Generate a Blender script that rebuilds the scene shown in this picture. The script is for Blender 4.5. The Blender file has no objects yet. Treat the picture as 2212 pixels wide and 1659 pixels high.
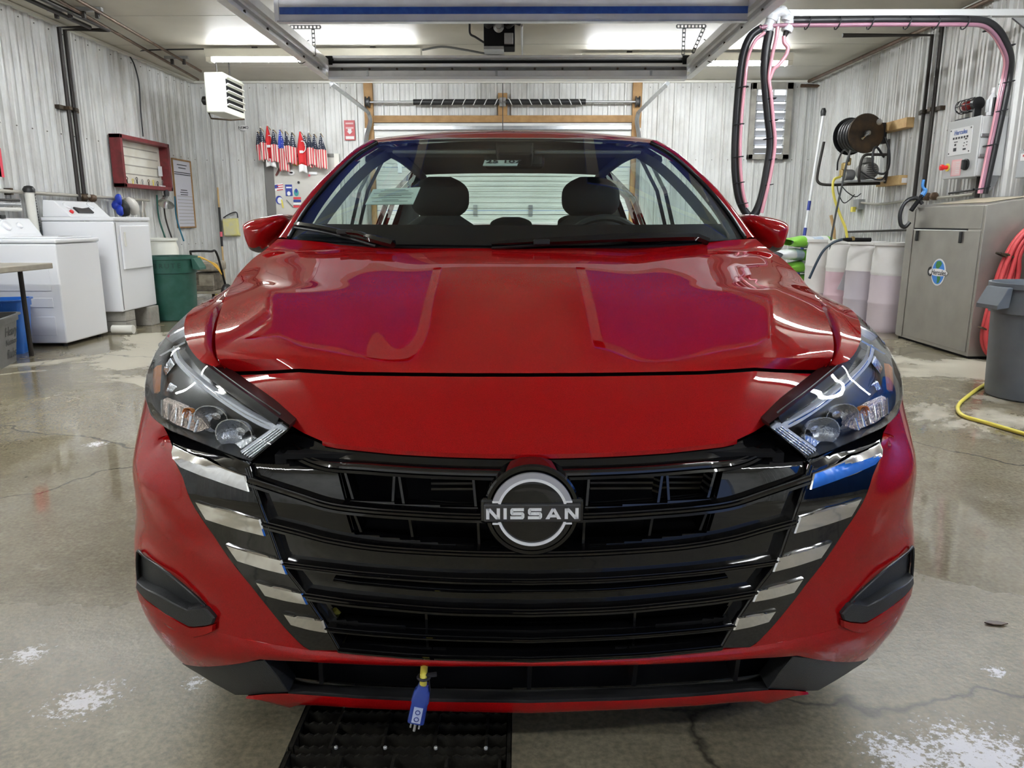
import bpy, bmesh, math, random
import numpy as np
from mathutils import Vector, Matrix
random.seed(7)
R = math.radians
scene = bpy.context.scene
COL = scene.collection

# ------------------------------------------------------------------ camera
F, CX, CY, CAMH = 1620.0, 1106.0, 829.5, 1.06
PITCH, YAW = R(12.24), R(0.484)
cam_d = bpy.data.cameras.new('camera'); cam = bpy.data.objects.new('camera', cam_d); COL.objects.link(cam)
cam_d.sensor_width = 36.0; cam_d.lens = 36.0 * F / 2212.0; cam_d.clip_start = 0.05
cam.location = (0, 0, CAMH); cam.rotation_euler = (R(90) - PITCH, 0, YAW)
scene.camera = cam
# ------------------------------------------------------------------ world, exposure
w = bpy.data.worlds.new('world'); scene.world = w; w.use_nodes = True
w.node_tree.nodes['Background'].inputs[0].default_value = (0.30, 0.42, 0.75, 1)
w.node_tree.nodes['Background'].inputs[1].default_value = 0.6
scene.view_settings.view_transform = 'Standard'; scene.view_settings.look = 'None'
scene.view_settings.gamma = 1.0; scene.view_settings.use_curve_mapping = False
scene.view_settings.exposure = 0.75
TUBE = 62.0        # strength of every fluorescent tube

# ------------------------------------------------------------------ room measures
XL, XR, YB, YF, ZC = -4.61, 4.15, 11.2, -3.2, 2.99

# ------------------------------------------------------------------ from a place seen in the view to a place in the room
fw = np.array([-math.sin(YAW)*math.cos(PITCH), math.cos(YAW)*math.cos(PITCH), -math.sin(PITCH)])
rt = np.array([math.cos(YAW), math.sin(YAW), 0.0]); up = np.cross(rt, fw)
CO = np.array([0.0, 0.0, CAMH])
def ray(px, py): return fw*F + rt*(px-CX) - up*(py-CY)
def on(px, py, ax, v):
    d = ray(px, py); t = (v-CO[ax])/d[ax]; return Vector(CO + t*d)
def onX(px, py, v): return on(px, py, 0, v)
def onY(px, py, v): return on(px, py, 1, v)
def onZ(px, py, v): return on(px, py, 2, v)
LW = lambda px, py, off=0.0: onX(px, py, XL+off)
RW = lambda px, py, off=0.0: onX(px, py, XR-off)
BW = lambda px, py, off=0.0: onY(px, py, YB-off)
CE = lambda px, py, off=0.0: onZ(px, py, ZC-off)
FL = lambda px, py, z=0.0: onZ(px, py, z)

# ------------------------------------------------------------------ mesh helpers
class MB:
    def __init__(s): s.v = []; s.f = []
    def add(s, v, f):
        n = len(s.v); s.v += [tuple(p) for p in v]; s.f += [tuple(i+n for i in q) for q in f]; return s
    def box(s, c, d, rot=None, taper=1.0):
        x, y, z = d[0]/2, d[1]/2, d[2]/2
        P = [Vector((sx*x*(taper if sz > 0 else 1), sy*y*(taper if sz > 0 else 1), sz*z)) for sz in (-1, 1) for sx, sy in ((-1,-1),(1,-1),(1,1),(-1,1))]
        if rot is not None: P = [rot @ p for p in P]
        c = Vector(c)
        return s.add([p+c for p in P], [(3,2,1,0),(4,5,6,7),(0,1,5,4),(1,2,6,5),(2,3,7,6),(3,0,4,7)])
    def bx(s, a, b):
        a, b = Vector(a), Vector(b); return s.box((a+b)/2, [abs(b[i]-a[i]) for i in range(3)])
    def prism(s, poly, d):
        n = len(poly); d = Vector(d); P = [Vector(p) for p in poly]
        return s.add(P+[p+d for p in P], [tuple(range(n-1,-1,-1)), tuple(range(n, 2*n))]+[(i, (i+1)%n, (i+1)%n+n, i+n) for i in range(n)])
    def tube(s, pts, r, n=8, closed=False, cap=True, flat=1.0):
        P = [Vector(p) for p in pts]; m = len(P); rings = []
        rr = r if isinstance(r, (list, tuple)) else [r]*m
        ref = None
        for i in range(m):
            if closed: t = P[(i+1)%m]-P[i-1]
            else: t = P[min(i+1, m-1)]-P[max(i-1, 0)]
            if t.length < 1e-9: t = Vector((0,0,1))
            t.normalize()
            if ref is None: ref = Vector((0,0,1)) if abs(t.z) < 0.9 else Vector((1,0,0))
            a = t.cross(ref)
            if a.length < 1e-4: a = t.cross(Vector((0.3,1,0.2)))
            a.normalize(); b = a.cross(t); b.normalize(); ref = b
            rings.append([P[i]+(a*math.cos(2*math.pi*k/n)+b*math.sin(2*math.pi*k/n)*flat)*rr[i] for k in range(n)])
        f = []
        for i in range(m if closed else m-1):
            j = (i+1) % m
            for k in range(n): f.append((i*n+k, j*n+k, j*n+(k+1)%n, i*n+(k+1)%n))
        if cap and not closed: f += [tuple(range(n)), tuple(range((m-1)*n+n-1, (m-1)*n-1, -1))]
        return s.add([p for q in rings for p in q], f)
    def lathe(s, prof, n=24, M=None, cap=True):
        v = []; f = []; m = len(prof)
        for r, z in prof:
            for k in range(n):
                p = Vector((r*math.cos(2*math.pi*k/n), r*math.sin(2*math.pi*k/n), z))
                v.append(M @ p if M is not None else p)
        for i in range(m-1):
            for k in range(n): f.append((i*n+k, i*n+(k+1)%n, (i+1)*n+(k+1)%n, (i+1)*n+k))
        if cap: f += [tuple(range(n-1,-1,-1)), tuple(range((m-1)*n, m*n))]
        return s.add(v, f)
    def grid(s, rows):
        n = len(rows[0]); m = len(rows)
        return s.add([p for r_ in rows for p in r_], [(i*n+j, i*n+j+1, (i+1)*n+j+1, (i+1)*n+j) for i in range(m-1) for j in range(n-1)])
    def build(s, name, mat, parent=None, smooth=None, **kw):
        me = bpy.data.meshes.new(name); me.from_pydata([tuple(p) for p in s.v], [], s.f)
        if kw.get('weld'):
            bm = bmesh.new(); bm.from_mesh(me); bmesh.ops.remove_doubles(bm, verts=bm.verts, dist=kw['weld'])
            bmesh.ops.recalc_face_normals(bm, faces=bm.faces); bm.to_mesh(me); bm.free()
        me.update()
        o = bpy.data.objects.new(name, me); COL.objects.link(o)
        if mat is not None: me.materials.append(mat)
        if smooth is not None:
            me.polygons.foreach_set('use_smooth', [True]*len(me.polygons))
            if smooth < 179: me.set_sharp_from_angle(angle=R(smooth))
        if kw.get('bevel'):
            b = o.modifiers.new('bevel', 'BEVEL'); b.width = kw['bevel']; b.segments = kw.get('seg', 2); b.limit_method = 'ANGLE'; b.angle_limit = R(35)
        if kw.get('solid'):
            b = o.modifiers.new('solid', 'SOLIDIFY'); b.thickness = kw['solid']; b.offset = kw.get('off', 0)
        if parent is not None: adopt(o, parent)
        return o
def adopt(o, parent):
    o.parent = parent
    M = Matrix.Identity(4)
    chain = []
    p = parent
    while p is not None: chain.append(p); p = p.parent
    for p in reversed(chain): M = M @ p.matrix_parent_inverse @ p.matrix_basis
    o.matrix_parent_inverse = M.inverted()
def tag(o, label, cat, group=None):
    o['label'] = label; o['category'] = cat
    if group: o['group'] = group
    return o
def thing(name, label, cat, loc, group=None, rz=0.0):
    e = bpy.data.objects.new(name, None); COL.objects.link(e); e.empty_display_size = 0.05
    e.location = loc; e.rotation_euler = (0, 0, rz)
    return tag(e, label, cat, group)
def struct(o): o['kind'] = 'structure'; return o
def stuff(o): o['kind'] = 'stuff'; return o
def cr(pts, n=8, closed=False):
    """smooth curve through the points"""
    P = [Vector(p) for p in pts]; m = len(P); out = []
    for i in range(m if closed else m-1):
        p1, p2 = P[i], P[(i+1)%m]
        p0 = P[i-1] if (closed or i > 0) else p1*2-p2
        p3 = P[(i+2)%m] if (closed or i < m-2) else p2*2-p1
        for k in range(n):
            t = k/n
            out.append(0.5*((2*p1)+(p2-p0)*t+(2*p0-5*p1+4*p2-p3)*t*t+(3*p1-p0-3*p2+p3)*t**3))
    if not closed: out.append(P[-1].copy())
    return out
def resample(pts, n):
    P = [Vector(p) for p in pts]; L = [0.0]
    for a, b in zip(P, P[1:]): L.append(L[-1]+(b-a).length)
    out = []
    for k in range(n):
        d = L[-1]*k/(n-1); i = 0
        while i < len(L)-2 and L[i+1] < d: i += 1
        t = (d-L[i])/max(L[i+1]-L[i], 1e-9); out.append(P[i].lerp(P[i+1], min(max(t, 0), 1)))
    return out
def coons(b, t, l, r, nu, nv):
    """rows of a Coons patch; b,t left->right; l,r bottom->top"""
    b, t, l, r = resample(b, nu), resample(t, nu), resample(l, nv), resample(r, nv)
    rows = []
    for j in range(nv):
        v = j/(nv-1); row = []
        for i in range(nu):
            u = i/(nu-1)
            row.append(b[i]*(1-v)+t[i]*v+l[j]*(1-u)+r[j]*u-(b[0]*(1-u)*(1-v)+b[-1]*u*(1-v)+t[0]*(1-u)*v+t[-1]*u*v))
        rows.append(row)
    return rows
def lerpt(x, tab):
    if x <= tab[0][0]: return tab[0][1]
    for (a, b), (c, d) in zip(tab, tab[1:]):
        if x <= c: return b+(d-b)*(x-a)/(c-a)
    return tab[-1][1]
def mono(x, tab):
    """smooth table look-up"""
    n = len(tab)
    if x <= tab[0][0]: return tab[0][1]+(x-tab[0][0])*(tab[1][1]-tab[0][1])/(tab[1][0]-tab[0][0])
    if x >= tab[-1][0]: return tab[-1][1]+(x-tab[-1][0])*(tab[-1][1]-tab[-2][1])/(tab[-1][0]-tab[-2][0])
    for i in range(n-1):
        if x <= tab[i+1][0]:
            x0, y0 = tab[i]; x1, y1 = tab[i+1]; h = x1-x0; t = (x-x0)/h
            d = (y1-y0)/h
            m0 = ((y1-tab[i-1][1])/(x1-tab[i-1][0])) if i > 0 else d
            m1 = ((tab[i+2][1]-y0)/(tab[i+2][0]-x0)) if i < n-2 else d
            return (2*t**3-3*t*t+1)*y0+(t**3-2*t*t+t)*h*m0+(-2*t**3+3*t*t)*y1+(t**3-t*t)*h*m1
def text_mesh(name, body, size, M, mat, parent=None, depth=0.0005, align='CENTER', bold=0.0, sx=1.0, shear=0.0):
    c = bpy.data.curves.new(name, 'FONT'); c.body = body; c.size = size; c.extrude = depth; c.align_x = align; c.align_y = 'CENTER'; c.offset = bold; c.shear = shear; c.resolution_u = 3
    o = bpy.data.objects.new(name, c); COL.objects.link(o)
    dg = bpy.context.evaluated_depsgraph_get(); dg.update()
    me = bpy.data.meshes.new_from_object(o.evaluated_get(dg))
    bpy.data.objects.remove(o); bpy.data.curves.remove(c)
    me.transform(M @ Matrix.Diagonal((sx, 1, 1, 1)))
    me.materials.clear(); me.materials.append(mat)
    ob = bpy.data.objects.new(name, me); COL.objects.link(ob)
    if parent is not None: adopt(ob, parent)
    return ob
def frameM(o, xdir, ydir):
    """matrix of a flat frame at o: x along xdir, y along ydir, z out of it"""
    x = Vector(xdir).normalized(); z = x.cross(Vector(ydir)).normalized(); y = z.cross(x)
    return Matrix(((x.x, y.x, z.x, o[0]), (x.y, y.y, z.y, o[1]), (x.z, y.z, z.z, o[2]), (0, 0, 0, 1)))
LWF = lambda p: frameM(p, (0, 1, 0), (0, 0, 1))      # on the left wall, facing +X: text reads along +Y
RWF = lambda p: frameM(p, (0, -1, 0), (0, 0, 1))     # on the right wall, facing -X
BWF = lambda p: frameM(p, (1, 0, 0), (0, 0, 1))      # on the back wall, facing -Y

# ------------------------------------------------------------------ materials
MATS = {}
def mat(name, col=(0.8,0.8,0.8), rough=0.5, metal=0.0, coat=0.0, spec=0.5, trans=0.0, noise=None, bump=None, emit=None, es=0.0, ior=1.45, coat_rough=0.03, alpha=1.0):
    """noise=(scale, second colour, contrast low, high); bump=(scale, strength)"""
    if name in MATS: return MATS[name]
    m = bpy.data.materials.new(name); m.use_nodes = True; MATS[name] = m
    nt = m.node_tree; b = nt.nodes['Principled BSDF']; I = b.inputs
    I['Base Color'].default_value = (*col, 1); I['Roughness'].default_value = rough; I['Metallic'].default_value = metal
    I['Coat Weight'].default_value = coat; I['Coat Roughness'].default_value = coat_rough; I['Specular IOR Level'].default_value = spec
    I['Transmission Weight'].default_value = trans; I['IOR'].default_value = ior; I['Alpha'].default_value = alpha
    if emit: I['Emission Color'].default_value = (*emit, 1); I['Emission Strength'].default_value = es
    if noise or bump:
        tc = nt.nodes.new('ShaderNodeTexCoord')
    if noise:
        n = nt.nodes.new('ShaderNodeTexNoise'); n.inputs['Scale'].default_value = noise[0]; n.inputs['Detail'].default_value = 6
        nt.links.new(tc.outputs['Object'], n.inputs['Vector'])
        r = nt.nodes.new('ShaderNodeValToRGB'); r.color_ramp.elements[0].position = noise[2]; r.color_ramp.elements[1].position = noise[3]
        r.color_ramp.elements[0].color = (*noise[1], 1); r.color_ramp.elements[1].color = (*col, 1)
        nt.links.new(n.outputs['Fac'], r.inputs['Fac']); nt.links.new(r.outputs['Color'], I['Base Color'])
    if bump:
        n2 = nt.nodes.new('ShaderNodeTexNoise'); n2.inputs['Scale'].default_value = bump[0]; n2.inputs['Detail'].default_value = 5
        nt.links.new(tc.outputs['Object'], n2.inputs['Vector'])
        bp = nt.nodes.new('ShaderNodeBump'); bp.inputs['Strength'].default_value = bump[1]; bp.inputs['Distance'].default_value = 0.01
        nt.links.new(n2.outputs['Fac'], bp.inputs['Height']); nt.links.new(bp.outputs['Normal'], I['Normal'])
    return m
def glass_mat(name, tint=(0.8,0.9,0.88), ior=1.5, boost=1.0):
    """thin sheet of glass: clear with a Fresnel mirror on it"""
    m = bpy.data.materials.new(name); m.use_nodes = True; MATS[name] = m; nt = m.node_tree; nt.nodes.clear()
    o = nt.nodes.new('ShaderNodeOutputMaterial'); mx = nt.nodes.new('ShaderNodeMixShader')
    t = nt.nodes.new('ShaderNodeBsdfTransparent'); t.inputs[0].default_value = (*tint, 1)
    g = nt.nodes.new('ShaderNodeBsdfGlossy'); g.inputs['Roughness'].default_value = 0.01
    ge = nt.nodes.new('ShaderNodeNewGeometry'); dt_ = nt.nodes.new('ShaderNodeVectorMath'); dt_.operation = 'DOT_PRODUCT'
    nt.links.new(ge.outputs['Incoming'], dt_.inputs[0]); nt.links.new(ge.outputs['Normal'], dt_.inputs[1])
    def mth(op, a, b=None, clamp=False):
        n = nt.nodes.new('ShaderNodeMath'); n.operation = op; n.use_clamp = clamp
        for k, q in enumerate((a, b)):
            if q is None: continue
            if isinstance(q, (int, float)): n.inputs[k].default_value = q
            else: nt.links.new(q, n.inputs[k])
        return n.outputs[0]
    f0 = ((ior-1)/(ior+1))**2
    c = mth('ABSOLUTE', dt_.outputs['Value']); q5 = mth('POWER', mth('SUBTRACT', 1.0, c, True), 5.0)
    fac = mth('MULTIPLY', mth('MULTIPLY_ADD', q5, 1-f0), boost, True); fac.node.inputs[0].links[0].from_node.inputs[2].default_value = f0
    nt.links.new(fac, mx.inputs[0]); nt.links.new(t.outputs[0], mx.inputs[1]); nt.links.new(g.outputs[0], mx.inputs[2]); nt.links.new(mx.outputs[0], o.inputs[0])
    return m

def wall_material():
    m = mat('white_painted_steel', (0.62,0.62,0.60), 0.38)
    nt = m.node_tree; b = nt.nodes['Principled BSDF']
    tc = nt.nodes.new('ShaderNodeTexCoord'); mp = nt.nodes.new('ShaderNodeMapping'); mp.inputs['Scale'].default_value = (1.2, 1.2, 0.6)
    n = nt.nodes.new('ShaderNodeTexNoise'); n.inputs['Scale'].default_value = 2.2; n.inputs['Detail'].default_value = 7; n.inputs['Roughness'].default_value = 0.65
    r = nt.nodes.new('ShaderNodeValToRGB'); e = r.color_ramp.elements
    e[0].position = 0.28; e[0].color = (0.46,0.45,0.42,1); e[1].position = 0.55; e[1].color = (0.66,0.665,0.65,1)
    nt.links.new(tc.outputs['Object'], mp.inputs[0]); nt.links.new(mp.outputs[0], n.inputs['Vector']); nt.links.new(n.outputs['Fac'], r.inputs[0]); nt.links.new(r.outputs[0], b.inputs['Base Color'])
    return m
def floor_material():
    m = mat('wet_concrete', (0.3,0.28,0.25), 0.3)
    nt = m.node_tree; b = nt.nodes['Principled BSDF']; N = nt.nodes.new; L = nt.links.new
    tc = N('ShaderNodeTexCoord')
    def noise(sc, det, rough=0.6, dist=0.0, vec=None):
        n = N('ShaderNodeTexNoise'); n.inputs['Scale'].default_value = sc; n.inputs['Detail'].default_value = det; n.inputs['Roughness'].default_value = rough; n.inputs['Distortion'].default_value = dist
        L(vec or tc.outputs['Object'], n.inputs['Vector']); return n.outputs['Fac']
    def ramp(fac, stops):
        r = N('ShaderNodeValToRGB'); e = r.color_ramp.elements
        e[0].position, e[0].color = stops[0][0], (*stops[0][1], 1); e[1].position, e[1].color = stops[-1][0], (*stops[-1][1], 1)
        for p, c in stops[1:-1]:
            q = e.new(p); q.color = (*c, 1)
        L(fac, r.inputs[0]); return r.outputs[0]
    def mixc(fac, a, c):
        x = N('ShaderNodeMix'); x.data_type = 'RGBA'; L(fac, x.inputs[0]) if not isinstance(fac, float) else None
        if isinstance(fac, float): x.inputs[0].default_value = fac
        for k, q in ((6, a), (7, c)):
            if isinstance(q, tuple): x.inputs[k].default_value = (*q, 1)
            else: L(q, x.inputs[k])
        return x.outputs[2]
    g1 = lambda v: (v, v, v)
    base = ramp(noise(0.9, 8, 0.65, 0.4), [(0.3, (0.175,0.148,0.092)), (0.5, (0.245,0.212,0.140)), (0.7, (0.33,0.295,0.208))])
    fine = ramp(noise(75, 4), [(0.3, g1(0.55)), (0.7, g1(1.10))])
    fine2 = ramp(noise(16, 6, 0.75), [(0.32, g1(0.80)), (0.68, g1(1.12))])
    mf = N('ShaderNodeMix'); mf.data_type = 'RGBA'; mf.blend_type = 'MULTIPLY'; mf.inputs[0].default_value = 1.0; L(fine, mf.inputs[6]); L(fine2, mf.inputs[7]); fine = mf.outputs[2]
    mul = N('ShaderNodeMix'); mul.data_type = 'RGBA'; mul.blend_type = 'MULTIPLY'; mul.inputs[0].default_value = 1.0; L(base, mul.inputs[6]); L(fine, mul.inputs[7])
    # drier, paler patches
    dry = ramp(noise(0.55, 9, 0.62, 0.8), [(0.55, g1(0.0)), (0.60, g1(1.0))])
    c1 = mixc(dry, mul.outputs[2], (0.43,0.40,0.32))
    # soap foam: speckle where the larger noise is high, and a few spots
    sep = N('ShaderNodeSeparateXYZ'); L(tc.outputs['Object'], sep.inputs[0])
    spots = None
    for (px, py, rad) in ((180, 1510, 0.15), (2120, 1640, 0.26), (1960, 1640, 0.16), (60, 1415, 0.10), (345, 1310, 0.07), (205, 960, 0.10), (420, 1475, 0.05), (2150, 1450, 0.05)):
        p = FL(px, py)
        d = N('ShaderNodeVectorMath'); d.operation = 'DISTANCE'; L(tc.outputs['Object'], d.inputs[0]); d.inputs[1].default_value = p
        s_ = N('ShaderNodeMapRange'); s_.inputs[1].default_value = rad; s_.inputs[2].default_value = 0.0; s_.inputs[3].default_value = 0.0; s_.inputs[4].default_value = 0.34; L(d.outputs['Value'], s_.inputs[0])
        if spots is None: spots = s_.outputs[0]
        else:
            a = N('ShaderNodeMath'); a.operation = 'MAXIMUM'; L(spots, a.inputs[0]); L(s_.outputs[0], a.inputs[1]); spots = a.outputs[0]
    f1 = noise(60, 6, 0.75); f2 = noise(3.5, 5, 0.6)
    a = N('ShaderNodeMath'); a.operation = 'MULTIPLY_ADD'; L(f2, a.inputs[0]); a.inputs[1].default_value = 0.35; L(f1, a.inputs[2])
    a2 = N('ShaderNodeMath'); a2.operation = 'ADD'; L(a.outputs[0], a2.inputs[0]); L(spots, a2.inputs[1])
    foam = ramp(a2.outputs[0], [(0.90, g1(0.0)), (0.97, g1(1.0))])
    c2 = mixc(foam, c1, (0.72,0.72,0.74))
    # hair cracks
    vo = N('ShaderNodeTexVoronoi'); vo.feature = 'DISTANCE_TO_EDGE'; vo.inputs['Scale'].default_value = 0.42
    nz = N('ShaderNodeTexNoise'); nz.inputs['Scale'].default_value = 3.0; nz.inputs['Detail'].default_value = 6; L(tc.outputs['Object'], nz.inputs['Vector'])
    ad = N('ShaderNodeVectorMath'); ad.operation = 'MULTIPLY_ADD'; L(nz.outputs['Color'], ad.inputs[0]); ad.inputs[1].default_value = (0.35,0.35,0.0); L(tc.outputs['Object'], ad.inputs[2])
    L(ad.outputs[0], vo.inputs['Vector'])
    crk = ramp(vo.outputs['Distance'], [(0.0, g1(0.25)), (0.0035, g1(1.0))])
    mu2 = N('ShaderNodeMix'); mu2.data_type = 'RGBA'; mu2.blend_type = 'MULTIPLY'; mu2.inputs[0].default_value = 1.0; L(c2, mu2.inputs[6]); L(crk, mu2.inputs[7])
    L(mu2.outputs[2], b.inputs['Base Color'])
    # water film: gloss
    wet = ramp(noise(1.1, 7, 0.6, 0.6), [(0.40, g1(0.07)), (0.54, g1(0.17)), (0.66, g1(0.42))])
    yr_ = N('ShaderNodeMapRange'); yr_.interpolation_type = 'SMOOTHSTEP'; yr_.inputs[1].default_value = 1.1; yr_.inputs[2].default_value = 2.6; L(sep.outputs[1], yr_.inputs[0])
    wet = mixc(yr_.outputs[0], g1(0.50), wet)   # the drain side has dried to a dull film
    pud = None     # standing water
    for (px, py, rad) in ((120, 1010, 0.95), (330, 900, 0.7), (2080, 980, 0.7), (2100, 1150, 0.6)):
        d = N('ShaderNodeVectorMath'); d.operation = 'DISTANCE'; L(tc.outputs['Object'], d.inputs[0]); d.inputs[1].default_value = FL(px, py)
        s_ = N('ShaderNodeMapRange'); s_.inputs[1].default_value = rad; s_.inputs[2].default_value = 0.0; s_.inputs[3].default_value = 0.0; s_.inputs[4].default_value = 1.0; L(d.outputs['Value'], s_.inputs[0])
        if pud is None: pud = s_.outputs[0]
        else:
            a = N('ShaderNodeMath'); a.operation = 'MAXIMUM'; L(pud, a.inputs[0]); L(s_.outputs[0], a.inputs[1]); pud = a.outputs[0]
    a = N('ShaderNodeMath'); a.operation = 'MULTIPLY_ADD'; L(noise(2.2, 6, 0.6), a.inputs[0]); a.inputs[1].default_value = 0.7; L(pud, a.inputs[2])
    pmask = ramp(a.outputs[0], [(0.62, g1(0.0)), (0.72, g1(1.0))])
    ro = mixc(dry, wet, g1(0.45)); ro = mixc(pmask, ro, g1(0.045)); ro2 = mixc(foam, ro, g1(0.6)); L(ro2, b.inputs['Roughness'])
    bp = N('ShaderNodeBump'); bp.inputs['Strength'].default_value = 0.16; bp.inputs['Distance'].default_value = 0.004
    hn = N('ShaderNodeMath'); hn.operation = 'MULTIPLY_ADD'; L(noise(9, 4), hn.inputs[0]); hn.inputs[1].default_value = 2.0; L(noise(70, 3), hn.inputs[2])
    L(hn.outputs[0], bp.inputs['Height'])
    st_ = N('ShaderNodeMapRange'); st_.inputs[3].default_value = 0.16; st_.inputs[4].default_value = 0.02; L(pmask, st_.inputs[0]); L(st_.outputs[0], bp.inputs['Strength']); L(bp.outputs['Normal'], b.inputs['Normal'])
    b.inputs['Specular IOR Level'].default_value = 0.6
    return m

M_wall = wall_material(); M_floor = floor_material()
M_ceil = mat('ceiling_panel', (0.56,0.53,0.45), 0.5, noise=(1.5, (0.47,0.445,0.38), 0.3, 0.7), spec=0.3)
M_black = mat('black_plastic', (0.012,0.012,0.013), 0.4)
M_alu = mat('brushed_aluminium', (0.72,0.72,0.73), 0.35, 0.15, noise=(9, (0.62,0.62,0.63), 0.3, 0.7))
M_matte = mat('matte_black', (0.006,0.006,0.007), 0.7, spec=0.2)
M_gloss = mat('gloss_black', (0.003,0.003,0.0035), 0.05, coat=0.8, coat_rough=0.01)
M_dgrey = mat('dark_grey_plastic', (0.028,0.029,0.031), 0.45, bump=(400, 0.15))
M_chrome = mat('chrome', (0.82,0.82,0.82), 0.06, 1.0)
M_steel = mat('galvanised_steel', (0.46,0.47,0.48), 0.32, 0.85, noise=(12, (0.36,0.37,0.38), 0.3, 0.7))
M_stain = mat('stainless_steel', (0.40,0.385,0.35), 0.36, 0.75, noise=(5, (0.33,0.315,0.285), 0.3, 0.7))
M_white = mat('white_enamel', (0.78,0.79,0.81), 0.25)
M_offw = mat('off_white_paint', (0.70,0.69,0.63), 0.35)
M_paper = mat('paper', (0.80,0.80,0.80), 0.7)
M_ink = mat('ink', (0.02,0.02,0.025), 0.6)
M_blueink = mat('blue_ink', (0.03,0.10,0.38), 0.5)
M_wood = mat('lumber', (0.42,0.25,0.10), 0.6, noise=(9, (0.28,0.15,0.055), 0.3, 0.7))
M_lwood = mat('pale_lumber', (0.62,0.43,0.20), 0.6, noise=(14, (0.48,0.30,0.13), 0.3, 0.7))
M_copper = mat('dull_copper_pipe', (0.16,0.10,0.065), 0.5, 0.4, noise=(20, (0.09,0.06,0.04), 0.3, 0.7))
M_darkpipe = mat('dark_steel_pipe', (0.035,0.03,0.027), 0.45, 0.3)
M_rust = mat('rusty_steel', (0.075,0.045,0.022), 0.6, 0.3, noise=(9, (0.028,0.022,0.016), 0.35, 0.65))
M_red = mat('red_plastic', (0.55,0.02,0.025), 0.4)
M_yel = mat('yellow_rubber', (0.72,0.62,0.10), 0.35)
M_blue = mat('blue_plastic', (0.02,0.16,0.62), 0.3)
M_grey = mat('grey_plastic', (0.20,0.20,0.195), 0.5, noise=(8, (0.15,0.15,0.145), 0.3, 0.7))
M_cgrey = mat('cool_grey_plastic', (0.135,0.15,0.165), 0.45, noise=(6, (0.10,0.115,0.13), 0.3, 0.7))
M_green = mat('green_plastic', (0.012,0.075,0.052), 0.45, noise=(9, (0.03,0.10,0.08), 0.3, 0.6))
M_conc = mat('concrete_block', (0.36,0.34,0.30), 0.85, bump=(40, 0.5), noise=(12, (0.26,0.25,0.22), 0.3, 0.7))
M_tube = mat('fluorescent_tube', (1,1,1), 0.4, emit=(0.93,0.97,1.0), es=TUBE)
M_rubber = mat('black_rubber_hose', (0.018,0.018,0.02), 0.38)

# ================================================================== the room
def corrugated(length, z0, z1, skip=()):
    """profile of ribbed sheet along +s: list of (s, depth)"""
    P = []; per = 0.2286; s = 0.0
    while s < length:
        for ds, d in ((0.0, 0), (0.010, 0.030), (0.034, 0.030), (0.044, 0.0), (0.096, 0.0), (0.101, 0.009), (0.113, 0.009), (0.118, 0.0), (0.158, 0.0), (0.163, 0.009), (0.175, 0.009), (0.180, 0.0)):
            if s+ds < length: P.append((s+ds, d))
        s += per
    P.append((length, 0.0)); return P
def wall_sheet(name, origin, sdir, ndir, length, z0, z1):
    o = Vector(origin); sd = Vector(sdir); nd = Vector(ndir); prof = corrugated(length, z0, z1)
    mb = MB(); rows = [[o+sd*s+nd*d+Vector((0,0,z)) for s, d in prof] for z in (z0, z1)]
    mb.grid(rows)
    return struct(mb.build(name, M_wall))
m = MB().bx((XL-0.1, YF-0.1, -0.25), (XR+0.1, YB+0.1, -0.001))
# drain pit under the grate
GX0, GX1, GY0, GY1 = -0.475, -0.012, 0.95, 1.80
fl = MB()
for (a, b) in (((XL-0.1, YF-0.1, -0.1), (GX0, YB+0.1, 0)), ((GX1, YF-0.1, -0.1), (XR+0.1, YB+0.1, 0)), ((GX0, YF-0.1, -0.1), (GX1, GY0, 0)), ((GX0, GY1, -0.1), (GX1, YB+0.1, 0))): fl.bx(a, b)
floor = struct(fl.build('floor', M_floor))
pit = MB(); pit.bx((GX0, GY0, -0.32), (GX1, GY1, -0.30))
for a, b in (((GX0-0.02, GY0, -0.3), (GX0, GY1, -0.10)), ((GX1, GY0, -0.3), (GX1+0.02, GY1, -0.10)), ((GX0, GY0-0.02, -0.3), (GX1, GY0, -0.10)), ((GX0, GY1, -0.3), (GX1, GY1+0.02, -0.10))): pit.bx(a, b)
o = pit.build('drain_pit', mat('drain_sludge', (0.02,0.018,0.015), 0.5)); struct(o)
ceil_o = struct(MB().bx((XL-0.1, YF-0.1, ZC), (XR+0.1, YB+0.1, ZC+0.1)).build('ceiling', M_ceil))
seams = MB()
for y in np.arange(YF+1.2, YB, 1.22): seams.bx((XL, y-0.003, ZC-0.0015), (XR, y+0.003, ZC))
seams.build('seam', mat('ceiling_seam', (0.40,0.38,0.33), 0.5), ceil_o)
wl = wall_sheet('wall_left', (XL, YB, 0), (0, -1, 0), (1, 0, 0), YB-YF, 0, ZC)
wr = wall_sheet('wall_right', (XR, YF, 0), (0, 1, 0), (-1, 0, 0), YB-YF, 0, ZC)
PI0, PI1, PO0, PO1 = BW(806,180).x, BW(1366,180).x, BW(787,180).x, BW(1386,180).x
ZH0, ZH1 = BW(1085,266).z, BW(1085,251).z
wb = wall_sheet('wall_back', (XL, YB, 0), (1, 0, 0), (0, -1, 0), PO0-XL, 0, ZC)
w2 = MB(); prof = corrugated(XR-PO1, 0, ZC); w2.grid([[Vector((PO1+s, YB-d, z)) for s, d in prof] for z in (0, ZC)])
w2.build('sheet', M_wall, wb)
w3 = MB(); prof = corrugated(PO1-PO0, ZH1, ZC); w3.grid([[Vector((PO0+s, YB-d, z)) for s, d in prof] for z in (ZH1, ZC)])
w3.build('sheet', M_wall, wb)
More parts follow.
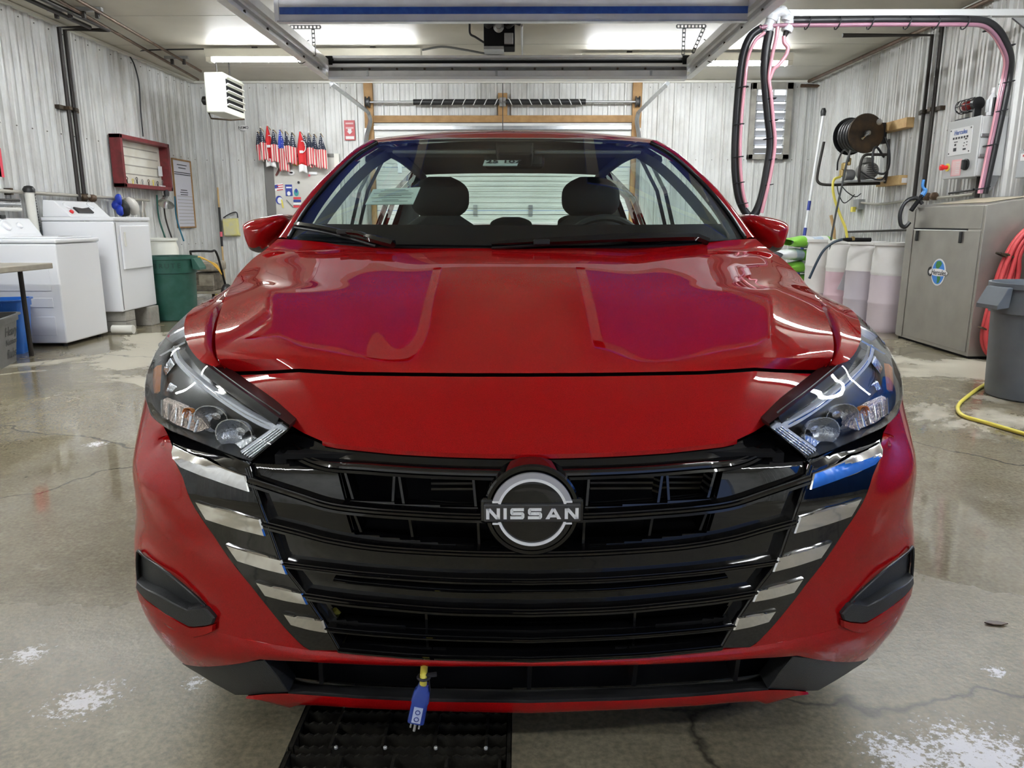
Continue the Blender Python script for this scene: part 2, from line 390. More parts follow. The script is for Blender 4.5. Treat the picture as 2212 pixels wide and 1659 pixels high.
# screw rows
def screws(parent, pts):
    mb = MB()
    for p, n in pts:
        p = Vector(p); n = Vector(n); mb.box(p+n*0.003, (0.010,)*3)
    stuff(mb.build('screw_row', mat('screw', (0.16,0.15,0.13), 0.5, 0.4), parent))
screws(wl, [((XL, y+0.075, z), (1,0,0)) for y in np.arange(3.0, YB, 0.2286) for z in (1.92, 0.75, 2.9)])
screws(wr, [((XR, y+0.075, z), (-1,0,0)) for y in np.arange(3.0, YB, 0.2286) for z in (1.92, 0.75, 2.9)])
screws(wb, [((x+0.075, YB, z), (0,-1,0)) for x in list(np.arange(XL+0.05, PO0-0.1, 0.2286))+list(np.arange(PO1+0.05, XR, 0.2286)) for z in (1.92, 2.9)])
# front wall behind the camera with a wide open doorway
wf = MB(); wf.bx((XL-0.1, YF-0.1, 0), (1.0, YF, ZC)); wf.bx((3.2, YF-0.1, 0), (XR+0.1, YF, ZC)); wf.bx((1.0, YF-0.1, 2.3), (3.2, YF, ZC))
struct(wf.build('wall_front', M_wall))
# cove trims
cv = MB(); cv.box((XL+0.03, (YB+YF)/2, ZC-0.02), (0.05, YB-YF, 0.03)); struct(cv.build('trim_1', M_offw))
cv = MB(); cv.box((XR-0.03, (YB+YF)/2, ZC-0.02), (0.05, YB-YF, 0.03)); struct(cv.build('trim_2', M_offw))
cv = MB(); cv.box(((XL+XR)/2, YB-0.03, ZC-0.02), (XR-XL, 0.05, 0.03)); struct(cv.build('trim_3', M_offw))

# ------------------------------------------------------------------ far garage door: posts, header, sections, spring
dt = thing('door_frame', 'brown lumber frame of posts and header around the closed garage door', 'door frame', ((PI0+PI1)/2, YB-0.03, 0))
post_d = 0.09
for a, b in ((PO0, PI0), (PI1, PO1)): MB().bx((a, YB-post_d, 0), (b, YB-0.02, ZC-0.04)).build('post', M_wood, dt, bevel=0.004)
MB().bx((PI0, YB-post_d, ZH0), (PI1, YB-0.02, ZH1)).build('header', M_wood, dt, bevel=0.004)
pc = BW(1086,180).x
MB().bx((pc-0.065, YB-post_d, ZH1), (pc+0.065, YB-0.02, BW(1086,203).z)).build('center_post', M_wood, dt, bevel=0.004)
M_door = mat('white_door_panel', (0.74,0.75,0.72), 0.4, noise=(3, (0.64,0.65,0.62), 0.3, 0.7))
d0 = thing('door_1', 'closed white sectional garage door at the far end of the bay', 'door', ((PI0+PI1)/2, YB-0.02, 0)); del d0['category']; d0['kind'] = 'structure'
sec = (ZH0-0.0)/4
for k in range(4):
    mb = MB(); z0, z1 = k*sec+0.004, (k+1)*sec-0.004
    mb.bx((PI0, YB-0.055, z0), (PI1, YB-0.01, z1))
    for q in range(9):
        zz = z0+(q+0.7)*(z1-z0)/9.6; mb.bx((PI0+0.02, YB-0.061, zz), (PI1-0.02, YB-0.055, zz+0.022))
    mb.build('door_section', M_door, d0, bevel=0.003)
for x in (PI0+0.35, pc-0.4, pc+0.4, PI1-0.35):
    for k in (1, 2, 3): MB().box((x, YB-0.066, k*sec), (0.06, 0.012, 0.16)).build('hinge', M_steel, d0)
MB().bx((PI0+0.01, YB-0.12, ZH0-0.10), (PI1-0.01, YB-0.06, ZH0-0.05)).build('top_strut', M_steel, d0)
sp = thing('torsion_spring', 'steel torsion spring shaft with black striped coils above the garage door', 'spring', ((PI0+PI1)/2, YB-0.16, BW(1085,224).z))
zs = BW(1085,224).z; ys = YB-0.16
MB().tube([(PI0-0.07, ys, zs), (PI1+0.07, ys, zs)], 0.016, 10).build('shaft', M_steel, sp, smooth=40)
c0, c1 = onY(893,224,ys).x, onY(1265,224,ys).x
M_coil = mat('black_spring', (0.03,0.03,0.032), 0.45, 0.3)
for a, b, dirn in ((c0, pc-0.05, 1), (pc+0.05, c1, -1)):
    o = MB().tube([(a, ys, zs), (b, ys, zs)], 0.038, 14).build('coil', M_coil, sp, smooth=40)
    n = 8
    for k in range(n):
        x = a+(b-a)*(k+0.6)/n; mb = MB()
        mb.tube([(x+dirn*0.05*t/6, ys-0.040*math.sin(R(10+160*t/6)), zs-0.040*math.cos(R(10+160*t/6))) for t in range(7)], 0.006, 5)
        mb.build('paint_stripe', M_paper, o)
MB().box((pc, ys+0.05, zs), (0.09, 0.12, 0.12)).build('center_bracket', M_steel, sp, bevel=0.006)
for x in (PI0-0.06, PI1+0.06):
    MB().lathe([(0.03,-0.03),(0.075,-0.03),(0.075,-0.02),(0.055,-0.015),(0.055,0.015),(0.075,0.02),(0.075,0.03),(0.03,0.03)], 18, Matrix.Translation((x, ys, zs)) @ Matrix.Rotation(R(90), 4, 'Y')).build('cable_drum', mat('cast_metal', (0.08,0.08,0.08), 0.5, 0.6), sp, smooth=40)
# tracks of that door
for k, (x, pxs) in enumerate(((PI0-0.10, (797, 240, 716, 180)), (PI1+0.10, (1378, 240, 1442, 180)))):
    a = onY(pxs[0], pxs[1], YB-0.25); b = onZ(pxs[2], pxs[3], a.z+0.03)
    t = thing('door_track', ('curved galvanised door track beside the red sign' if k == 0 else 'curved galvanised door track beside the louvred vent'), 'track', (x, YB-0.12, 0))
    pts = [(x, YB-0.12, 0.3), (x, YB-0.12, 1.9), (x, YB-0.13, 2.2), (a.x, YB-0.19, 2.42), (a.x, YB-0.32, a.z-0.02)]
    pts = cr(pts, 5)+[Vector((b.x, b.y, b.z))]
    MB().tube(pts, 0.03, 4).build('rail', M_steel, t)
    sgn = -1 if k == 0 else 1
    for z in (0.9, 1.7, 2.3): MB().box((x, YB-0.07, z), (0.05, 0.06, 0.09)).build('bracket', M_steel, t)
oc = MB().tube([onY(1086,180,YB-0.2), onY(1086,290,YB-0.2)], 0.007, 6); oc.build('pull_cord', M_darkpipe, sp)

# ------------------------------------------------------------------ fluorescent fixtures
def fixture(xc, yc, z, label, length=2.44):
    t = thing('light_fixture', label, 'light', (xc, yc, z), 'fluorescent fixtures on the ceiling')
    L2 = length/2
    mb = MB(); mb.bx((xc-L2, yc-0.055, z-0.045), (xc+L2, yc+0.055, z+0.045)); mb.build('housing', mat('fixture_enamel', (0.66,0.63,0.54), 0.4), t, bevel=0.006)
    for dy in (-0.03, 0.03): MB().tube([(xc-L2+0.04, yc+dy, z-0.066), (xc+L2-0.04, yc+dy, z-0.066)], 0.019, 10).build('tube', M_tube, t, smooth=40)
    for sx in (-1, 1): MB().bx((xc+sx*(L2-0.035)-0.03, yc-0.055, z-0.092), (xc+sx*(L2-0.035)+0.03, yc+0.055, z-0.045)).build('end_socket', mat('fixture_enamel'), t)
    for sx in (-0.55, 0.55): MB().bx((xc+sx*L2-0.03, yc-0.015, z+0.045), (xc+sx*L2+0.03, yc+0.015, ZC)).build('hanger', M_darkpipe, t)
    return t
fa = onZ(440, 128, 2.86); fb = onZ(1718, 136, 2.86)
fixture(fa.x+1.26, fa.y, 2.86+0.06, 'long fluorescent tube light beside the white heater')
fixture(fb.x-1.26, fb.y, 2.86+0.06, 'long fluorescent tube light behind the hanging hoses')
for x, y, l_, lab in ((-3.12, 4.9, 2.0, 'above the car bonnet on the laundry side'), (2.88, 4.9, 2.0, 'above the car bonnet on the soap drum side'), (-3.12, 2.75, 2.0, 'above the car nose on the laundry side'), (2.88, 2.75, 2.0, 'above the car nose on the soap drum side'), (-3.0, -1.1, 2.0, 'by the wall facing the car, laundry side'), (2.8, -1.1, 2.0, 'by the wall facing the car, curtain side')):
    fixture(x, y, 2.92, 'long fluorescent tube light '+lab, l_)

# ================================================================== the car
CARM = Matrix.Rotation(R(1.175), 4, 'Z') @ Matrix.Translation((0.049, 1.225, 0))
CARI = CARM.inverted()
_co = CARI @ Vector(CO)
def cray(px, py):
    d = CARI.to_3x3() @ Vector(ray(px, py)); return d
def cpt(px, py, y):
    d = cray(px, py); t = (y-_co.y)/d.y; return _co+d*t
PLAN = [(0,0),(0.2,0.006),(0.4,0.026),(0.52,0.053),(0.62,0.090),(0.70,0.135),(0.77,0.195),(0.82,0.27),(0.85,0.36),(0.865,0.47),(0.872,0.60),(0.875,0.75)]
LEANT = [(0.12,0.05),(0.19,0.018),(0.25,0.0),(0.35,-0.008),(0.5,-0.006),(0.58,0.0),(0.64,0.022),(0.68,0.058),(0.72,0.11),(0.76,0.18),(0.80,0.28),(0.85,0.44)]
KT = [(0.15,0.99),(0.2,1.0),(0.25,1.01),(0.3,1.02),(0.4,1.015),(0.5,1.0),(0.6,1.0),(0.7,0.995),(0.85,0.985)]
def lean(z): return mono(z, LEANT)
def kz(z): return lerpt(z, KT)
def B(x, z):
    ax = abs(x)/kz(z); y = mono(ax, PLAN) if ax < 0.87 else 0.55+(ax-0.87)*40
    y += lean(z)
    if z > 0.63:
        xc = 0.335+(z-0.66)*1.05; y += 0.30*max(0.0, abs(x)-xc)*min(1.0, (z-0.63)/0.03)
    return y
def onB(px, py, off=0.0):
    d = cray(px, py); best = None; pg = None
    n = 160
    for i in range(n+1):
        y = -0.25+1.2*i/n; t = (y-_co.y)/d.y; p = _co+d*t
        g = p.y-(B(p.x, p.z)+off)
        if best is None or abs(g) < best[0]: best = (abs(g), y)
        if pg is not None and pg < 0 <= g:
            a, b = y-1.2/n, y
            for _ in range(24):
                mI = (a+b)/2; p = _co+d*((mI-_co.y)/d.y)
                if p.y-(B(p.x, p.z)+off) < 0: a = mI
                else: b = mI
            return p
        pg = g
    return _co+d*((best[1]-_co.y)/d.y)
def ctr(py, y):
    """point of the car's middle plane at depth y that shows at row py"""
    d = cray(1116, py); t = (y-_co.y)/d.y; p = _co+d*t; p.x = 0.0; return p
def ctrB(py, off=0.0):
    d = cray(1130, py); a, b = -0.3, 0.6
    for _ in range(40):
        mI = (a+b)/2; t = (mI-_co.y)/d.y; z = (_co+d*t).z
        if mI-(B(0, z)+off) < 0: a = mI
        else: b = mI
    return Vector((0, mI, z))
def nrmB(p):
    e = 0.004; x, z = p.x, p.z
    gx = (B(x+e, z)-B(x-e, z))/(2*e); gz = (B(x, z+e)-B(x, z-e))/(2*e)
    return Vector((gx, -1, gz)).normalized()
class CB(MB):
    """mesh in car coordinates"""
    def build(s, name, mat, parent=None, mirror=False, both=False, **kw):
        keep = (s.v, s.f)
        if both:
            s.v = s.v+[(-p[0], p[1], p[2]) for p in s.v]; n = len(keep[0]); s.f = s.f+[tuple(i+n for i in reversed(q)) for q in s.f]
        elif mirror:
            s.v = [(-p[0], p[1], p[2]) for p in s.v]; s.f = [tuple(reversed(q)) for q in s.f]
        s.v = [tuple(CARM @ Vector(p)) for p in s.v]
        o = MB.build(s, name, mat, parent, **kw); s.v, s.f = keep; return o
    def twice(s, name, mat, parent, **kw):
        """the piece and its twin on the other side of the car"""
        return [s.build(name, mat, parent, **kw), s.build(name, mat, parent, mirror=True, **kw)]

# paint
def paint_material():
    m = mat('red_metallic_paint', (0.30,0.006,0.010), 0.6, 0.0, coat=1.0, coat_rough=0.004, spec=0.0)
    nt = m.node_tree; b = nt.nodes['Principled BSDF']; tc = nt.nodes.new('ShaderNodeTexCoord')
    n = nt.nodes.new('ShaderNodeTexNoise'); n.inputs['Scale'].default_value = 900; n.inputs['Detail'].default_value = 1
    r = nt.nodes.new('ShaderNodeValToRGB'); r.color_ramp.elements[0].position = 0.3; r.color_ramp.elements[1].position = 0.75
    r.color_ramp.elements[0].color = (0.23,0.0016,0.0028,1); r.color_ramp.elements[1].color = (0.42,0.0042,0.0052,1)
    nt.links.new(tc.outputs['Object'], n.inputs['Vector']); nt.links.new(n.outputs['Fac'], r.inputs[0]); nt.links.new(r.outputs[0], b.inputs['Base Color'])
    b.inputs['Coat IOR'].default_value = 1.5
    return m
M_paint = paint_material()
M_ws = glass_mat('windshield_glass', (0.80,0.90,0.86), 1.5, 1.0)
M_sg = glass_mat('side_glass', (0.86,0.94,0.90), 1.45, 0.9)
M_lens = glass_mat('lamp_lens', (0.93,0.95,0.97), 1.45, 1.0)
M_int = mat('dark_interior', (0.035,0.034,0.033), 0.7)
M_seat = mat('seat_fabric', (0.022,0.021,0.020), 0.85)
M_liner = mat('headliner', (0.20,0.195,0.18), 0.9)
M_silver = mat('lamp_reflector', (0.75,0.76,0.78), 0.18, 1.0, bump=(160, 0.3))
M_drl = mat('light_guide', (0.80,0.82,0.88), 0.2, 0.0, coat=1.0, bump=(420, 0.3))
M_amber = mat('amber_lens', (0.75,0.22,0.03), 0.2, coat=0.6)
M_frit = mat('glass_frit', (0.005,0.005,0.008), 0.15)

CAR = thing('car', 'red metallic sedan parked nose-on in the wash bay', 'car', CARM @ Vector((0, 2.2, 0)), rz=R(1.175))

# ---------------------------------------------------------------- hood
def zc_h(y): d = y-0.19; return ctrB(808).z+0.275*d-0.058*d*d
hf = ctrB(804)
edge_px = [(484,802,None),(470,772,0.31),(465,738,0.37),(468,705,0.46),(476,672,0.58),(487,641,0.72),(497,622,0.86),(515,592,1.02),(545,560,1.15),(575,538,1.24),(600,516,1.30)]
edge3 = [onB(484,802)]+[cpt(*e) for e in edge_px[1:]]
cy = [hf.y, 0.25, 0.31, 0.41, 0.52, 0.65, 0.78, 0.93, 1.04, 1.12, 1.18]
NR = 61
E3 = resample(cr(edge3, 6), NR)
ycs = []
cyv = resample(cr([Vector((0, y, 0)) for y in cy], 6), NR)
NU = 121; rows = []
crx = onB(645, 798)
for i in range(NR):
    t = i/(NR-1); e = E3[i]; yc = cyv[i].y; zc = hf.z+0.275*(yc-hf.y)-0.058*(yc-hf.y)**2
    uc = 0.74+0.12*min(1, t*1.6)+0.06*t; A = 0.002+0.016*math.sin(math.pi*min(1, t*1.1))**0.8
    row = []
    for j in range(NU):
        u = -1+2*j/(NU-1); a = abs(u)
        drop = (zc-e.z)*a**3.0
        if a <= uc:
            q = max(0, (a-0.40)/(uc-0.40)); h = A*(q*q*(1.35-0.35*q)) - 0.006*math.exp(-((a-0.42)/0.12)**2)*(1-t*0.4)
        else: h = A*(1-((a-uc)/(1-uc)))**1.0
        if t < 0.06: pass
        row.append(Vector((u*(-e.x), yc+(e.y-yc)*a**2.2, zc-drop+h)))
    rows.append(row)
# front edge: the seam line, set on the same surface as the nose panel
seam = [onB(484,802), onB(520,802), onB(560,801), onB(605,799), onB(645,796), onB(690,799), onB(760,803), onB(900,805), onB(1020,806), ctrB(806)]
seam_t = [(abs(p.x), p) for p in reversed(seam)]
for j in range(NU):
    p0_ = rows[0][j]; ax_ = min(abs(p0_.x), seam_t[-1][0]); sg_ = -1 if p0_.x < 0 else 1
    for (xa_, pa_), (xb_, pb_) in zip(seam_t, seam_t[1:]):
        if xa_ <= ax_ <= xb_+1e-9:
            q_ = pa_.lerp(pb_, (ax_-xa_)/max(1e-9, xb_-xa_)); break
    d = Vector((0, q_.y-p0_.y, q_.z-p0_.z))
    for i in range(16): rows[i][j] = rows[i][j]+d*(1-i/16)**2
hb = CB().grid(rows)
# rolled front lip
lip = [[r_+Vector((0, 0.012*k, -0.004*k)) for r_ in rows[0]] for k in range(4)]
hb.grid(lip)
hood = hb.build('hood', M_paint, CAR, smooth=30)
hood_row0 = rows[0]; hood_rear = rows[-1]

# ---------------------------------------------------------------- nose panel between hood and grille
topL = [onB(483,811), onB(560,809), onB(645,804), onB(760,811), onB(900,813), onB(1020,814), ctrB(814)]
botL = [onB(696,953), onB(760,963), onB(850,972), onB(960,978), onB(1060,981), ctrB(982)]
sideL = [onB(696,953), onB(655,935), onB(615,910), onB(539,856), onB(483,811)]
mx = lambda L: [Vector((-p.x, p.y, p.z)) for p in reversed(L)]
full_top = topL+mx(topL[:-1]); full_bot = botL+mx(botL[:-1])
sideR = [Vector((-p.x, p.y, p.z)) for p in sideL]
npr = coons(full_bot, full_top, sideL, sideR, 121, 25)
for r_ in npr:
    for p in r_: p.y = B(p.x, p.z)
nb = CB().grid(npr)
under = [[p+Vector((0, 0.0, -0.004*k)) if k < 3 else p+Vector((0, 0.03, -0.010)) for p in npr[0]] for k in range(4)]
nb.grid(list(reversed(under)))
nb.grid([[p+Vector((0, 0.02*k, -0.012*k)) for p in npr[-1]] for k in (0, 1)])
CB().grid([[p+Vector((0, 0.014, -0.010)) for p in npr[-1]], [p+Vector((0, 0.05, 0.012)) for p in npr[-1]]]).build('seam_gap', M_matte, CAR)
nose = nb.build('nose_panel', M_paint, CAR, smooth=22)

# ---------------------------------------------------------------- fenders (top shoulder)
inner = [p+Vector((0.012, 0, -0.010)) for p in resample(cr(edge3[:9], 6), 30)]
outer_px = [(481,808,None),(450,792,0.285),(422,769,0.335),(403,738,0.41),(398,702,0.52),(409,673,0.64),(440,652,0.80),(478,633,1.0),(505,622,1.2)]
outer = [onB(481,808)]+[cpt(*q) for q in outer_px[1:]]
outer30 = resample(cr(outer, 6), 30)
frows = []
for k in range(9):
    v = k/8; row = []
    for a, b in zip(outer30, inner):
        p = a.lerp(b, v); bul = math.sin(math.pi*v); 
        p.z += 0.004*bul-0.012*math.exp(-((v-0.86)/0.13)**2); row.append(p)
    frows.append(row)
CB().grid(frows).twice('fender', M_paint, CAR, smooth=60)

# ---------------------------------------------------------------- bumper skin
PP = cr([Vector((x, y, 0)) for x, y in PLAN], 10)
PLn = [0.0]
for a, b in zip(PP, PP[1:]): PLn.append(PLn[-1]+(b-a).length)
def plan_s(s):
    d = s*PLn[-1]; i = 0
    while i < len(PLn)-2 and PLn[i+1] < d: i += 1
    t = (d-PLn[i])/(PLn[i+1]-PLn[i]); return PP[i].lerp(PP[i+1], t)
def s_of_x(x):
    x = abs(x)
    for i in range(len(PP)-1):
        if PP[i+1].x >= x:
            t = (x-PP[i].x)/(PP[i+1].x-PP[i].x); return (PLn[i]+t*(PLn[i+1]-PLn[i]))/PLn[-1]
    return 1.0
VOUT = [(668,1404),(654,1396),(608,1348),(542,1265),(472,1172),(416,1089),(393,1026),(376,975),(363,940)]
V3 = [onB(*q) for q in VOUT]
zV0 = V3[0].z; xV0 = abs(V3[0].x)
ZTOP = [(0.0,V3[-1].z),(0.13,V3[-1].z),(0.27,0.652),(0.33,0.680),(0.38,0.728),(0.46,0.767),(0.58,0.817),(0.70,0.85)]
zcb = ctrB(1424).z
def zband(s): x = plan_s(s).x; return lerpt(x, [(0,zcb),(xV0,zV0),(0.6,zV0+0.012),(0.75,0.315),(0.88,0.325)])
def zbot(s): x = plan_s(s).x; return lerpt(x, [(0,ctrB(1440).z),(0.42,onB(570+110,1431).z),(abs(onB(568,1425).x),onB(568,1425).z),(abs(onB(393,1432).x),onB(393,1432).z),(0.80,0.232),(0.84,0.245),(0.875,0.25)])
def skin(s, z, off=0.0):
    q = plan_s(s); fade = max(0.0, min(1.0, (0.75-q.y)/0.3)); 
    return Vector((-q.x*kz(z), q.y+lean(z)*fade*(1 if q.y < 0.25 else max(0.0, 1-(q.y-0.25)/0.2))-off, z))
V3r = resample(cr(V3, 4), 46)
LLc = [(364,928,0.205),(340,911,0.25),(326,898,0.28),(313,855,0.335),(316,812,0.385),(336,762,0.46),(365,718,0.55),(385,696,0.60),(408,674,0.64)]
LL3 = [cpt(*q) for q in LLc]
ZTOP = [(0.0, V3[-1].z), (V3[-1].y, V3[-1].z)]+[(p.y, p.z) for p in LL3]+[(0.75,0.845)]
XTOP = [(V3[-1].y, abs(V3[-1].x))]+[(p.y, abs(p.x)) for p in LL3]+[(0.75,0.835)]
rowsS = []
for v_, I_ in enumerate(V3r):
    v = v_/45; s0 = s_of_x(abs(I_.x)/kz(I_.z)); row = []
    for k in range(61):
        q = k/60; s = s0+(1-s0)*q
        zt = lerpt(plan_s(s).y, ZTOP); zb_ = zband(s); z = zb_+(zt-zb_)*v
        z = I_.z*(1-min(1, q*6))+z*min(1, q*6) if q < 1/6 else z
        p = skin(s, z)
        if k == 0: p = I_.copy()
        else:
            py_ = plan_s(s).y; t_ = max(0.0, (z-0.55)/max(0.02, zt-0.55)); xt_ = lerpt(py_, XTOP); f_ = t_**2*min(1, q*14)
            p.y = p.y*(1-f_)+max(py_, V3[-1].y)*f_; p.x = -(abs(p.x)*(1-f_)+min(xt_, abs(p.x))*f_)
        # concave flank under the lamp, with a crease falling towards the fog pocket
        cz = 0.50-0.26*(0.80-plan_s(s).x)
        p.y += 0.010*math.exp(-((z-cz+0.05)/0.045)**2)*min(1, q*5)*(1 if plan_s(s).y < 0.35 else 0.2)
        row.append(p)
    rowsS.append(row)
for _ in range(10):
    new_ = [[p.copy() for p in r_] for r_ in rowsS]
    for i in range(1, len(rowsS)-1):
        for j in range(1, len(rowsS[0])-1): new_[i][j] = rowsS[i][j]*0.5+(rowsS[i-1][j]+rowsS[i+1][j]+rowsS[i][j-1]+rowsS[i][j+1])*0.125
    rowsS = new_
FOGU = [(297,1192),(312,1203),(366,1241),(410,1277),(436,1301),(443,1313),(425,1318),(404,1322),(350,1290),(304,1262),(298,1250)]
def inpoly(x, y, P):
    c = False; n = len(P)
    for i in range(n):
        x1, y1 = P[i]; x2, y2 = P[(i+1)%n]
        if (y1 > y) != (y2 > y) and x < (x2-x1)*(y-y1)/(y2-y1)+x1: c = not c
    return c
def cproj(p):
    d = np.array(CARM @ Vector(p))-CO; z = d @ fw; return CX+F*(d @ rt)/z, CY-F*(d @ up)/z
sb = CB(); n0 = 61
vs = [p for r_ in rowsS for p in r_]
fs = []
for i in range(45):
    for j in range(60):
        q = (i*n0+j, i*n0+j+1, (i+1)*n0+j+1, (i+1)*n0+j)
        c = sum((vs[k] for k in q), Vector())/4
        if c.y < 0.40 and inpoly(*cproj(c), FOGU): continue
        fs.append(q)
sb.add(vs, fs)
sb.twice('bumper_side', M_paint, CAR, smooth=40)
# band under the grille, wrapping round the corners
rowsB = []
for i in range(9):
    v = i/8; row = []
    for k in range(-80, 81):
        s = abs(k)/80; za, zb_ = zbot(s), zband(s); z = za+(zb_-za)*v
        p = skin(s, z); p.y += 0.006*math.sin(math.pi*v)*-1
        if k > 0: p.x = -p.x
        row.append(p)
    rowsB.append(row)
bb = CB().grid(rowsB); bb.grid([[p+Vector((0, 0.02*(1-k), -0.0*k)) for p in rowsB[0]] for k in (0, 1)])
bb.grid([[p+Vector((0, 0.03*k, 0.002*k)) for p in rowsB[-1][40:121]] for k in (0, 1)])
bb.build('bumper_bar', M_paint, CAR, smooth=35)

# helper: patch on the front surface from a view outline
def fpatch(b, t, l, r, nu, nv, off):
    f = lambda L: [onB(x, y, off) if not isinstance(x, Vector) else x for x, y in L]
    rows = coons(f(b), f(t), f(l), f(r), nu, nv)
    for r_ in rows:
        for p in r_: p.y = B(p.x, p.z)+off
    return rows
def plate(b, t, l, r, nu, nv, off, thick=0.012, bev=0.0):
    """solid plate on the front surface"""
    rows = fpatch(b, t, l, r, nu, nv, off)
    cb = CB().grid(rows)
    rim = rows[0]+[r_[-1] for r_ in rows[1:]]+rows[-1][::-1][1:]+[r_[0] for r_ in rows[::-1]][1:-1]
    n = len(rim)
    mid = [p+Vector((0, bev, 0))+(sum(rim, Vector())/n-p).normalized()*-bev for p in rim]
    back = [p+Vector((0, thick, 0)) for p in mid]
    cb.add(rim+mid, [(i, (i+1)%n, (i+1)%n+n, i+n) for i in range(n)])
    cb.add(mid+back, [(i, (i+1)%n, (i+1)%n+n, i+n) for i in range(n)])
    return cb
def sweep(px, h, d, off=0.0, n=40, prof=None, full=True, y3=None):
    """bar with a stepped profile following the front surface from the side to the middle and on to the other side"""
    L = y3 if y3 else [onB(x, y, off) for x, y in px[:-1]]+([ctrB(px[-1][1], off)] if full else [onB(*px[-1], off)])
    L = resample(cr(L, 6) if len(L) > 2 else L, n)
    if full: L = L+mx(L[:-1])
    prof = prof or [(-0.035,-0.5),(0.45,-0.5),(0.85,-0.42),(0.85,-0.18),(0.62,-0.12),(0.95,0.0),(1.0,0.22),(0.80,0.30),(0.80,0.42),(0.45,0.5),(-0.035,0.5)]
    rows = []
    for i, p in enumerate(L):
        T = (L[min(i+1, len(L)-1)]-L[max(i-1, 0)]).normalized(); N = nrmB(p); U = T.cross(N).normalized()
        if U.z < 0: U = -U
        N = Vector((N.x, N.y, 0)).normalized()
        rows.append([p+N*(a*d if a > 0 else a)+U*(b*h) for a, b in prof])
    cb = CB().grid(rows); m_ = len(prof)
    cb.f += [tuple(range(m_)), tuple(range((len(L)-1)*m_+m_-1, (len(L)-1)*m_-1, -1))]
    return cb

# ---------------------------------------------------------------- grille
VD = [(737,1405),(706,1351),(682,1315),(658,1278),(634,1247),(611,1215),(593,1165),(575,1115),(556,1062),(538,1008)]
GR = bpy.data.objects.new('grille', None); COL.objects.link(GR); GR.location = CARM @ Vector((0, 0, 0.45)); adopt(GR, CAR); GR.matrix_parent_inverse = Matrix.Translation(-(CARM @ Vector((0,0,0)))) if False else GR.matrix_parent_inverse
VOl = [(668,1404),(654,1396),(608,1348),(542,1265),(472,1172),(416,1089),(393,1026),(376,975),(364,930)]
plate([(668,1404),(737,1405)], [(364,930),(420,950),(480,974),(538,1004)], VOl, VD, 12, 30, -0.003, 0.02, 0.003).twice('side_trim', M_gloss, GR, smooth=30)
sweep(VD, 0.010, 0.007, 0.0, 30, full=False).twice('divider_rib', M_gloss, GR, smooth=20)
O1 = [(724,1006),(744,1080),(1150,1106),(1150,1030),(1000,1026),(800,1014)]
O2 = [(742,1098),(760,1152),(1000,1180),(1150,1184),(1150,1122),(993,1118),(800,1106)]
O3 = [(712,1300),(728,1338),(900,1356),(1150,1362),(1150,1326),(970,1322),(800,1306)]
O4 = [(722,1360),(738,1388),(934,1400),(1150,1406),(1150,1380),(957,1375)]
gb = [onB(737,1405,0.012), onB(934,1416,0.012), ctrB(1420,0.012)]
gt = [onB(538,1006,0.012), onB(580,970,0.012), onB(625,935,0.012), onB(660,942,0.012), onB(700,960,0.012), onB(850,972,0.012), ctrB(980,0.012)]
gl = [onB(*q, 0.012) for q in VD]; grt = [ctrB(1420-440*k/9, 0.012) for k in range(10)]
rws = coons(gb, gt, gl, grt, 110, 110)
vs = []; fs = []
for r_ in rws:
    for p in r_: p.y = B(p.x, p.z)+0.012; vs.append(p)
for i in range(109):
    for j in range(109):
        q = (i*110+j, i*110+j+1, (i+1)*110+j+1, (i+1)*110+j); c = sum((vs[k] for k in q), Vector())/4
        X, Y = cproj(c)
        if any(inpoly(X, Y, P) for P in (O1, O2, O3, O4)): continue
        fs.append(q)
gp = CB(); gp.add(vs, fs); gp.build('backing_panel', M_gloss, GR, both=True, smooth=40)
BARS = [([(627,964),(701,998),(800,1008),(900,1015),(1000,1019),(1148,1022)], 0.020),
        ([(548,1034),(640,1064),(717,1088),(800,1099),(900,1106),(1000,1111),(1148,1114)], 0.019),
        ([(580,1127),(650,1145),(724,1164),(830,1180),(993,1190),(1148,1193)], 0.018),
        ([(616,1211),(700,1222),(798,1233),(980,1245),(1148,1248)], 0.013),
        ([(727,1245),(800,1254),(980,1268),(1148,1270)], 0.009),
        ([(662,1279),(750,1292),(830,1300),(970,1311),(1148,1315)], 0.017),
        ([(709,1349),(800,1358),(957,1368),(1148,1373)], 0.012),
        ([(738,1394),(830,1402),(934,1409),(1148,1414)], 0.013)]
for px, h in BARS: sweep(px, h, 0.020, 0.010, 46).build('grille_bar', M_gloss, GR, smooth=18)
def pin(px0, px1, r, depth, name='grille_slat', mt=None, par=None):
    a, b = onB(*px0, 0.02), onB(*px1, 0.02); cb = CB()
    w_ = r; cb.add([a+Vector((-w_,0,0)), a+Vector((w_,0,0)), b+Vector((w_,0,0)), b+Vector((-w_,0,0)), a+Vector((-w_,depth,0)), a+Vector((w_,depth,0)), b+Vector((w_,depth,0)), b+Vector((-w_,depth,0))], [(0,1,2,3),(7,6,5,4),(0,4,5,1),(1,5,6,2),(2,6,7,3),(3,7,4,0)])
    return cb.twice(name, mt or M_gloss, par or GR)
for a, b in (((860,1016),(872,1090)), ((852,1016),(848,1090)), ((1022,1030),(1028,1098)), ((882,1108),(893,1172)), ((1032,1115),(1035,1182)), ((920,1318),(922,1360)), ((922,1372),(924,1402)), ((742,1010),(762,1078)), ((762,1102),(780,1150))):
    pin(a, b, 0.0022, 0.05)
for a, b in (((724,1004),(744,1084)), ((744,1094),(760,1154))): pin(a, b, 0.006, 0.04, 'opening_frame')
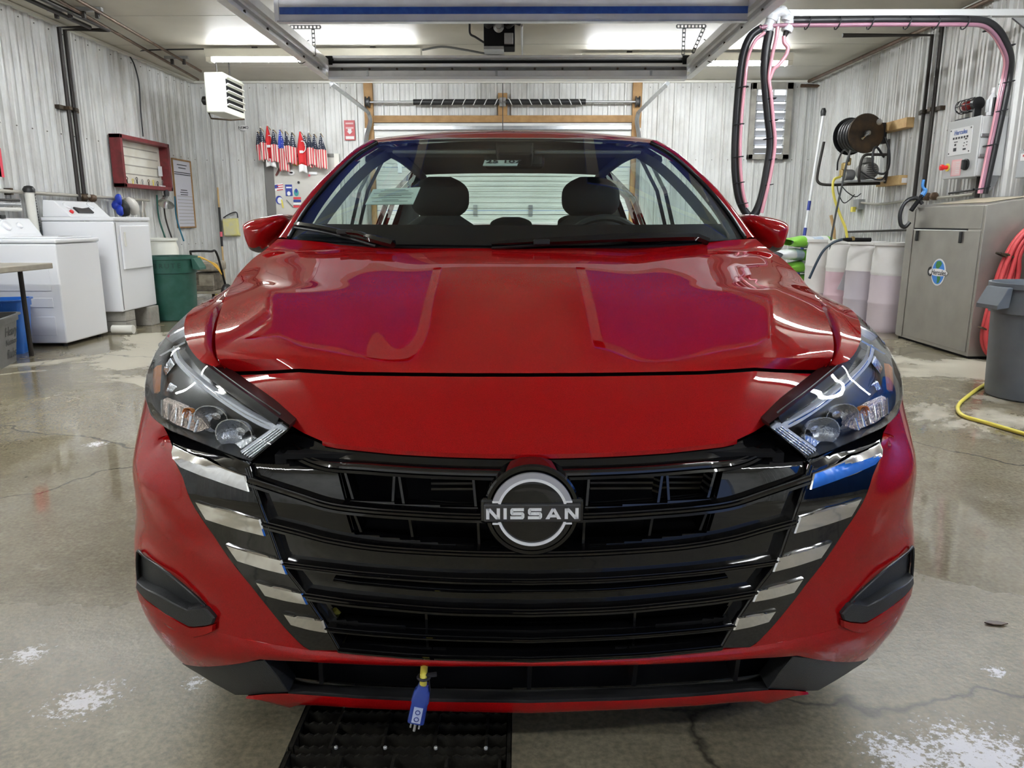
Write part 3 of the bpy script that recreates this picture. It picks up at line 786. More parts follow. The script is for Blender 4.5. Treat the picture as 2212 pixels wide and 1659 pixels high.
# what lies behind the openings
cb = CB(); cb.bx((-0.5, 0.15, 0.24), (0.5, 0.17, 0.66)); cb.bx((-0.44, 0.06, 0.645), (0.44, 0.17, 0.655)); cb.bx((-0.46, 0.07, 0.26), (-0.44, 0.16, 0.65)); cb.bx((0.44, 0.07, 0.26), (0.46, 0.16, 0.65))
cb.build('engine_bay_shroud', M_matte, GR)
M_fin = mat('radiator_fin', (0.16,0.15,0.13), 0.4, 0.8)
for k in range(5):
    z = 0.565+k*0.011; CB().bx((0.115, 0.115, z), (0.345, 0.13, z+0.004)).build('radiator_fin', M_fin, GR)
    CB().bx((-0.185, 0.115, z), (-0.105, 0.13, z+0.004)).build('radiator_fin', M_fin, GR)
CB().tube(cr([cpt(722,1318,0.05), cpt(735,1330,0.06), cpt(745,1336,0.08)], 5), 0.006, 8).build('block_heater_cable', M_yel, GR, smooth=50)
CB().tube(cr([cpt(745,1366,0.07), cpt(800,1374,0.06), cpt(850,1379,0.06), cpt(890,1376,0.09)], 5), 0.005, 8).build('block_heater_cable', M_yel, GR, smooth=50)
# chrome blades on the side trims
CH = [((389,1009),(535,1062),(527,1029),(374,963)), ((444,1122),(570,1158),(558,1123),(422,1085)), ((512,1212),(617,1241),(605,1211),(489,1179)), ((572,1287),(661,1306),(650,1283),(553,1259)), ((628,1350),(703,1367),(694,1342),(613,1328))]
for bl, br, tr, tl in CH:
    plate([bl, ((bl[0]+br[0])/2, (bl[1]+br[1])/2+2), br], [tl, ((tl[0]+tr[0])/2, (tl[1]+tr[1])/2+2), tr], [bl, tl], [br, tr], 10, 5, -0.010, 0.012, 0.003).twice('chrome_blade', M_chrome, GR, smooth=25)

# ---------------------------------------------------------------- emblem
EM = bpy.data.objects.new('emblem', None); COL.objects.link(EM); ec = ctrB(1097); ec.y = -0.022; EM.location = CARM @ ec; adopt(EM, CAR)
def disc(r0, r1, y0, y1, n=64):
    cb = CB(); Mx = Matrix.Translation((0, y0, ec.z)) @ Matrix.Rotation(R(90), 4, 'X'); cb.lathe([(r0, y0-y1), (r1, 0.0)] if False else [(r1, 0), (r0, y0-y1)], n, Mx); return cb
def ell(r, y, n=72): return [Vector((r*math.cos(2*math.pi*k/n), y, ec.z+r*math.sin(2*math.pi*k/n))) for k in range(n)]
def stack(rs, cap=True):
    cb = CB(); n = 72; V = []; 
    for r_, y in rs: V += ell(r_, y)
    f = [(i*n+k, i*n+(k+1)%n, (i+1)*n+(k+1)%n, (i+1)*n+k) for i in range(len(rs)-1) for k in range(n)]
    if cap: f.append(tuple(range((len(rs)-1)*n, len(rs)*n)))
    cb.add(V, f); return cb
y0 = -0.012
stack([(0.083, 0.03), (0.083, y0), (0.080, y0-0.004), (0.074, y0-0.004), (0.072, y0)], False).build('surround', M_gloss, EM, smooth=30)
stack([(0.072, y0), (0.071, y0-0.006), (0.058, y0-0.009), (0.035, y0-0.010), (0.0001, y0-0.0105)]).build('disc', mat('emblem_black', (0.006,0.006,0.007), 0.03, coat=1.0), EM, smooth=50)
def arc(r_out, r_in, a0, a1, y_a, y_b, n=40):
    cb = CB(); V = []
    for k in range(n+1):
        a = R(a0+(a1-a0)*k/n)
        for r_, y in ((r_out, y_b), (r_out, y_a), (r_in, y_a), (r_in, y_b)): V.append(Vector((r_*math.cos(a), y, ec.z+r_*math.sin(a))))
    f = []
    for k in range(n):
        for q in range(4): f.append((k*4+q, k*4+(q+1)%4, (k+1)*4+(q+1)%4, (k+1)*4+q))
    cb.add(V, f); return cb
M_ewht = mat('emblem_white', (0.88,0.88,0.90), 0.3)
M_eslv = mat('emblem_silver', (0.50,0.50,0.55), 0.3, 0.3, coat=1.0)
arc(0.0705, 0.0605, 18, 162, y0-0.0115, y0).build('silver_arc', M_eslv, EM, smooth=30)
arc(0.0605, 0.0560, 16, 164, y0-0.013, y0).build('white_arc', M_ewht, EM, smooth=30)
arc(0.0605, 0.0560, 196, 344, y0-0.013, y0).build('white_arc', M_ewht, EM, smooth=30)
for sx in (-1, 1):
    for sz in (-1, 1): CB().box((sx*0.0625, y0-0.0115, ec.z+sz*0.0195), (0.011, 0.003, 0.003)).build('white_foot', M_ewht, EM)
cb = CB(); cb.box((0, y0-0.0075, ec.z), (0.166, 0.015, 0.033)); cb.build('name_bar', mat('emblem_bar', (0.055,0.055,0.06), 0.15, 0.3, coat=1.0), EM, bevel=0.003)
cb = CB(); cb.box((0, y0+0.004, ec.z), (0.178, 0.02, 0.046)); cb.build('bar_surround', M_gloss, EM, bevel=0.006)
def letter(ch, x, w_, h, st):
    """stroke quads of a wide block letter, left edge x, centred on the emblem height"""
    b, t = -h/2, h/2; Q = []
    if ch == 'N': Q = [[(0,b),(st,b),(st,t),(0,t)], [(w_-st,b),(w_,b),(w_,t),(w_-st,t)], [(0,t),(st*1.25,t),(w_,b),(w_-st*1.25,b)]]
    elif ch == 'I': Q = [[(0,b),(w_,b),(w_,t),(0,t)]]
    elif ch == 'A': Q = [[(0,b),(st*1.2,b),(w_/2+st*0.45,t),(w_/2-st*0.45,t)], [(w_-st*1.2,b),(w_,b),(w_/2+st*0.45,t),(w_/2-st*0.45,t)], [(w_*0.26,b+h*0.16),(w_*0.74,b+h*0.16),(w_*0.66,b+h*0.40),(w_*0.34,b+h*0.40)]]
    elif ch == 'S':
        s2 = st*0.92; Q = [[(0,b),(w_-s2*0.6,b),(w_-s2*0.6,b+s2),(0,b+s2)], [(s2*0.6,t-s2),(w_*0.96,t-s2),(w_*0.96,t),(s2*0.6,t)], [(s2*0.6,-s2/2),(w_-s2*0.6,-s2/2),(w_-s2*0.6,s2/2),(s2*0.6,s2/2)],
            [(w_-s2,b+s2*0.45),(w_-s2*0.45,b),(w_,b+s2*0.7),(w_,s2*0.2-s2*0.4),(w_-s2*0.45,s2/2),(w_-s2,0)], [(s2,t-s2*0.45),(s2*0.45,t),(0,t-s2*0.7),(0,s2*0.2),(s2*0.45,-s2/2),(s2,0)]]
    cb = CB()
    for q in Q:
        P = [Vector((x+a, y0-0.0165, ec.z+c)) for a, c in q]; cb.prism(P, (0, 0.003, 0))
    return cb
xx = -0.0785; LT = [('N',0.0235),('I',0.0055),('S',0.0240),('S',0.0240),('A',0.0265),('N',0.0235)]
tot = sum(w_ for _, w_ in LT); gap = (0.157-tot)/5
for ch, w_ in LT:
    letter(ch, xx, w_, 0.0195, 0.0055).build('letter_'+ch.lower(), M_ewht, EM); xx += w_+gap
# number plate holder studs and the wet scuff line stay with the bars

# ---------------------------------------------------------------- lower intake, cladding, lip
cb = plate([(508,1501),(532,1501),(570,1498),(622,1495)], [(394,1434),(480,1430),(570,1427)], [(508,1501),(477,1484),(430,1456),(394,1434)], [(622,1495),(597,1460),(570,1427)], 16, 12, 0.004, 0.05, 0.002)
cb.twice('lower_cladding', M_dgrey, CAR, smooth=30)
front = [onB(622,1496,0.004), onB(660,1493,0.006), onB(772,1502,0.008), onB(923,1509,0.008), ctrB(1513,0.008)]
back = [cpt(592,1446,0.20), cpt(660,1470,0.16), cpt(772,1481,0.13), cpt(923,1487,0.122), ctr(1490,0.122)]
ff = resample(front, 40); bk = resample(back, 40); ff = ff+mx(ff[:-1]); bk = bk+mx(bk[:-1])
lowl = [p+Vector((0, 0.0, -0.008)) for p in ff]
CB().grid([lowl, ff, [a.lerp(b, 0.06)+Vector((0,0,0.001)) for a, b in zip(ff, bk)], bk]).build('intake_ledge', mat('worn_black_plastic', (0.02,0.02,0.021), 0.42, noise=(14, (0.035,0.035,0.036), 0.4, 0.6)), CAR, smooth=40)
lt = [(532,1504),(566,1500),(618,1498),(690,1503),(772,1509),(923,1516),(1148,1519)]
lb = [(534,1506),(580,1518),(625,1529),(645,1523),(690,1524),(772,1530),(923,1536),(1148,1541)]
f1 = resample([onB(x, y, 0.0) for x, y in lt[:-1]]+[ctrB(1519)], 50); f2 = resample([onB(x, y, 0.0) for x, y in lb[:-1]]+[ctrB(1541)], 50)
f1, f2 = f1+mx(f1[:-1]), f2+mx(f2[:-1])
CB().grid([[p+Vector((0,0.06,0.002)) for p in f2], f2, [a.lerp(b, 0.5)+Vector((0,-0.006,0)) for a, b in zip(f2, f1)], f1]).build('lip_spoiler', M_paint, CAR, smooth=40)
shp_ = [[Vector((x, B(x, 0.26)+0.118, z)) for x in np.linspace(-0.66, 0.66, 41)] for z in (0.145, 0.20, 0.29)]
CB().grid(shp_+[[Vector((x, B(x, 0.26)+0.05, 0.275)) for x in np.linspace(-0.66, 0.66, 41)]]).build('intake_shroud', M_matte, CAR)
for a, b in (((692,1431),(694,1478)), ((915,1437),(916,1486))):
    p0, p1 = cpt(*a, 0.035), cpt(*b, 0.085); w_ = 0.004
    cb = CB(); cb.add([p0+Vector((-w_,0,0)), p0+Vector((w_,0,0)), p1+Vector((w_,0,0)), p1+Vector((-w_,0,0)), p0+Vector((-w_,.08,0)), p0+Vector((w_,.08,0)), p1+Vector((w_,.05,0)), p1+Vector((-w_,.05,0))], [(0,1,2,3),(7,6,5,4),(0,4,5,1),(1,5,6,2),(2,6,7,3),(3,7,4,0)])
    cb.twice('intake_slat', M_black, CAR)
p0, p1 = ctr(1440, 0.03), ctr(1490, 0.085); CB().add([p0+Vector((-.004,0,0)), p0+Vector((.004,0,0)), p1+Vector((.004,0,0)), p1+Vector((-.004,0,0)), p0+Vector((-.004,.08,0)), p0+Vector((.004,.08,0)), p1+Vector((.004,.05,0)), p1+Vector((-.004,.05,0))], [(0,1,2,3),(7,6,5,4),(0,4,5,1),(1,5,6,2),(2,6,7,3),(3,7,4,0)]).build('intake_slat', M_black, CAR)

# ---------------------------------------------------------------- fog pockets
up_t = [(286,1184),(310,1200),(366,1240),(410,1276),(438,1301)]; up_b = [(293,1262),(305,1266),(355,1294),(404,1323),(446,1315)]
rowsF = fpatch(up_b, up_t, [(293,1262),(286,1184)], [(446,1315),(438,1301)], 26, 8, 0.016)
CB().grid(rowsF).twice('fog_pocket', M_dgrey, CAR, smooth=40)
pk = [onB(*q, -0.001) for q in FOGU]; pk = [p for p in pk]
CB().tube(cr(pk, 3, True), 0.003, 6, closed=True).twice('pocket_edge', M_black, CAR, smooth=60)
plate([(300,1296),(332,1328),(365,1354),(412,1377),(440,1372),(458,1364)], [(295,1272),(330,1308),(363,1331),(409,1357),(440,1355),(459,1350)], [(300,1296),(295,1272)], [(458,1364),(459,1350)], 26, 6, -0.009, 0.03, 0.006).twice('pocket_sill', M_paint, CAR, smooth=50)
plate([(294,1270),(330,1306),(363,1328),(409,1354),(440,1352),(456,1348)], [(296,1258),(340,1286),(375,1306),(404,1319),(440,1314),(460,1336)], [(294,1270),(296,1258)], [(456,1348),(460,1336)], 26, 6, -0.010, 0.03, 0.004).twice('fog_ledge', M_dgrey, CAR, smooth=30)

# ---------------------------------------------------------------- headlamps
LB = [(541,997,0.080),(500,983,0.092),(450,963,0.125),(400,943,0.165),(364,928,0.205),(340,911,0.25),(326,898,0.28)]
LR = [(541,997,0.080),(582,963,0.070),(622,931,0.078),(625,919,0.084)]
LT_ = [(625,919,0.084),(580,887,0.115),(539,857,0.160),(475,811,0.250),(447,790,0.285),(422,769,0.335),(403,738,0.41),(398,702,0.52),(408,674,0.64)]
LL = [(326,898,0.28),(313,855,0.335),(316,812,0.385),(336,762,0.46),(365,718,0.55),(385,696,0.60),(408,674,0.64)]
g3 = lambda L, dy=0.0, dz=0.0: [cpt(x, y, d+dy)+Vector((0,0,dz)) for x, y, d in L]
def lensrows(dy, bulge, shrink=1.0):
    b = g3(LB); r_ = g3(LR); t = g3(LT_); l = g3(LL)
    # bottom runs right->left in the lists: make it left->right
    rows = coons(cr(list(reversed(b)), 4), cr(list(reversed(t)), 4), cr(l, 4), r_, 40, 24)
    m_, n_ = len(rows), len(rows[0]); out = []
    cen = sum((p for q in rows for p in q), Vector())/(m_*n_)
    for i, q in enumerate(rows):
        o_ = []
        for j, p in enumerate(q):
            k = math.sin(math.pi*i/(m_-1))*math.sin(math.pi*min(1, 0.08+0.92*j/(n_-1)))
            o_.append(cen+(p-cen)*shrink+Vector((-0.45*bulge*k, -bulge*k+dy, 0.25*bulge*k)))
        out.append(o_)
    return out
lens_rows = lensrows(0.0, 0.009)
for mir in (False, True):
    HL = bpy.data.objects.new('headlamp', None); COL.objects.link(HL)
    c = cpt(470, 860, 0.25); c.x = -c.x if mir else c.x; HL.location = CARM @ c; adopt(HL, CAR)
    def put(cb, name, mt, **kw): return cb.build(name, mt, HL, mirror=mir, **kw)
    put(CB().grid(lens_rows), 'lens', M_lens, smooth=60)
    bk = lensrows(0.065, -0.01)
    cbk = CB().grid(bk); r0 = lensrows(0.002, 0.0)
    rim = lambda rr: rr[0]+[q[-1] for q in rr[1:]]+rr[-1][::-1][1:]+[q[0] for q in rr[::-1]][1:-1]
    A_, B_ = rim(r0), rim(bk); n = len(A_)
    cbk.add(A_+B_, [(i, (i+1)%n, (i+1)%n+n, i+n) for i in range(n)])
    put(cbk, 'housing', mat('lamp_housing', (0.010,0.010,0.011), 0.25), smooth=40)
    # black upper bezel along the hood edge, inside the lens
    def ribbon(px, wpx, dy, thick=0.004):
        """band along a view polyline (px,py,y), half width in view units"""
        P = [cpt(*q) for q in px]; P = resample(cr(P, 6), 40); V = []
        for i, p in enumerate(P):
            T = (P[min(i+1,39)]-P[max(i-1,0)]).normalized(); N = Vector((0.3 if False else -0.25,-1,0.25)).normalized(); U = T.cross(N).normalized()
            w_ = wpx(i/39)/1150.0; V.append((p+U*w_+Vector((0,dy,0)), p-U*w_+Vector((0,dy,0)), p-U*w_*0.6+N*thick+Vector((0,dy,0)), p+U*w_*0.6+N*thick+Vector((0,dy,0))))
        cb = CB(); n = len(V); cb.add([q for r_ in V for q in r_], [(i*4+k, i*4+(k+1)%4, (i+1)*4+(k+1)%4, (i+1)*4+k) for i in range(n-1) for k in range(4)]+[(0,1,2,3), ((n-1)*4+3,(n-1)*4+2,(n-1)*4+1,(n-1)*4)])
        return cb
    put(ribbon([(404,745,0.42),(440,793,0.31),(480,825,0.25),(540,868,0.165),(600,908,0.11)], lambda t: 17-3*t, 0.006, 0.003), 'upper_bezel', M_black, smooth=40)
    put(ribbon([(371,755,0.43),(383,785,0.375),(417,820,0.31),(468,860,0.235),(518,893,0.175),(570,922,0.125),(604,930,0.10)], lambda t: 9+3*t, 0.018, 0.010), 'light_guide', M_drl, smooth=50)
    cb = CB(); q = [cpt(604,918,0.098), cpt(620,929,0.092), cpt(541,993,0.092), cpt(514,978,0.105), cpt(578,932,0.108)]
    cb.prism([p+Vector((0,0.006,0)) for p in q], (0,0.012,0)); put(cb, 'light_guide', M_drl, bevel=0.003)
    for k in range(4):
        f = (k+1)/5; a = cpt(620-(620-592)*f, 929-(929-921)*f+4, 0.092); b_ = cpt(541-27*f*0.9, 993-15*f, 0.094)
        put(CB().tube([a+Vector((0,0.004,0)), b_+Vector((0,0.004,0))], 0.0016, 6), 'guide_rib', M_silver)
    put(ribbon([(375,748,0.43),(388,785,0.37),(424,822,0.30),(475,862,0.225),(525,895,0.165),(580,923,0.115)], lambda t: 1.6, 0.006, 0.002), 'guide_edge', M_chrome, smooth=40)
    # low beam bowl
    def bowl(px, py, y, r_, depth, name, mt, ax=(-0.25,-1,-0.05), sx=1.0):
        p = cpt(px, py, y); z = -Vector(ax).normalized(); x = Vector((1,0,0)); x = (x-z*x.dot(z)).normalized(); yv = z.cross(x)
        Mx = Matrix(((x.x*sx,yv.x,z.x,p.x),(x.y*sx,yv.y,z.y,p.y),(x.z*sx,yv.z,z.z,p.z),(0,0,0,1)))
        return put(CB().lathe([(r_*1.06,0.0),(r_,0.0),(r_*0.93,depth*0.35),(r_*0.7,depth*0.75),(r_*0.3,depth),(r_*0.28,depth*0.6),(0.001,depth*0.55)], 20, Mx, cap=False), name, mt, smooth=35)
    bowl(505, 940, 0.135, 0.030, 0.035, 'low_beam_reflector', M_silver, sx=1.25)
    bowl(455, 905, 0.20, 0.026, 0.03, 'high_beam_reflector', M_silver, sx=1.4)
    # turn signal: prismatic tray
    tr = [(352,862,0.30),(392,878,0.245),(436,905,0.20),(452,925,0.19),(425,935,0.19),(380,918,0.225),(350,900,0.27)]
    cb = CB(); P = [cpt(*q) for q in tr]; cb.prism(P, (0.0,0.02,0)); put(cb, 'turn_signal_reflector', mat('signal_reflector', (0.72,0.60,0.52), 0.16, 1.0, bump=(120, 1.0)), bevel=0.002)
    for k in range(6):
        f = k/5; a = cpt(352+78*f, 864+42*f, 0.295-0.10*f); b_ = cpt(352+70*f, 899+34*f, 0.268-0.08*f)
        put(CB().tube([a+Vector((0,-0.003,0)), b_+Vector((0,-0.003,0))], 0.0025, 6), 'prism_rib', M_silver)
    bowl(405, 893, 0.225, 0.011, 0.02, 'amber_bulb', M_amber)
    # upper reflector shelves and facets
    for (pts, mt) in (([(345,800,0.42),(362,775,0.43),(372,790,0.40),(352,815,0.40)], M_silver), ([(360,830,0.36),(400,848,0.31),(398,862,0.31),(352,848,0.35)], M_silver), ([(405,828,0.33),(468,876,0.245),(474,890,0.235),(410,850,0.31)], M_black), ([(415,850,0.30),(480,896,0.215),(478,912,0.21),(405,868,0.29)], mat('smoked_reflector', (0.22,0.22,0.23), 0.2, 0.9)), ([(480,880,0.235),(545,921,0.155),(560,935,0.14),(505,915,0.185)], mat('smoked_reflector')), ([(500,962,0.13),(540,945,0.12),(548,952,0.115),(515,976,0.118)], M_silver)):
        P = [cpt(*q)+Vector((0,0.012,0)) for q in pts]; put(CB().prism(P, (0.0,0.014,0.0)), 'reflector_facet', mt, bevel=0.002)
    P = [cpt(*q)+Vector((0.004,0.012,0)) for q in ((322,800,0.41),(330,792,0.41),(326,850,0.36),(318,858,0.36))]; put(CB().prism(P, (0.006,0.01,0)), 'side_marker', M_amber)
    put(ribbon([(330,778,0.46),(345,770,0.45),(372,755,0.43),(400,740,0.42)], lambda t: 4, 0.004, 0.003), 'shelf_edge', M_chrome)
    put(ribbon([(335,758,0.50),(365,735,0.49),(398,718,0.49)], lambda t: 16, 0.03, 0.004), 'upper_shelf', mat('smoked_reflector'))

# ---------------------------------------------------------------- body sides, wheels, floor pan
def side_x(y, z):
    base = lerpt(z, [(0.18,0.80),(0.26,0.84),(0.45,0.872),(0.62,0.875),(0.80,0.862),(0.88,0.845),(0.96,0.80)])
    tx = lerpt(y, [(0.62,0.80),(0.8,0.846),(1.0,0.868),(1.3,0.82),(1.5,0.80),(4.45,0.80)]); q = max(0.0, min(1.0, (z-0.58)/max(zsh(y)-0.58, 0.05))); base = base*(1-q*q)+tx*q*q
    f = lerpt(y, [(0.6,0.995),(1.2,1.0),(3.2,1.0),(3.9,0.965),(4.3,0.90),(4.45,0.80)]); return base*f
def zsh(y): return lerpt(y, [(0.62,0.835),(0.8,0.846),(1.0,0.855),(1.25,0.90),(1.4,0.965),(3.2,1.0),(4.0,1.03),(4.45,1.0)])
WC = [(0.83,0.315),(3.45,0.315)]
rowsY = []; ys_ = np.linspace(0.74, 4.45, 193); nz = 41
vs = [Vector((-side_x(y, 0.2+(zsh(y)-0.2)*k/(nz-1))*(1 if k < nz-3 else 1-0.012*(k-nz+3)), y, 0.2+(zsh(y)-0.2)*k/(nz-1))) for y in ys_ for k in range(nz)]
fs = []
for i in range(len(ys_)-1):
    for k in range(nz-1):
        q = (i*nz+k, (i+1)*nz+k, (i+1)*nz+k+1, i*nz+k+1); c = sum((vs[a] for a in q), Vector())/4
        if any((c.y-wy)**2+(c.z-wz)**2 < 0.355**2 for wy, wz in WC): continue
        fs.append(q)
cb = CB(); cb.add(vs, fs); cb.twice('body_side', M_paint, CAR, smooth=40)
for wy, wz in WC:
    P = [Vector((-side_x(wy, max(0.2, wz+0.355*math.sin(R(a))))+(0.02 if wy < 1 and a > 90 else 0.0), wy+0.355*math.cos(R(a)), wz+0.355*math.sin(R(a)))) for a in range(-18, (100 if wy < 1 else 199), 8)]
    CB().tube(P, 0.012, 6).twice('arch_lip', M_paint, CAR, smooth=50)
    cb = CB()
    cb.lathe([(0.20,-0.10),(0.30,-0.10),(0.315,-0.085),(0.315,0.085),(0.30,0.10),(0.20,0.10)], 40, Matrix.Translation((-0.745, wy, wz)) @ Matrix.Rotation(R(90), 4, 'Y'), cap=False)
    for tyre in cb.twice('tyre', M_rubber, CAR, smooth=40): pass
    cb = CB(); cb.lathe([(0.205,-0.09),(0.19,-0.06),(0.06,-0.07),(0.05,-0.085),(0.001,-0.085)], 30, Matrix.Translation((-0.745, wy, wz)) @ Matrix.Rotation(R(90), 4, 'Y'), cap=False)
    for k in range(10):
        a = 2*math.pi*k/10; cb.box((-0.83, wy+0.12*math.cos(a), wz+0.12*math.sin(a)), (0.02, 0.16, 0.03), Matrix.Rotation(a, 3, 'X'))
    cb.twice('wheel_rim', M_steel, CAR, smooth=30)
cb = CB(); cb.bx((-0.66, 0.24, 0.17), (0.66, 4.3, 0.24)); cb.bx((-0.80, 1.3, 0.17), (0.80, 3.0, 0.24)); cb.build('floor_pan', M_matte, CAR)
cb = CB(); cb.bx((-0.70, 1.05, 0.24), (0.70, 1.08, 0.90)); cb.build('firewall', M_matte, CAR)

# ---------------------------------------------------------------- cabin
gl_e = [(622,515,1.30),(655,460,1.46),(692,413,1.62),(732,369,1.78),(772,333,1.93),(813,308,2.04)]
ol_e = [(594,520,1.33),(643,452,1.52),(681,404,1.67),(722,364,1.83),(762,327,2.0),(798,304,2.16),(831,297,2.36)]
G3 = [cpt(*q) for q in gl_e]; O3_ = [cpt(*q) for q in ol_e]
wtop = [G3[-1], cpt(870,303,1.99), cpt(940,299,1.965), cpt(1030,298,1.95), ctr(298,1.945)]
wbot = [G3[0], cpt(700,519,1.24), cpt(800,524,1.18), cpt(950,527,1.15), ctr(529,1.13)]
mxl = lambda L: L+mx(L[:-1])
Wt = mxl(resample(cr(wtop, 4), 25)); Wb = mxl(resample(cr(wbot, 4), 25))
Wl = resample(cr(G3, 5), 25); Wr = [Vector((-p.x, p.y, p.z)) for p in Wl]
wrows = coons(Wb, Wt, Wl, Wr, 49, 25)
for i, q in enumerate(wrows):
    for j, p in enumerate(q):
        k = math.sin(math.pi*i/24)*(1-(abs(j-24)/24)**2.5); p += Vector((0, -0.012*k, 0.024*k))
WS = CB().grid(wrows).build('windshield', M_ws, CAR, smooth=60)
def wpt(u, v, off=0.0):
    """point of the windshield: u -1..1, v 0..1, pushed inwards by off"""
    j = (u+1)/2*48; i = v*24; a, b = int(min(j, 47)), int(min(i, 23)); fx, fy = j-a, i-b
    p = (wrows[b][a]*(1-fx)+wrows[b][a+1]*fx)*(1-fy)+(wrows[b+1][a]*(1-fx)+wrows[b+1][a+1]*fx)*fy
    return p+Vector((0, 0.46, -0.89))*off
# black printed border, just inside the glass
fr = CB()
for i in range(24):
    for j in range(48):
        u0, u1 = -1+2*j/48, -1+2*(j+1)/48; v0, v1 = i/24, (i+1)/24
        side = 0.095-0.045*v0
        if abs(u0+u1)/2 > 1-side or v1 < 0.13 or v0 > 0.95: fr.add([wpt(u0,v0,0.004), wpt(u1,v0,0.004), wpt(u1,v1,0.004), wpt(u0,v1,0.004)], [(0,1,2,3)])
fr.build('glass_border', M_frit, WS, weld=0.0005)
# cowl under the wipers
cw = [p+Vector((0,0.0,-0.012)) for p in Wb]; hr = [p+Vector((0,0.0,-0.012)) for p in resample(hood_rear, 49)]
CB().grid([hr, [a.lerp(b, 0.5)+Vector((0,0,-0.015)) for a, b in zip(hr, cw)], cw, [p+Vector((0,0.03,0.01)) for p in Wb]]).build('cowl', M_black, CAR, smooth=50)
# A pillars
O30 = resample(cr(O3_[:6], 5), 25)
prow = []
for k in range(5):
    v = k/4; prow.append([a.lerp(b, v)+Vector((-0.004, -0.004, 0.008))*math.sin(math.pi*v) for a, b in zip(O30, Wl)])
inr = [p+Vector((0.0, 0.03, -0.02)) for p in Wl]; outr = [p+Vector((0.05, 0.07, -0.05)) for p in O30]
cb = CB().grid([inr]+list(reversed(prow))+[[p+Vector((0.01,0.05,-0.02)) for p in O30]]); cb.twice('a_pillar', M_paint, CAR, smooth=50)
CB().tube([p+Vector((0.002,-0.002,0.003)) for p in Wl], 0.006, 6).twice('windshield_molding', M_black, CAR, smooth=60)
CB().grid([[p+Vector((0.02, 0.07, -0.035)) for p in Wl], [p+Vector((0.055,0.06,-0.055)) for p in Wl], [p+Vector((0.035,0.02,-0.03)) for p in Wl]]).twice('pillar_trim', M_liner, CAR, smooth=60)
# sail panel below the pillar to the fender
# roof
RT = [(None,None),((2.10,1.432),(0.600,2.20,1.412)),((2.45,1.470),(0.612,2.5,1.440)),((2.9,1.468),(0.605,2.9,1.440)),((3.3,1.425),(0.575,3.25,1.405)),((3.48,1.39),(0.555,3.42,1.375))]
rr = [Wt]
for c_, e_ in RT[1:]:
    row = []
    for j in range(49):
        u = -1+j/24; a = abs(u); row.append(Vector((u*e_[0], c_[0]+(e_[1]-c_[0])*a**2, c_[1]-(c_[1]-e_[2])*a**2.6)))
    rr.append(row)
cols = [cr([rr[i][j] for i in range(len(rr))], 6) for j in range(49)]
roofrows = [[cols[j][i] for j in range(49)] for i in range(len(cols[0]))]
CB().grid(roofrows).build('roof', M_paint, CAR, smooth=60)
CB().grid([[p+Vector((0,0.02,-0.045)) for p in q] for q in roofrows[1:]]).build('headliner', M_liner, CAR, smooth=60)
edgeL = [q[0] for q in roofrows]
rail = O30[-4:]+[Vector((p.x-0.015, p.y, p.z-0.012)) for p in edgeL[8:]]
CB().tube([p+Vector((0.02,0.01,-0.012)) for p in resample(cr(rail, 3), 30)], 0.020, 8).twice('roof_rail', M_paint, CAR, smooth=60)
# side windows, pillars
def belt(y): return Vector((-0.80 if y < 3.2 else -0.80+(y-3.2)*0.10, y, zsh(y)+0.005))
def top(y):
    L = O30+edgeL[8:]
    for a, b in zip(L, L[1:]):
        if a.y <= y <= b.y: return a.lerp(b, (y-a.y)/(b.y-a.y+1e-9))+Vector((-0.02,0,-0.025))
    return L[-1]+Vector((-0.02, 0, -0.025))
ysw = list(np.linspace(1.45, 3.35, 24))
CB().grid([[belt(y) for y in ysw], [top(y).lerp(belt(y), 0.5)+Vector((-0.025,0,0.0)) for y in ysw], [top(y) for y in ysw]]).twice('side_window', M_sg, CAR, smooth=60)
for ya, yb_, wd in ((2.55,2.60,0.045),(3.30,3.42,0.10)):
    cb = CB(); P = [belt(ya), top(ya).lerp(belt(ya), 0.5)+Vector((-0.025,0,0)), top(yb_)]
    cb.grid([[p+Vector((-0.004,-wd,0)) for p in P], [p+Vector((-0.004,wd,0)) for p in P]]); cb.grid([[p+Vector((0.035,-wd,0)) for p in P], [p+Vector((0.035,wd,0)) for p in P]]); cb.twice('pillar', M_black if wd < 0.06 else M_paint, CAR, smooth=60)
cb = CB(); P0 = [belt(1.33), belt(1.5), belt(1.62)]; P1 = [top(1.36), top(1.44)+Vector((0,0,-0.02)), top(1.62)]
cb.grid([P0, P1]); cb.twice('sail_panel', M_black, CAR)
# rear window, parcel shelf, deck
rt_ = roofrows[-1]; rbz = [Vector((u*0.62, 4.02-0.05*u*u, 1.055)) for u in np.linspace(-1, 1, 49)]
CB().grid([rt_, [a.lerp(b, 0.5)+Vector((0,0.02,0.03)) for a, b in zip(rt_, rbz)], rbz]).build('rear_window', M_sg, CAR, smooth=60)
for k in range(9):
    f = (k+1)/10.5; CB().tube([a.lerp(b, f)+Vector((0,0.015*math.sin(math.pi*f)-0.008,0.024*math.sin(math.pi*f)-0.008)) for a, b in zip(rt_[8:41:4], rbz[8:41:4])], 0.0012, 4).build('defroster_line', mat('defroster', (0.12,0.10,0.05), 0.6), CAR)
cb = CB(); cb.grid([[Vector((-0.66,3.30,0.98)),Vector((0.66,3.30,0.98))],[Vector((-0.62,4.05,1.03)),Vector((0.62,4.05,1.03))]]); cb.build('parcel_shelf', M_int, CAR)
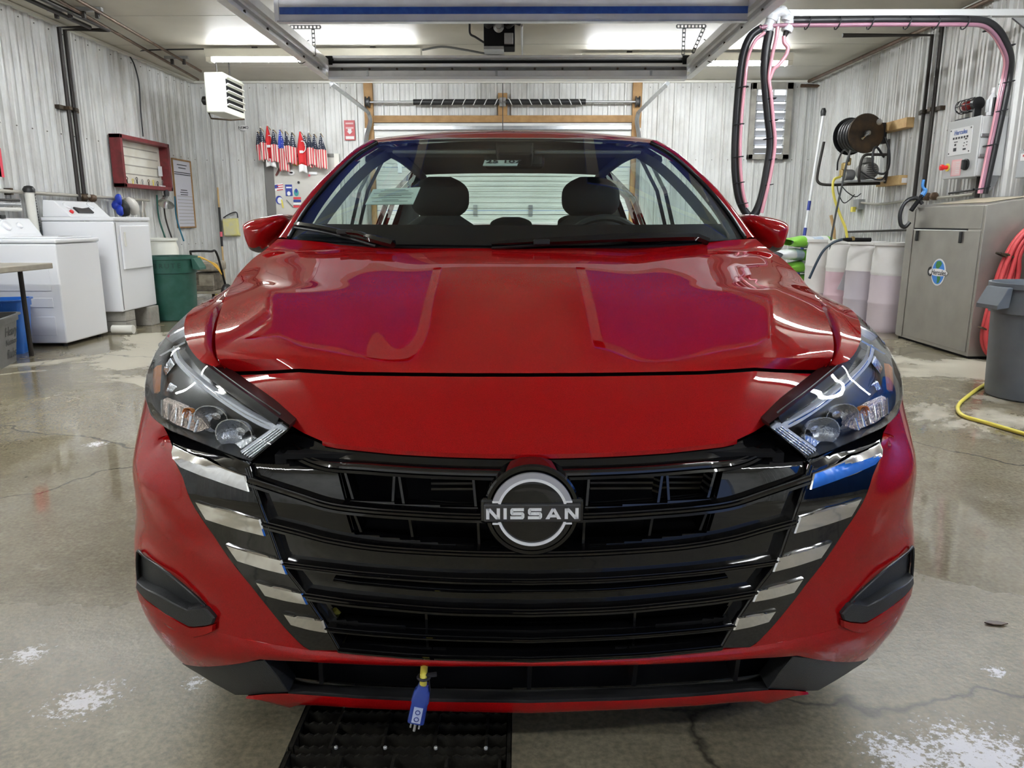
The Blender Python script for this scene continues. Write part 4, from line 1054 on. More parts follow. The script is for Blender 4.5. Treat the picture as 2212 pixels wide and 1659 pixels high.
cb = CB(); cb.grid([[Vector((u*0.78, 4.0-0.04*u*u, 1.04-0.03*u*u)) for u in np.linspace(-1,1,13)], [Vector((u*0.76, 4.4-0.06*u*u, 1.05-0.04*u*u)) for u in np.linspace(-1,1,13)], [Vector((u*0.72, 4.48-0.1*u*u, 0.98)) for u in np.linspace(-1,1,13)], [Vector((u*0.74, 4.49-0.1*u*u, 0.30)) for u in np.linspace(-1,1,13)]]); cb.build('boot', M_paint, CAR, smooth=40)
cb = CB(); cb.grid([[q[0] for q in (roofrows[-4:])], [Vector((-0.74, 3.45, 1.0)), Vector((-0.72, 3.6, 1.02)), Vector((-0.70,3.8,1.03)), Vector((-0.66, 4.0, 1.05))]]); cb.twice('c_pillar', M_paint, CAR)
# inner trims
for ya, yb_ in ((1.50,2.50),(2.55,3.55)): CB().bx((-0.765, ya, 0.32), (-0.74, yb_, 0.975)).twice('door_trim', M_int, CAR)
cb = CB(); cb.grid([[q[0]+Vector((0.03,0,-0.03)) for q in (roofrows[-5:])], [Vector((-0.70, 3.35, 0.98)), Vector((-0.69, 3.5, 1.0)), Vector((-0.67,3.65,1.0)), Vector((-0.65,3.8,1.02)), Vector((-0.62, 3.98, 1.04))]]); cb.twice('c_pillar_trim', M_liner, CAR)
CB().tube([p+Vector((0.045,0.02,-0.05)) for p in resample(cr(rail, 3), 30)], 0.024, 8).twice('rail_trim', M_liner, CAR, smooth=60)
CB().bx((-0.72, 3.30, 0.40), (0.72, 3.33, 0.985)).build('rear_bulkhead', M_int, CAR)
# dash
dsh = CB(); us = np.linspace(-1, 1, 25)
dsh.grid([[Vector((u*0.66, 1.18+0.16*u*u, 0.985-0.01*abs(u))) for u in us], [Vector((u*0.70, 1.38+0.06*u*u, 1.000+(0.004 if 0.2 < u < 0.8 else 0))) for u in us], [Vector((u*0.74, 1.60, 1.005+0.014*math.exp(-((u-0.5)/0.22)**2))) for u in us], [Vector((u*0.75, 1.75, 0.97)) for u in us], [Vector((u*0.76, 1.80, 0.70)) for u in us]])
dsh.build('dashboard', mat('dash_vinyl', (0.012,0.012,0.012), 0.55), CAR, smooth=50)
sc = Vector((0.37, 1.98, 0.90)); cb = CB()
cb.tube([sc+Vector((0.185*math.cos(a), -0.06*math.sin(a), 0.175*math.sin(a))) for a in np.linspace(0, 2*math.pi, 36, endpoint=False)], 0.015, 8, closed=True); cb.box(sc, (0.16,0.05,0.12)); cb.box(sc, (0.34,0.02,0.03)); cb.box(sc+Vector((0,-0.12,-0.03)), (0.06,0.25,0.06))
cb.build('steering_wheel', mat('wheel_vinyl', (0.03,0.03,0.03), 0.5), CAR, smooth=40)
def seat(x, y, back_w, head=True, zt=1.08, name='front_seat'):
    e = bpy.data.objects.new(name, None); COL.objects.link(e); e.location = CARM @ Vector((x, y, 0.3)); adopt(e, CAR)
    cb = CB(); rws_ = []
    for k in range(13):
        t = k/12; z = 0.50+(zt-0.50)*t; w_ = back_w*(0.88+0.2*math.sin(math.pi*min(1, t*1.15)))*(1 if t < 0.8 else 1-0.55*((t-0.8)/0.2)**2); yy = y+0.10+0.20*t
        rws_.append([Vector((x+w_*math.cos(a)*abs(math.cos(a))**-0.4 if abs(math.cos(a)) > 1e-6 else x, yy+0.06*math.sin(a), z)) for a in np.linspace(0, 2*math.pi, 25)])
    cb.grid(rws_); cb.f.append(tuple(12*25+k for k in range(24))); cb.build('backrest', M_seat, e, smooth=60)
    cb = CB(); cb.box((x, y-0.05, 0.46), (back_w*2, 0.5, 0.16)); cb.build('cushion', M_seat, e, bevel=0.04, seg=3)
    if head:
        cb = CB(); rws_ = []
        hz0, hz1, hw = zt+0.0, zt+0.175, 0.135 if name == 'front_seat' else 0.125
        if name != 'front_seat': hz1 = zt+0.10
        for k in range(11):
            t = k/10; z = hz0+(hz1-hz0)*t; w_ = hw*(1-abs(2*t-0.9)**3.2*0.45); yy = y+0.30+0.01*t
            rws_.append([Vector((x+w_*math.cos(a)*(abs(math.cos(a))+1e-6)**-0.35, yy+0.05*math.sin(a)*(1-abs(2*t-1)**3*0.6), z)) for a in np.linspace(0, 2*math.pi, 25)])
        cb.grid(rws_); cb.f.append(tuple(10*25+k for k in range(24))); cb.f.append(tuple(24-k for k in range(24))); cb.build('headrest', M_seat, e, smooth=60)
        for sx in (-0.05, 0.05): CB().tube([(x+sx, y+0.29, hz0-0.06), (x+sx, y+0.30, hz0+0.05)], 0.007, 6).build('headrest_post', M_steel, e)
sd = cpt(950, 420, 2.35).x
seat(sd, 2.05, 0.235, zt=1.085); seat(-sd+0.02, 2.05, 0.235, zt=1.085)
for x in (-0.40, -0.0, 0.40): seat(x, 3.0, 0.20, True, 0.985 if x == 0 else 1.0, 'rear_seat')
# mirror, camera housing, visors
cb = CB(); mc = ctr(330, 1.93); cb.box(mc+Vector((0,0.10,-0.02)), (0.25,0.04,0.075)); cb.build('rear_view_mirror', M_black, CAR, bevel=0.02, seg=3)
cb = CB(); q = [wpt(-0.13,0.99,0.012), wpt(0.13,0.99,0.012), wpt(0.10,0.80,0.012), wpt(-0.10,0.80,0.012)]; cb.prism(q, (0,0.03,-0.05)); cb.build('sensor_housing', M_black, CAR, bevel=0.008)
for x in (-0.28, 0.30): CB().bx((x-0.22, 1.98, 1.330), (x+0.22, 2.16, 1.345)).build('sun_visor', mat('visor', (0.30,0.28,0.25), 0.8), CAR, bevel=0.006)
# stickers on and papers behind the glass
def wquad(name, P, mt, thick=0.0006, par=None):
    cb = CB(); cb.prism(P, (0,0.002,-0.003)); return cb.build(name, mt, par or WS)
def solve_w(px, py, off=0.006):
    best = None
    for ring in range(5):
        if best is None: us_, vs_ = np.linspace(-1,1,33), np.linspace(0,1,25)
        else:
            du, dv = 2/32/6**ring*3, 1/24/6**ring*3; us_, vs_ = np.linspace(best[1]-du, best[1]+du, 15), np.linspace(best[2]-dv, best[2]+dv, 15)
        b0 = None
        for u in us_:
            for v in vs_:
                if abs(u) > 1 or not 0 <= v <= 1: continue
                X, Y = cproj(wpt(u, v, off)); e = (X-px)**2+(Y-py)**2
                if b0 is None or e < b0[0]: b0 = (e, u, v)
        best = b0
    return wpt(best[1], best[2], off)
M_sheet = mat('pale_green_sheet', (0.75,0.85,0.80), 0.7, emit=None)
P = [solve_w(*q) for q in ((1043,357),(1117,357),(1121,346),(1047,346))]
stk = wquad('inventory_sticker', P, M_sheet)
ctrP = sum(P, Vector())/4+Vector((0,-0.003,0.003)); xd = (P[1]-P[0]); yd = (P[3]-P[0])
text_mesh('sticker_number', '25 107', 0.045, CARM @ frameM(ctrP+yd*0.05+xd*0.08, xd, yd), M_ink, WS, bold=0.001, sx=1.05)
P = [solve_w(*q, 0.03) for q in ((789,441),(892,440),(908,408),(806,409))]
shp = wquad('window_sheet', P, M_sheet); xd = (P[1]-P[0]); yd = (P[3]-P[0])
for k, (v, l, a) in enumerate(((0.88,0.45,0.5),(0.80,0.6,0.5),(0.64,0.85,0.5),(0.55,0.7,0.55),(0.48,0.5,0.45),(0.36,0.86,0.5),(0.20,0.35,0.5),(0.12,0.75,0.5))):
    c = P[0]+xd*a+yd*v+Vector((0,-0.003,0.003)); hw = xd*l/2; t_ = yd*0.012
    CB().add([c-hw-t_, c+hw-t_, c+hw+t_, c-hw+t_], [(0,1,2,3)]).build('print_line', M_ink, WS)
# wipers
def wiper(blade, arm, label):
    W_ = bpy.data.objects.new('wiper', None); COL.objects.link(W_); W_.location = CARM @ cpt(*blade[0]); adopt(W_, CAR)
    bl = [cpt(*q) for q in blade]; am = [cpt(*q) for q in arm]
    cb = CB(); cb.tube(resample(cr(bl, 4), 14), [0.006]+[0.011]*12+[0.006], 6); cb.build('blade', M_gloss, W_, smooth=40)
    CB().tube([p+Vector((0,-0.008,-0.012)) for p in resample(cr(bl, 4), 14)], 0.004, 5).build('blade_rubber', M_black, W_)
    CB().tube(resample(cr(am, 4), 14), [0.008]*7+[0.013]*7, 6).build('arm', M_gloss, W_, smooth=40)
    p = am[0]; CB().box(p, (0.05,0.02,0.016)).build('clip', M_black, W_, bevel=0.003)
wiper([(637,484,1.33),(690,492,1.28),(740,503,1.24),(780,514,1.20),(812,523,1.17)], [(745,501,1.225),(775,504,1.20),(805,515,1.17),(850,527,1.13)], '')
wiper([(1062,527,1.12),(1180,520,1.13),(1300,513,1.15),(1400,509,1.19),(1500,509,1.25)], [(1170,523,1.115),(1280,519,1.12),(1400,514,1.16),(1505,512,1.22),(1530,522,1.22)], '')

# ---------------------------------------------------------------- door mirrors
def mirror(px, yb, mir):
    e = bpy.data.objects.new('door_mirror', None); COL.objects.link(e)
    P = [cpt(x, y, yb) for x, y in px]; P = cr(P, 4, True)
    if mir: P = [Vector((-p.x, p.y, p.z)) for p in P]
    c = sum(P, Vector())/len(P); e.location = CARM @ c; adopt(e, CAR)
    n = len(P); V = []; rings = [(1.0,0.10),(1.0,0.02),(0.985,-0.02),(0.90,-0.065),(0.72,-0.098),(0.42,-0.118),(0.12,-0.125)]
    for s_, dy in rings: V += [c+(p-c)*s_+Vector((0,dy,0)) for p in P]
    f = [(i*n+k, i*n+(k+1)%n, (i+1)*n+(k+1)%n, (i+1)*n+k) for i in range(len(rings)-1) for k in range(n)]+[tuple((len(rings)-1)*n+k for k in range(n))]
    zs_ = [p.z for p in P]; zlo = min(zs_)+0.16*(max(zs_)-min(zs_))
    top_f = [q for q in f if sum((V[k].z for k in q))/len(q) > zlo]; low_f = [q for q in f if q not in top_f]
    CB().add(V, top_f).build('cap', M_paint, e, smooth=60, weld=0.0002); CB().add(V, low_f).build('lower_housing', M_black, e, smooth=60, weld=0.0002)
    CB().add([c+(p-c)*0.93+Vector((0,0.095,0)) for p in P], [tuple(range(n))]).build('mirror_glass', M_chrome, e)
    s_ = 1 if not mir else -1
    CB().tube([c+Vector((s_*0.03,0.03,-0.02)), c+Vector((s_*0.14,0.04,-0.04))], [0.03,0.04], 8).build('stalk', M_black, e, smooth=60)
mirror([(533,492),(537,481),(556,472),(585,466),(612,463),(624,474),(618,500),(604,522),(584,538),(566,546),(550,541),(540,520)], 1.52, False)
mirror([(533,492),(537,481),(556,472),(585,466),(612,463),(624,474),(618,500),(604,522),(584,538),(566,546),(550,541),(540,520)], 1.52, True)

# ================================================================== overhead wash gantry
def railL(px0, px1, z): a, b = onZ(*px0, z), onZ(*px1, z); return (a.x+b.x)/2, b.y
xrl, yend = -2.16, 8.84; xrr = 1.91
for k, (x, s_) in enumerate(((xrl, 1), (xrr, -1))):
    t = thing('overhead_rail', ('galvanised overhead rail over the laundry side of the car' if k == 0 else 'galvanised overhead rail beside the hanging black hoses'), 'rail', (x, 6.0, 2.6), 'overhead rails')
    ya = 2.6
    mb = MB()
    P = [(0,0),(0.075,0),(0.075,0.012),(0.02,0.012),(0.02,0.075),(0.06,0.075),(0.06,0.10),(0.105,0.10),(0.105,0.17),(0.085,0.17),(0.085,0.12),(0.0,0.12)]
    mb.prism([(x+s_*a, ya, 2.6+b) for a, b in P], (0, yend-ya, 0)); mb.build('channel', M_alu, t)
    for y in np.arange(3.0, yend, 0.55): MB().lathe([(0.014,0),(0.014,0.012),(0.006,0.014)], 8, Matrix.Translation((x+s_*0.02, y, 2.655)) @ Matrix.Rotation(R(90*s_), 4, 'Y')).build('bolt', M_rust, t)
    MB().box((x+s_*0.10, yend+0.02, 2.69), (0.09, 0.06, 0.17)).build('end_block', M_matte, t)
    MB().tube(cr([(x+s_*0.10, 7.9, 2.80), (x+s_*0.03, 7.9, 2.76), (x-s_*0.03, 7.9, 2.65), (x-s_*0.0, 7.9, 2.585), (x+s_*0.07, 7.9, 2.61)], 5), 0.005, 5).build('hook_wire', M_darkpipe, t)
    # perforated angle hanger
    h = thing('hanger_bracket', ('perforated steel ceiling hanger above the rail by the light tube' if k == 0 else 'perforated steel ceiling hanger above the rail by the hoses'), 'bracket', (x, 8.1, 2.8), 'perforated rail hangers')
    def ladder(a, b, w_, nm):
        a, b = Vector(a), Vector(b); d = (b-a); L = d.length; d.normalize(); u = d.cross(Vector((0,1,0))).normalized(); mb = MB(); n = max(3, int(L/0.035))
        for sg in (-1, 1): mb.prism([a+u*sg*w_*0.5-d*0+Vector((0,-0.004,0)), a+u*sg*w_*0.28+Vector((0,-0.004,0)), b+u*sg*w_*0.28+Vector((0,-0.004,0)), b+u*sg*w_*0.5+Vector((0,-0.004,0))], (0, 0.006, 0))
        for q in range(n+1):
            c = a+d*L*q/n; mb.prism([c-u*w_*0.3-d*0.008+Vector((0,-0.004,0)), c+u*w_*0.3-d*0.008+Vector((0,-0.004,0)), c+u*w_*0.3+d*0.008+Vector((0,-0.004,0)), c-u*w_*0.3+d*0.008+Vector((0,-0.004,0))], (0, 0.006, 0))
        return mb.build(nm, mat('dark_galvanised', (0.16,0.16,0.155), 0.45, 0.7), h)
    xa, xb = (onY(627,56,8.1), onY(692,56,8.1)) if k == 0 else (onY(1462,57,8.1), onY(1524,57,8.1))
    ladder((xa.x, 8.1, 2.965), (xb.x, 8.1, 2.965), 0.04, 'top_strip')
    v = onY(676,58,8.1).x if k == 0 else onY(1478,58,8.1).x
    ladder((v, 8.1, 2.945), (v, 8.1, 2.70), 0.035, 'drop_strip')
    w_ = x+s_*0.09
    if k == 1: ladder((onY(1520,62,8.1).x, 8.1, 2.945), (onY(1497,108,8.1).x, 8.1, 2.72), 0.035, 'brace_strip')
# near cross panel with the blue stripe
yn = 6.4; z_ = lambda py: onY(1100, py, yn).z
xa, xb = onY(598,20,yn).x, xrr-0.11
gp_ = thing('cross_panel', 'white overhead cross panel with a blue stripe', 'panel', ((xa+xb)/2, yn, z_(45)))
MB().bx((xa, yn, z_(44)), (xb, yn+0.035, 2.96)).build('panel', mat('panel_white', (0.62,0.62,0.64), 0.3, noise=(6, (0.52,0.52,0.54), 0.3, 0.7)), gp_)
MB().bx((xa+0.02, yn-0.004, z_(30)), (xb, yn, z_(14.5))).build('stripe', mat('blue_stripe', (0.012,0.06,0.30), 0.35, noise=(18, (0.03,0.10,0.38), 0.3, 0.62)), gp_)
MB().bx((xa, yn-0.012, z_(44)-0.012), (xb, yn+0.05, z_(44))).build('lower_flange', M_steel, gp_)
MB().bx((xa-0.02, yn-0.006, z_(46)), (xa+0.015, yn+0.04, 2.96)).build('end_cap', M_white, gp_)
# blue spray hoods with white rims between the rails
for xa_, xb_, lab in ((-1.98, -0.72, 'flat blue overhead spray hood with white rim, laundry side'), (0.52, 1.76, 'flat blue overhead spray hood with white rim, hose side')):
    t = thing('spray_hood', lab, 'panel', ((xa_+xb_)/2, 5.1, 2.74), 'blue overhead spray hoods'); MB().bx((xa_, 4.0, 2.745), (xb_, 5.95, 2.77)).build('sheet', mat('blue_sheet', (0.06,0.12,0.80), 0.35), t)
    for a, b in (((xa_, 4.0), (xb_, 4.09)), ((xa_, 5.86), (xb_, 5.95)), ((xa_, 4.0), (xa_+0.09, 5.95)), ((xb_-0.09, 4.0), (xb_, 5.95))): MB().bx((a[0], a[1], 2.735), (b[0], b[1], 2.746)).build('rim', M_white, t)
    for x in (xa_+0.1, xb_-0.1):
        for y in (4.1, 5.85): MB().tube([(x, y, 2.77), (x, y, ZC)], 0.008, 6).build('hanger_rod', M_steel, t)
# far cross beam
yf_ = 8.66; zz = lambda py: onY(1100, py, yf_).z
xa, xb = xrl+0.09, xrr-0.09
fb_ = thing('cross_beam', 'grey metal cross beam of stacked rails above the windshield', 'beam', ((xa+xb)/2, yf_, zz(172)))
def slab(p0, p1, dy, depth, mt, nm, inset=0.0): return MB().bx((xa+inset, yf_+dy, zz(p1)), (xb-inset, yf_+dy+depth, zz(p0))).build(nm, mt, fb_, bevel=0.004)
slab(165, 172, -0.02, 0.14, M_white, 'lower_flange'); slab(152, 165, 0.0, 0.12, M_alu, 'web'); slab(145, 151, 0.02, 0.05, M_grey, 'slot_channel'); slab(137, 144, -0.01, 0.10, M_white, 'middle_rail'); slab(130.5, 136, 0.01, 0.05, M_matte, 'belt'); slab(126.5, 129.5, 0.03, 0.04, M_grey, 'thin_rail'); slab(119, 125, 0.0, 0.10, M_alu, 'upper_rail')
for k in range(13): MB().lathe([(0.012,0),(0.012,0.012),(0.004,0.014)], 8, Matrix.Translation((xa+0.15+k*(xb-xa-0.3)/12, yf_+0.02, zz(148))) @ Matrix.Rotation(R(90), 4, 'X')).build('bolt', M_rust, fb_)
for x in (xa+0.02, xb-0.02): MB().bx((x-0.035, yf_-0.03, zz(140)), (x+0.035, yf_+0.12, zz(121))).build('end_block', M_matte, fb_)
for k in (0.11, 0.47, 0.9): MB().bx((xa+(xb-xa)*k-0.012, yf_-0.012, zz(164)), (xa+(xb-xa)*k+0.012, yf_, zz(152))).build('joint_plate', M_steel, fb_)
# opener motor
ym = 8.05; q0, q1 = onY(1045,108,ym), onY(1112,52,ym)
mo = thing('door_opener', 'black door opener motor unit hanging from the ceiling', 'motor', ((q0.x+q1.x)/2, ym, q0.z))
MB().bx((q0.x, ym, q0.z+0.03), (q1.x, ym+0.25, ZC-0.005)).build('housing', M_matte, mo, bevel=0.008)
MB().bx((q0.x+0.0, ym-0.03, q0.z), (q0.x+0.2, ym+0.2, q0.z+0.03)).build('base_plate', M_steel, mo)
MB().lathe([(0.05,0),(0.055,0.03),(0.03,0.05),(0.03,0.09)], 16, Matrix.Translation((q0.x+0.15, ym, q1.z-0.03)) @ Matrix.Rotation(R(90), 4, 'X')).build('motor_end', M_steel, mo, smooth=40)
MB().lathe([(0.045,0),(0.05,0.04),(0.02,0.06)], 14, Matrix.Translation((q0.x+0.05, ym, q1.z-0.0)) @ Matrix.Rotation(R(90), 4, 'X')).build('pulley', M_black, mo, smooth=40)
MB().tube(cr([(q0.x+0.22, ym-0.02, ZC-0.03), (q0.x+0.25, ym-0.06, q1.z-0.04), (q0.x+0.31, ym-0.05, q1.z), (q0.x+0.36, ym-0.02, ZC-0.02)], 6), 0.018, 8).build('cable_loop', M_rubber, mo, smooth=50)
MB().box((q1.x-0.06, ym-0.02, q0.z+0.10), (0.09,0.05,0.10)).build('switch_box', M_steel, mo, bevel=0.005)
MB().tube(cr([(q0.x-0.14, ym, ZC-0.01), (q0.x-0.135, ym, ZC-0.10), (q0.x-0.08, ym, q0.z+0.12), (q0.x+0.01, ym+0.02, q0.z+0.07)], 6), 0.011, 7).build('power_cable', M_rubber, mo, smooth=50)
o = tag(MB().tube(cr([onY(912,108,9.0), onY(955,101,9.0), onY(1000,107,8.95), onY(1055,117,8.9), onY(1090,121,8.9)], 5), 0.012, 7).build('flexible_conduit', mat('grey_conduit', (0.14,0.14,0.135), 0.5), smooth=50), 'grey flexible conduit running from the light fixture to the opener motor', 'conduit')
o = tag(MB().tube([CE(1127,55,0.015), CE(1128,118,0.015)], 0.012, 7).build('ceiling_conduit', M_steel), 'straight thin conduit on the ceiling next to the opener motor', 'conduit')

# ------------------------------------------------------------------ pipes on the laundry side
def pipe(name, label, pts, r, mt, parts=(), cat='pipe', group=None, n=8):
    o = MB().tube(pts, r, n).build(name, mt, smooth=50); return tag(o, label, cat, group)
pipe('ceiling_pipe', 'long dull copper pipe hung along the ceiling edge, the one nearer the laundry wall', [CE(20,-60,0.05), CE(428,172,0.05)], 0.016, M_copper)
pipe('ceiling_pipe', 'long dull copper pipe hung along the ceiling edge, the one farther from the laundry wall', [CE(40,-75,0.05), CE(434,154,0.05)], 0.016, M_copper)
va = LW(126,50,0.07); va.z = 2.93; vb = LW(139,54,0.07); vb.z = 2.93
la = CE(167,47,0.06); lb_ = CE(210,53,0.06)
pipe('water_pipe', 'black pipe dropping down the laundry wall with the shorter ceiling elbow', [(la.x, 3.5, 2.93), (la.x, va.y, 2.93), (va.x, va.y, 2.93), (va.x, va.y, 0.95)], 0.021, M_darkpipe)
pipe('water_pipe', 'black pipe dropping down the laundry wall with the longer ceiling elbow', [(lb_.x, 3.5, 2.93), (lb_.x, vb.y, 2.93), (vb.x, vb.y, 2.93), (vb.x, vb.y, 0.95)], 0.021, M_darkpipe)
c = (va+vb)/2; c.z = LW(150,238).z
t = thing('pipe_clamp', 'rusty strut clamp holding the two black pipes on the laundry wall', 'clamp', c)
MB().bx((XL, va.y-0.12, c.z-0.02), (XL+0.05, vb.y+0.12, c.z+0.02)).build('strut', M_rust, t)
for p in (va, vb): MB().box((p.x, p.y, c.z), (0.06,0.05,0.035)).build('strap', M_rust, t, bevel=0.006)
for k, (pa, pb) in enumerate((((103,21),(221,21)), ((358,126),(405,124)))):
    a, b = CE(*pa, 0.02), CE(*pb, 0.02); yy = (a.y+b.y)/2
    t = thing('pipe_strut', ('longer steel strut on the ceiling carrying four pipes' if k == 0 else 'shorter steel strut on the ceiling near the heater'), 'bracket', ((a.x+b.x)/2, yy, ZC-0.03))
    MB().bx((a.x, yy-0.02, ZC-0.035), (b.x, yy+0.02, ZC-0.002)).build('strut', M_steel, t)
    n = 4 if k == 0 else 2
    for q in range(n): MB().box((a.x+(b.x-a.x)*(q+0.6)/n, yy, ZC-0.065), (0.03,0.03,0.06)).build('strap', M_darkpipe, t)
w1 = [CE(440,106,0.03), CE(330,108,0.03), LW(288,112,0.03), LW(280,119,0.03), LW(290,140,0.03), LW(300,180,0.03), LW(304,240,0.03), LW(309,295,0.03)]
pipe('wall_cable', 'thin black cable from the light fixture down the laundry wall to the key board', cr(w1, 5), 0.008, M_rubber, cat='cable')
hz = [LW(-60,400,0.06), LW(60,404,0.06), LW(160,414,0.06), LW(250,424,0.06), LW(322,433,0.06)]; zc_ = 1.33
t = thing('wall_conduit', 'grey conduit along the laundry wall above the washing machines', 'conduit', (XL+0.06, 7.0, zc_))
MB().tube([(XL+0.06, 4.6, 1.33), (XL+0.06, hz[-1].y, hz[-1].z)], 0.017, 8).build('tube', mat('old_conduit', (0.42,0.40,0.35), 0.45, 0.4), t, smooth=50)
for y in (5.5, 6.9, 8.1): MB().box((XL+0.035, y, 1.33+(hz[-1].z-1.33)*(y-4.6)/(hz[-1].y-4.6)), (0.07,0.03,0.06)).build('strap', M_rust, t)
for dy, mt in ((0.0, M_rust), (0.17, M_copper)): MB().lathe([(0.025,-0.04),(0.04,-0.02),(0.04,0.02),(0.025,0.04)], 10, Matrix.Translation((XL+0.07, vb.y-0.02+dy, 1.30)) @ Matrix.Rotation(R(90), 4, 'X')).build('valve', mt, t, smooth=40)

# ------------------------------------------------------------------ heater
h0, h1 = Vector((-3.685, 9.3, 2.315)), Vector((-3.455, 9.95, 2.765))
ht = thing('unit_heater', 'white hanging unit heater with black louvres', 'heater', ((h0.x+h1.x)/2, 9.6, h0.z))
MB().bx(h0, h1).build('casing', mat('heater_enamel', (0.74,0.75,0.66), 0.35), ht, bevel=0.012)
MB().bx((h1.x, h0.y+0.06, h0.z+0.07), (h1.x+0.004, h1.y-0.06, h1.z-0.05)).build('outlet', M_matte, ht)
for k in range(5):
    z = h0.z+0.10+k*0.075; MB().box((h1.x+0.016, (h0.y+h1.y)/2, z), (0.035, 0.54, 0.012), Matrix.Rotation(R(-30), 3, 'Y')).build('louvre', mat('heater_enamel'), ht)
MB().bx((h0.x-0.06, 9.45, h0.z+0.22), (h0.x, 9.55, h0.z+0.36)).build('junction_box', M_white, ht)
MB().lathe([(0.03,0),(0.05,0.03),(0.05,0.07),(0.02,0.09)], 12, Matrix.Translation((h0.x-0.002, 9.42, h0.z+0.15)) @ Matrix.Rotation(R(-90), 4, 'Y')).build('fan_motor', M_black, ht, smooth=40)
for y in (9.42, 9.83): MB().tube([(-3.57, y, h1.z), (-3.57, y, ZC)], 0.008, 6).build('hanger_rod', M_darkpipe, ht)
MB().tube([(h0.x+0.02, 9.32, h0.z), (h0.x+0.03, 9.35, h0.z-0.06), (h1.x-0.02, 9.5, h0.z-0.06), (h1.x, 9.9, h0.z-0.0)], 0.010, 6).build('drip_bracket', M_rust, ht)
p = BW(526,276,0.033); o = MB().lathe([(0.06,0),(0.06,0.003)], 24, frameM(p, (1,0,0), (0,0,1)) @ Matrix.Diagonal((1,0.62,1,1))).build('oval_sticker', M_paper); tag(o, 'small oval pale sticker on the wall below the heater', 'sticker')
text_mesh('sticker_letters', 'NEMO', 0.05, BWF(p+Vector((0,-0.004,0))), M_ink, o, bold=0.0008)

# ------------------------------------------------------------------ key board, schedule, red sheet
def boxframe(name, label, cat, X0, depth, ya, yb_, za, zb_, w_, mf, mbk):
    t = thing(name, label, cat, (X0, (ya+yb_)/2, za))
    MB().bx((X0, ya+w_*0.5, za+w_*0.5), (X0+0.012, yb_-w_*0.5, zb_-w_*0.5)).build('board', mbk, t)
    for a, b in (((ya, za), (yb_, za+w_)), ((ya, zb_-w_), (yb_, zb_)), ((ya, za), (ya+w_, zb_)), ((yb_-w_, za), (yb_, zb_))): MB().bx((X0, a[0], a[1]), (X0+depth, b[0], b[1])).build('frame_side', mf, t, bevel=0.004)
    return t
M_kred = mat('maroon_paint', (0.20,0.025,0.03), 0.45, noise=(14, (0.12,0.02,0.02), 0.3, 0.6))
kb = boxframe('key_board', 'maroon framed white key board hanging on the laundry wall', 'key board', XL+0.02, 0.13, 8.75, 9.96, 1.44, 2.02, 0.045, M_kred, mat('key_board_face', (0.74,0.73,0.66), 0.5, noise=(5, (0.62,0.58,0.48), 0.25, 0.6)))
for k in range(4): MB().bx((XL+0.032, 8.82, 1.60+k*0.10), (XL+0.036, 9.85, 1.612+k*0.10)).build('shelf_line', mat('grey_line', (0.35,0.34,0.30), 0.6), kb)
rnd = random.Random(3)
for k in range(9):
    y = 8.86+k*0.125+rnd.uniform(-0.02,0.02); mb = MB(); zt = 1.53+rnd.uniform(0,0.03); mb.tube([(XL+0.06, y+0.018*math.cos(a), zt+0.018*math.sin(a)) for a in np.linspace(0, 6.28, 10, endpoint=False)], 0.004, 5, closed=True); mb.box((XL+0.06, y, zt-0.035), (0.006,0.02,0.045))
    mb.build('key', [M_steel, M_rust, M_yel, M_black][k % 4], kb)
MB().box((XL+0.09, 9.80, 1.492), (0.03,0.13,0.022)).build('white_tag', M_white, kb, bevel=0.008)
MB().box((XL+0.06, 9.84, 1.68), (0.03,0.05,0.12)).build('hanging_tag', M_white, kb)
sc_ = boxframe('schedule_board', 'tall white schedule board with brown frame beside the key board', 'board', XL+0.02, 0.025, 10.25, 10.83, 0.97, 1.88, 0.02, M_wood, mat('whiteboard', (0.66,0.66,0.74), 0.3))
for k in range(9): MB().bx((XL+0.033, 10.33, 1.03+k*0.045), (XL+0.035, 10.80, 1.036+k*0.045)).build('ruled_line', mat('grey_line'), sc_)
for z, l in ((1.80,0.30),(1.76,0.22),(1.70,0.5),(1.675,0.5),(1.47,0.2),(1.44,0.24),(1.41,0.22)): MB().bx((XL+0.033, 10.5-l/2+0.05, z), (XL+0.035, 10.5+l/2+0.05, z+0.010)).build('writing', M_ink, sc_)
a, b = LW(-14,318,0.03), LW(10,383,0.03)
o = MB(); o.bx((XL+0.026, LW(-30,318,0.03).y, b.z), (XL+0.030, b.y, a.z)); tag(o.build('red_notice', mat('red_paper', (0.75,0.06,0.10), 0.5)), 'plain red paper notice on the laundry wall', 'notice')

# ------------------------------------------------------------------ washer, dryer, table, bins
wx0, wx1, wy0, wy1 = -4.56, -3.89, 6.37, 7.03
ws = thing('washing_machine', 'white top-loading washing machine next to the dryer', 'washing machine', ((wx0+wx1)/2, (wy0+wy1)/2, 0))
MB().bx((wx0, wy0, 0.03), (wx1, wy1, 0.875)).build('cabinet', M_white, ws, bevel=0.012)
MB().bx((wx0, wy0-0.004, 0.878), (wx1+0.01, wy1+0.004, 0.915)).build('top', M_white, ws, bevel=0.014, seg=3)
MB().bx((wx0+0.20, wy0+0.06, 0.915), (wx1-0.02, wy1-0.06, 0.930)).build('lid', M_white, ws, bevel=0.012, seg=3)
MB().lathe([(0.10,0),(0.095,0.004)], 20, Matrix.Translation((wx1-0.10,(wy0+wy1)/2,0.929)) @ Matrix.Diagonal((0.35,1,1,1))).build('lid_grip', M_grey, ws)
cpf = [(wx0,0,0.915),(wx0+0.17,0,0.915),(wx0+0.15,0,0.955),(wx0+0.06,0,1.085),(wx0,0,1.09)]
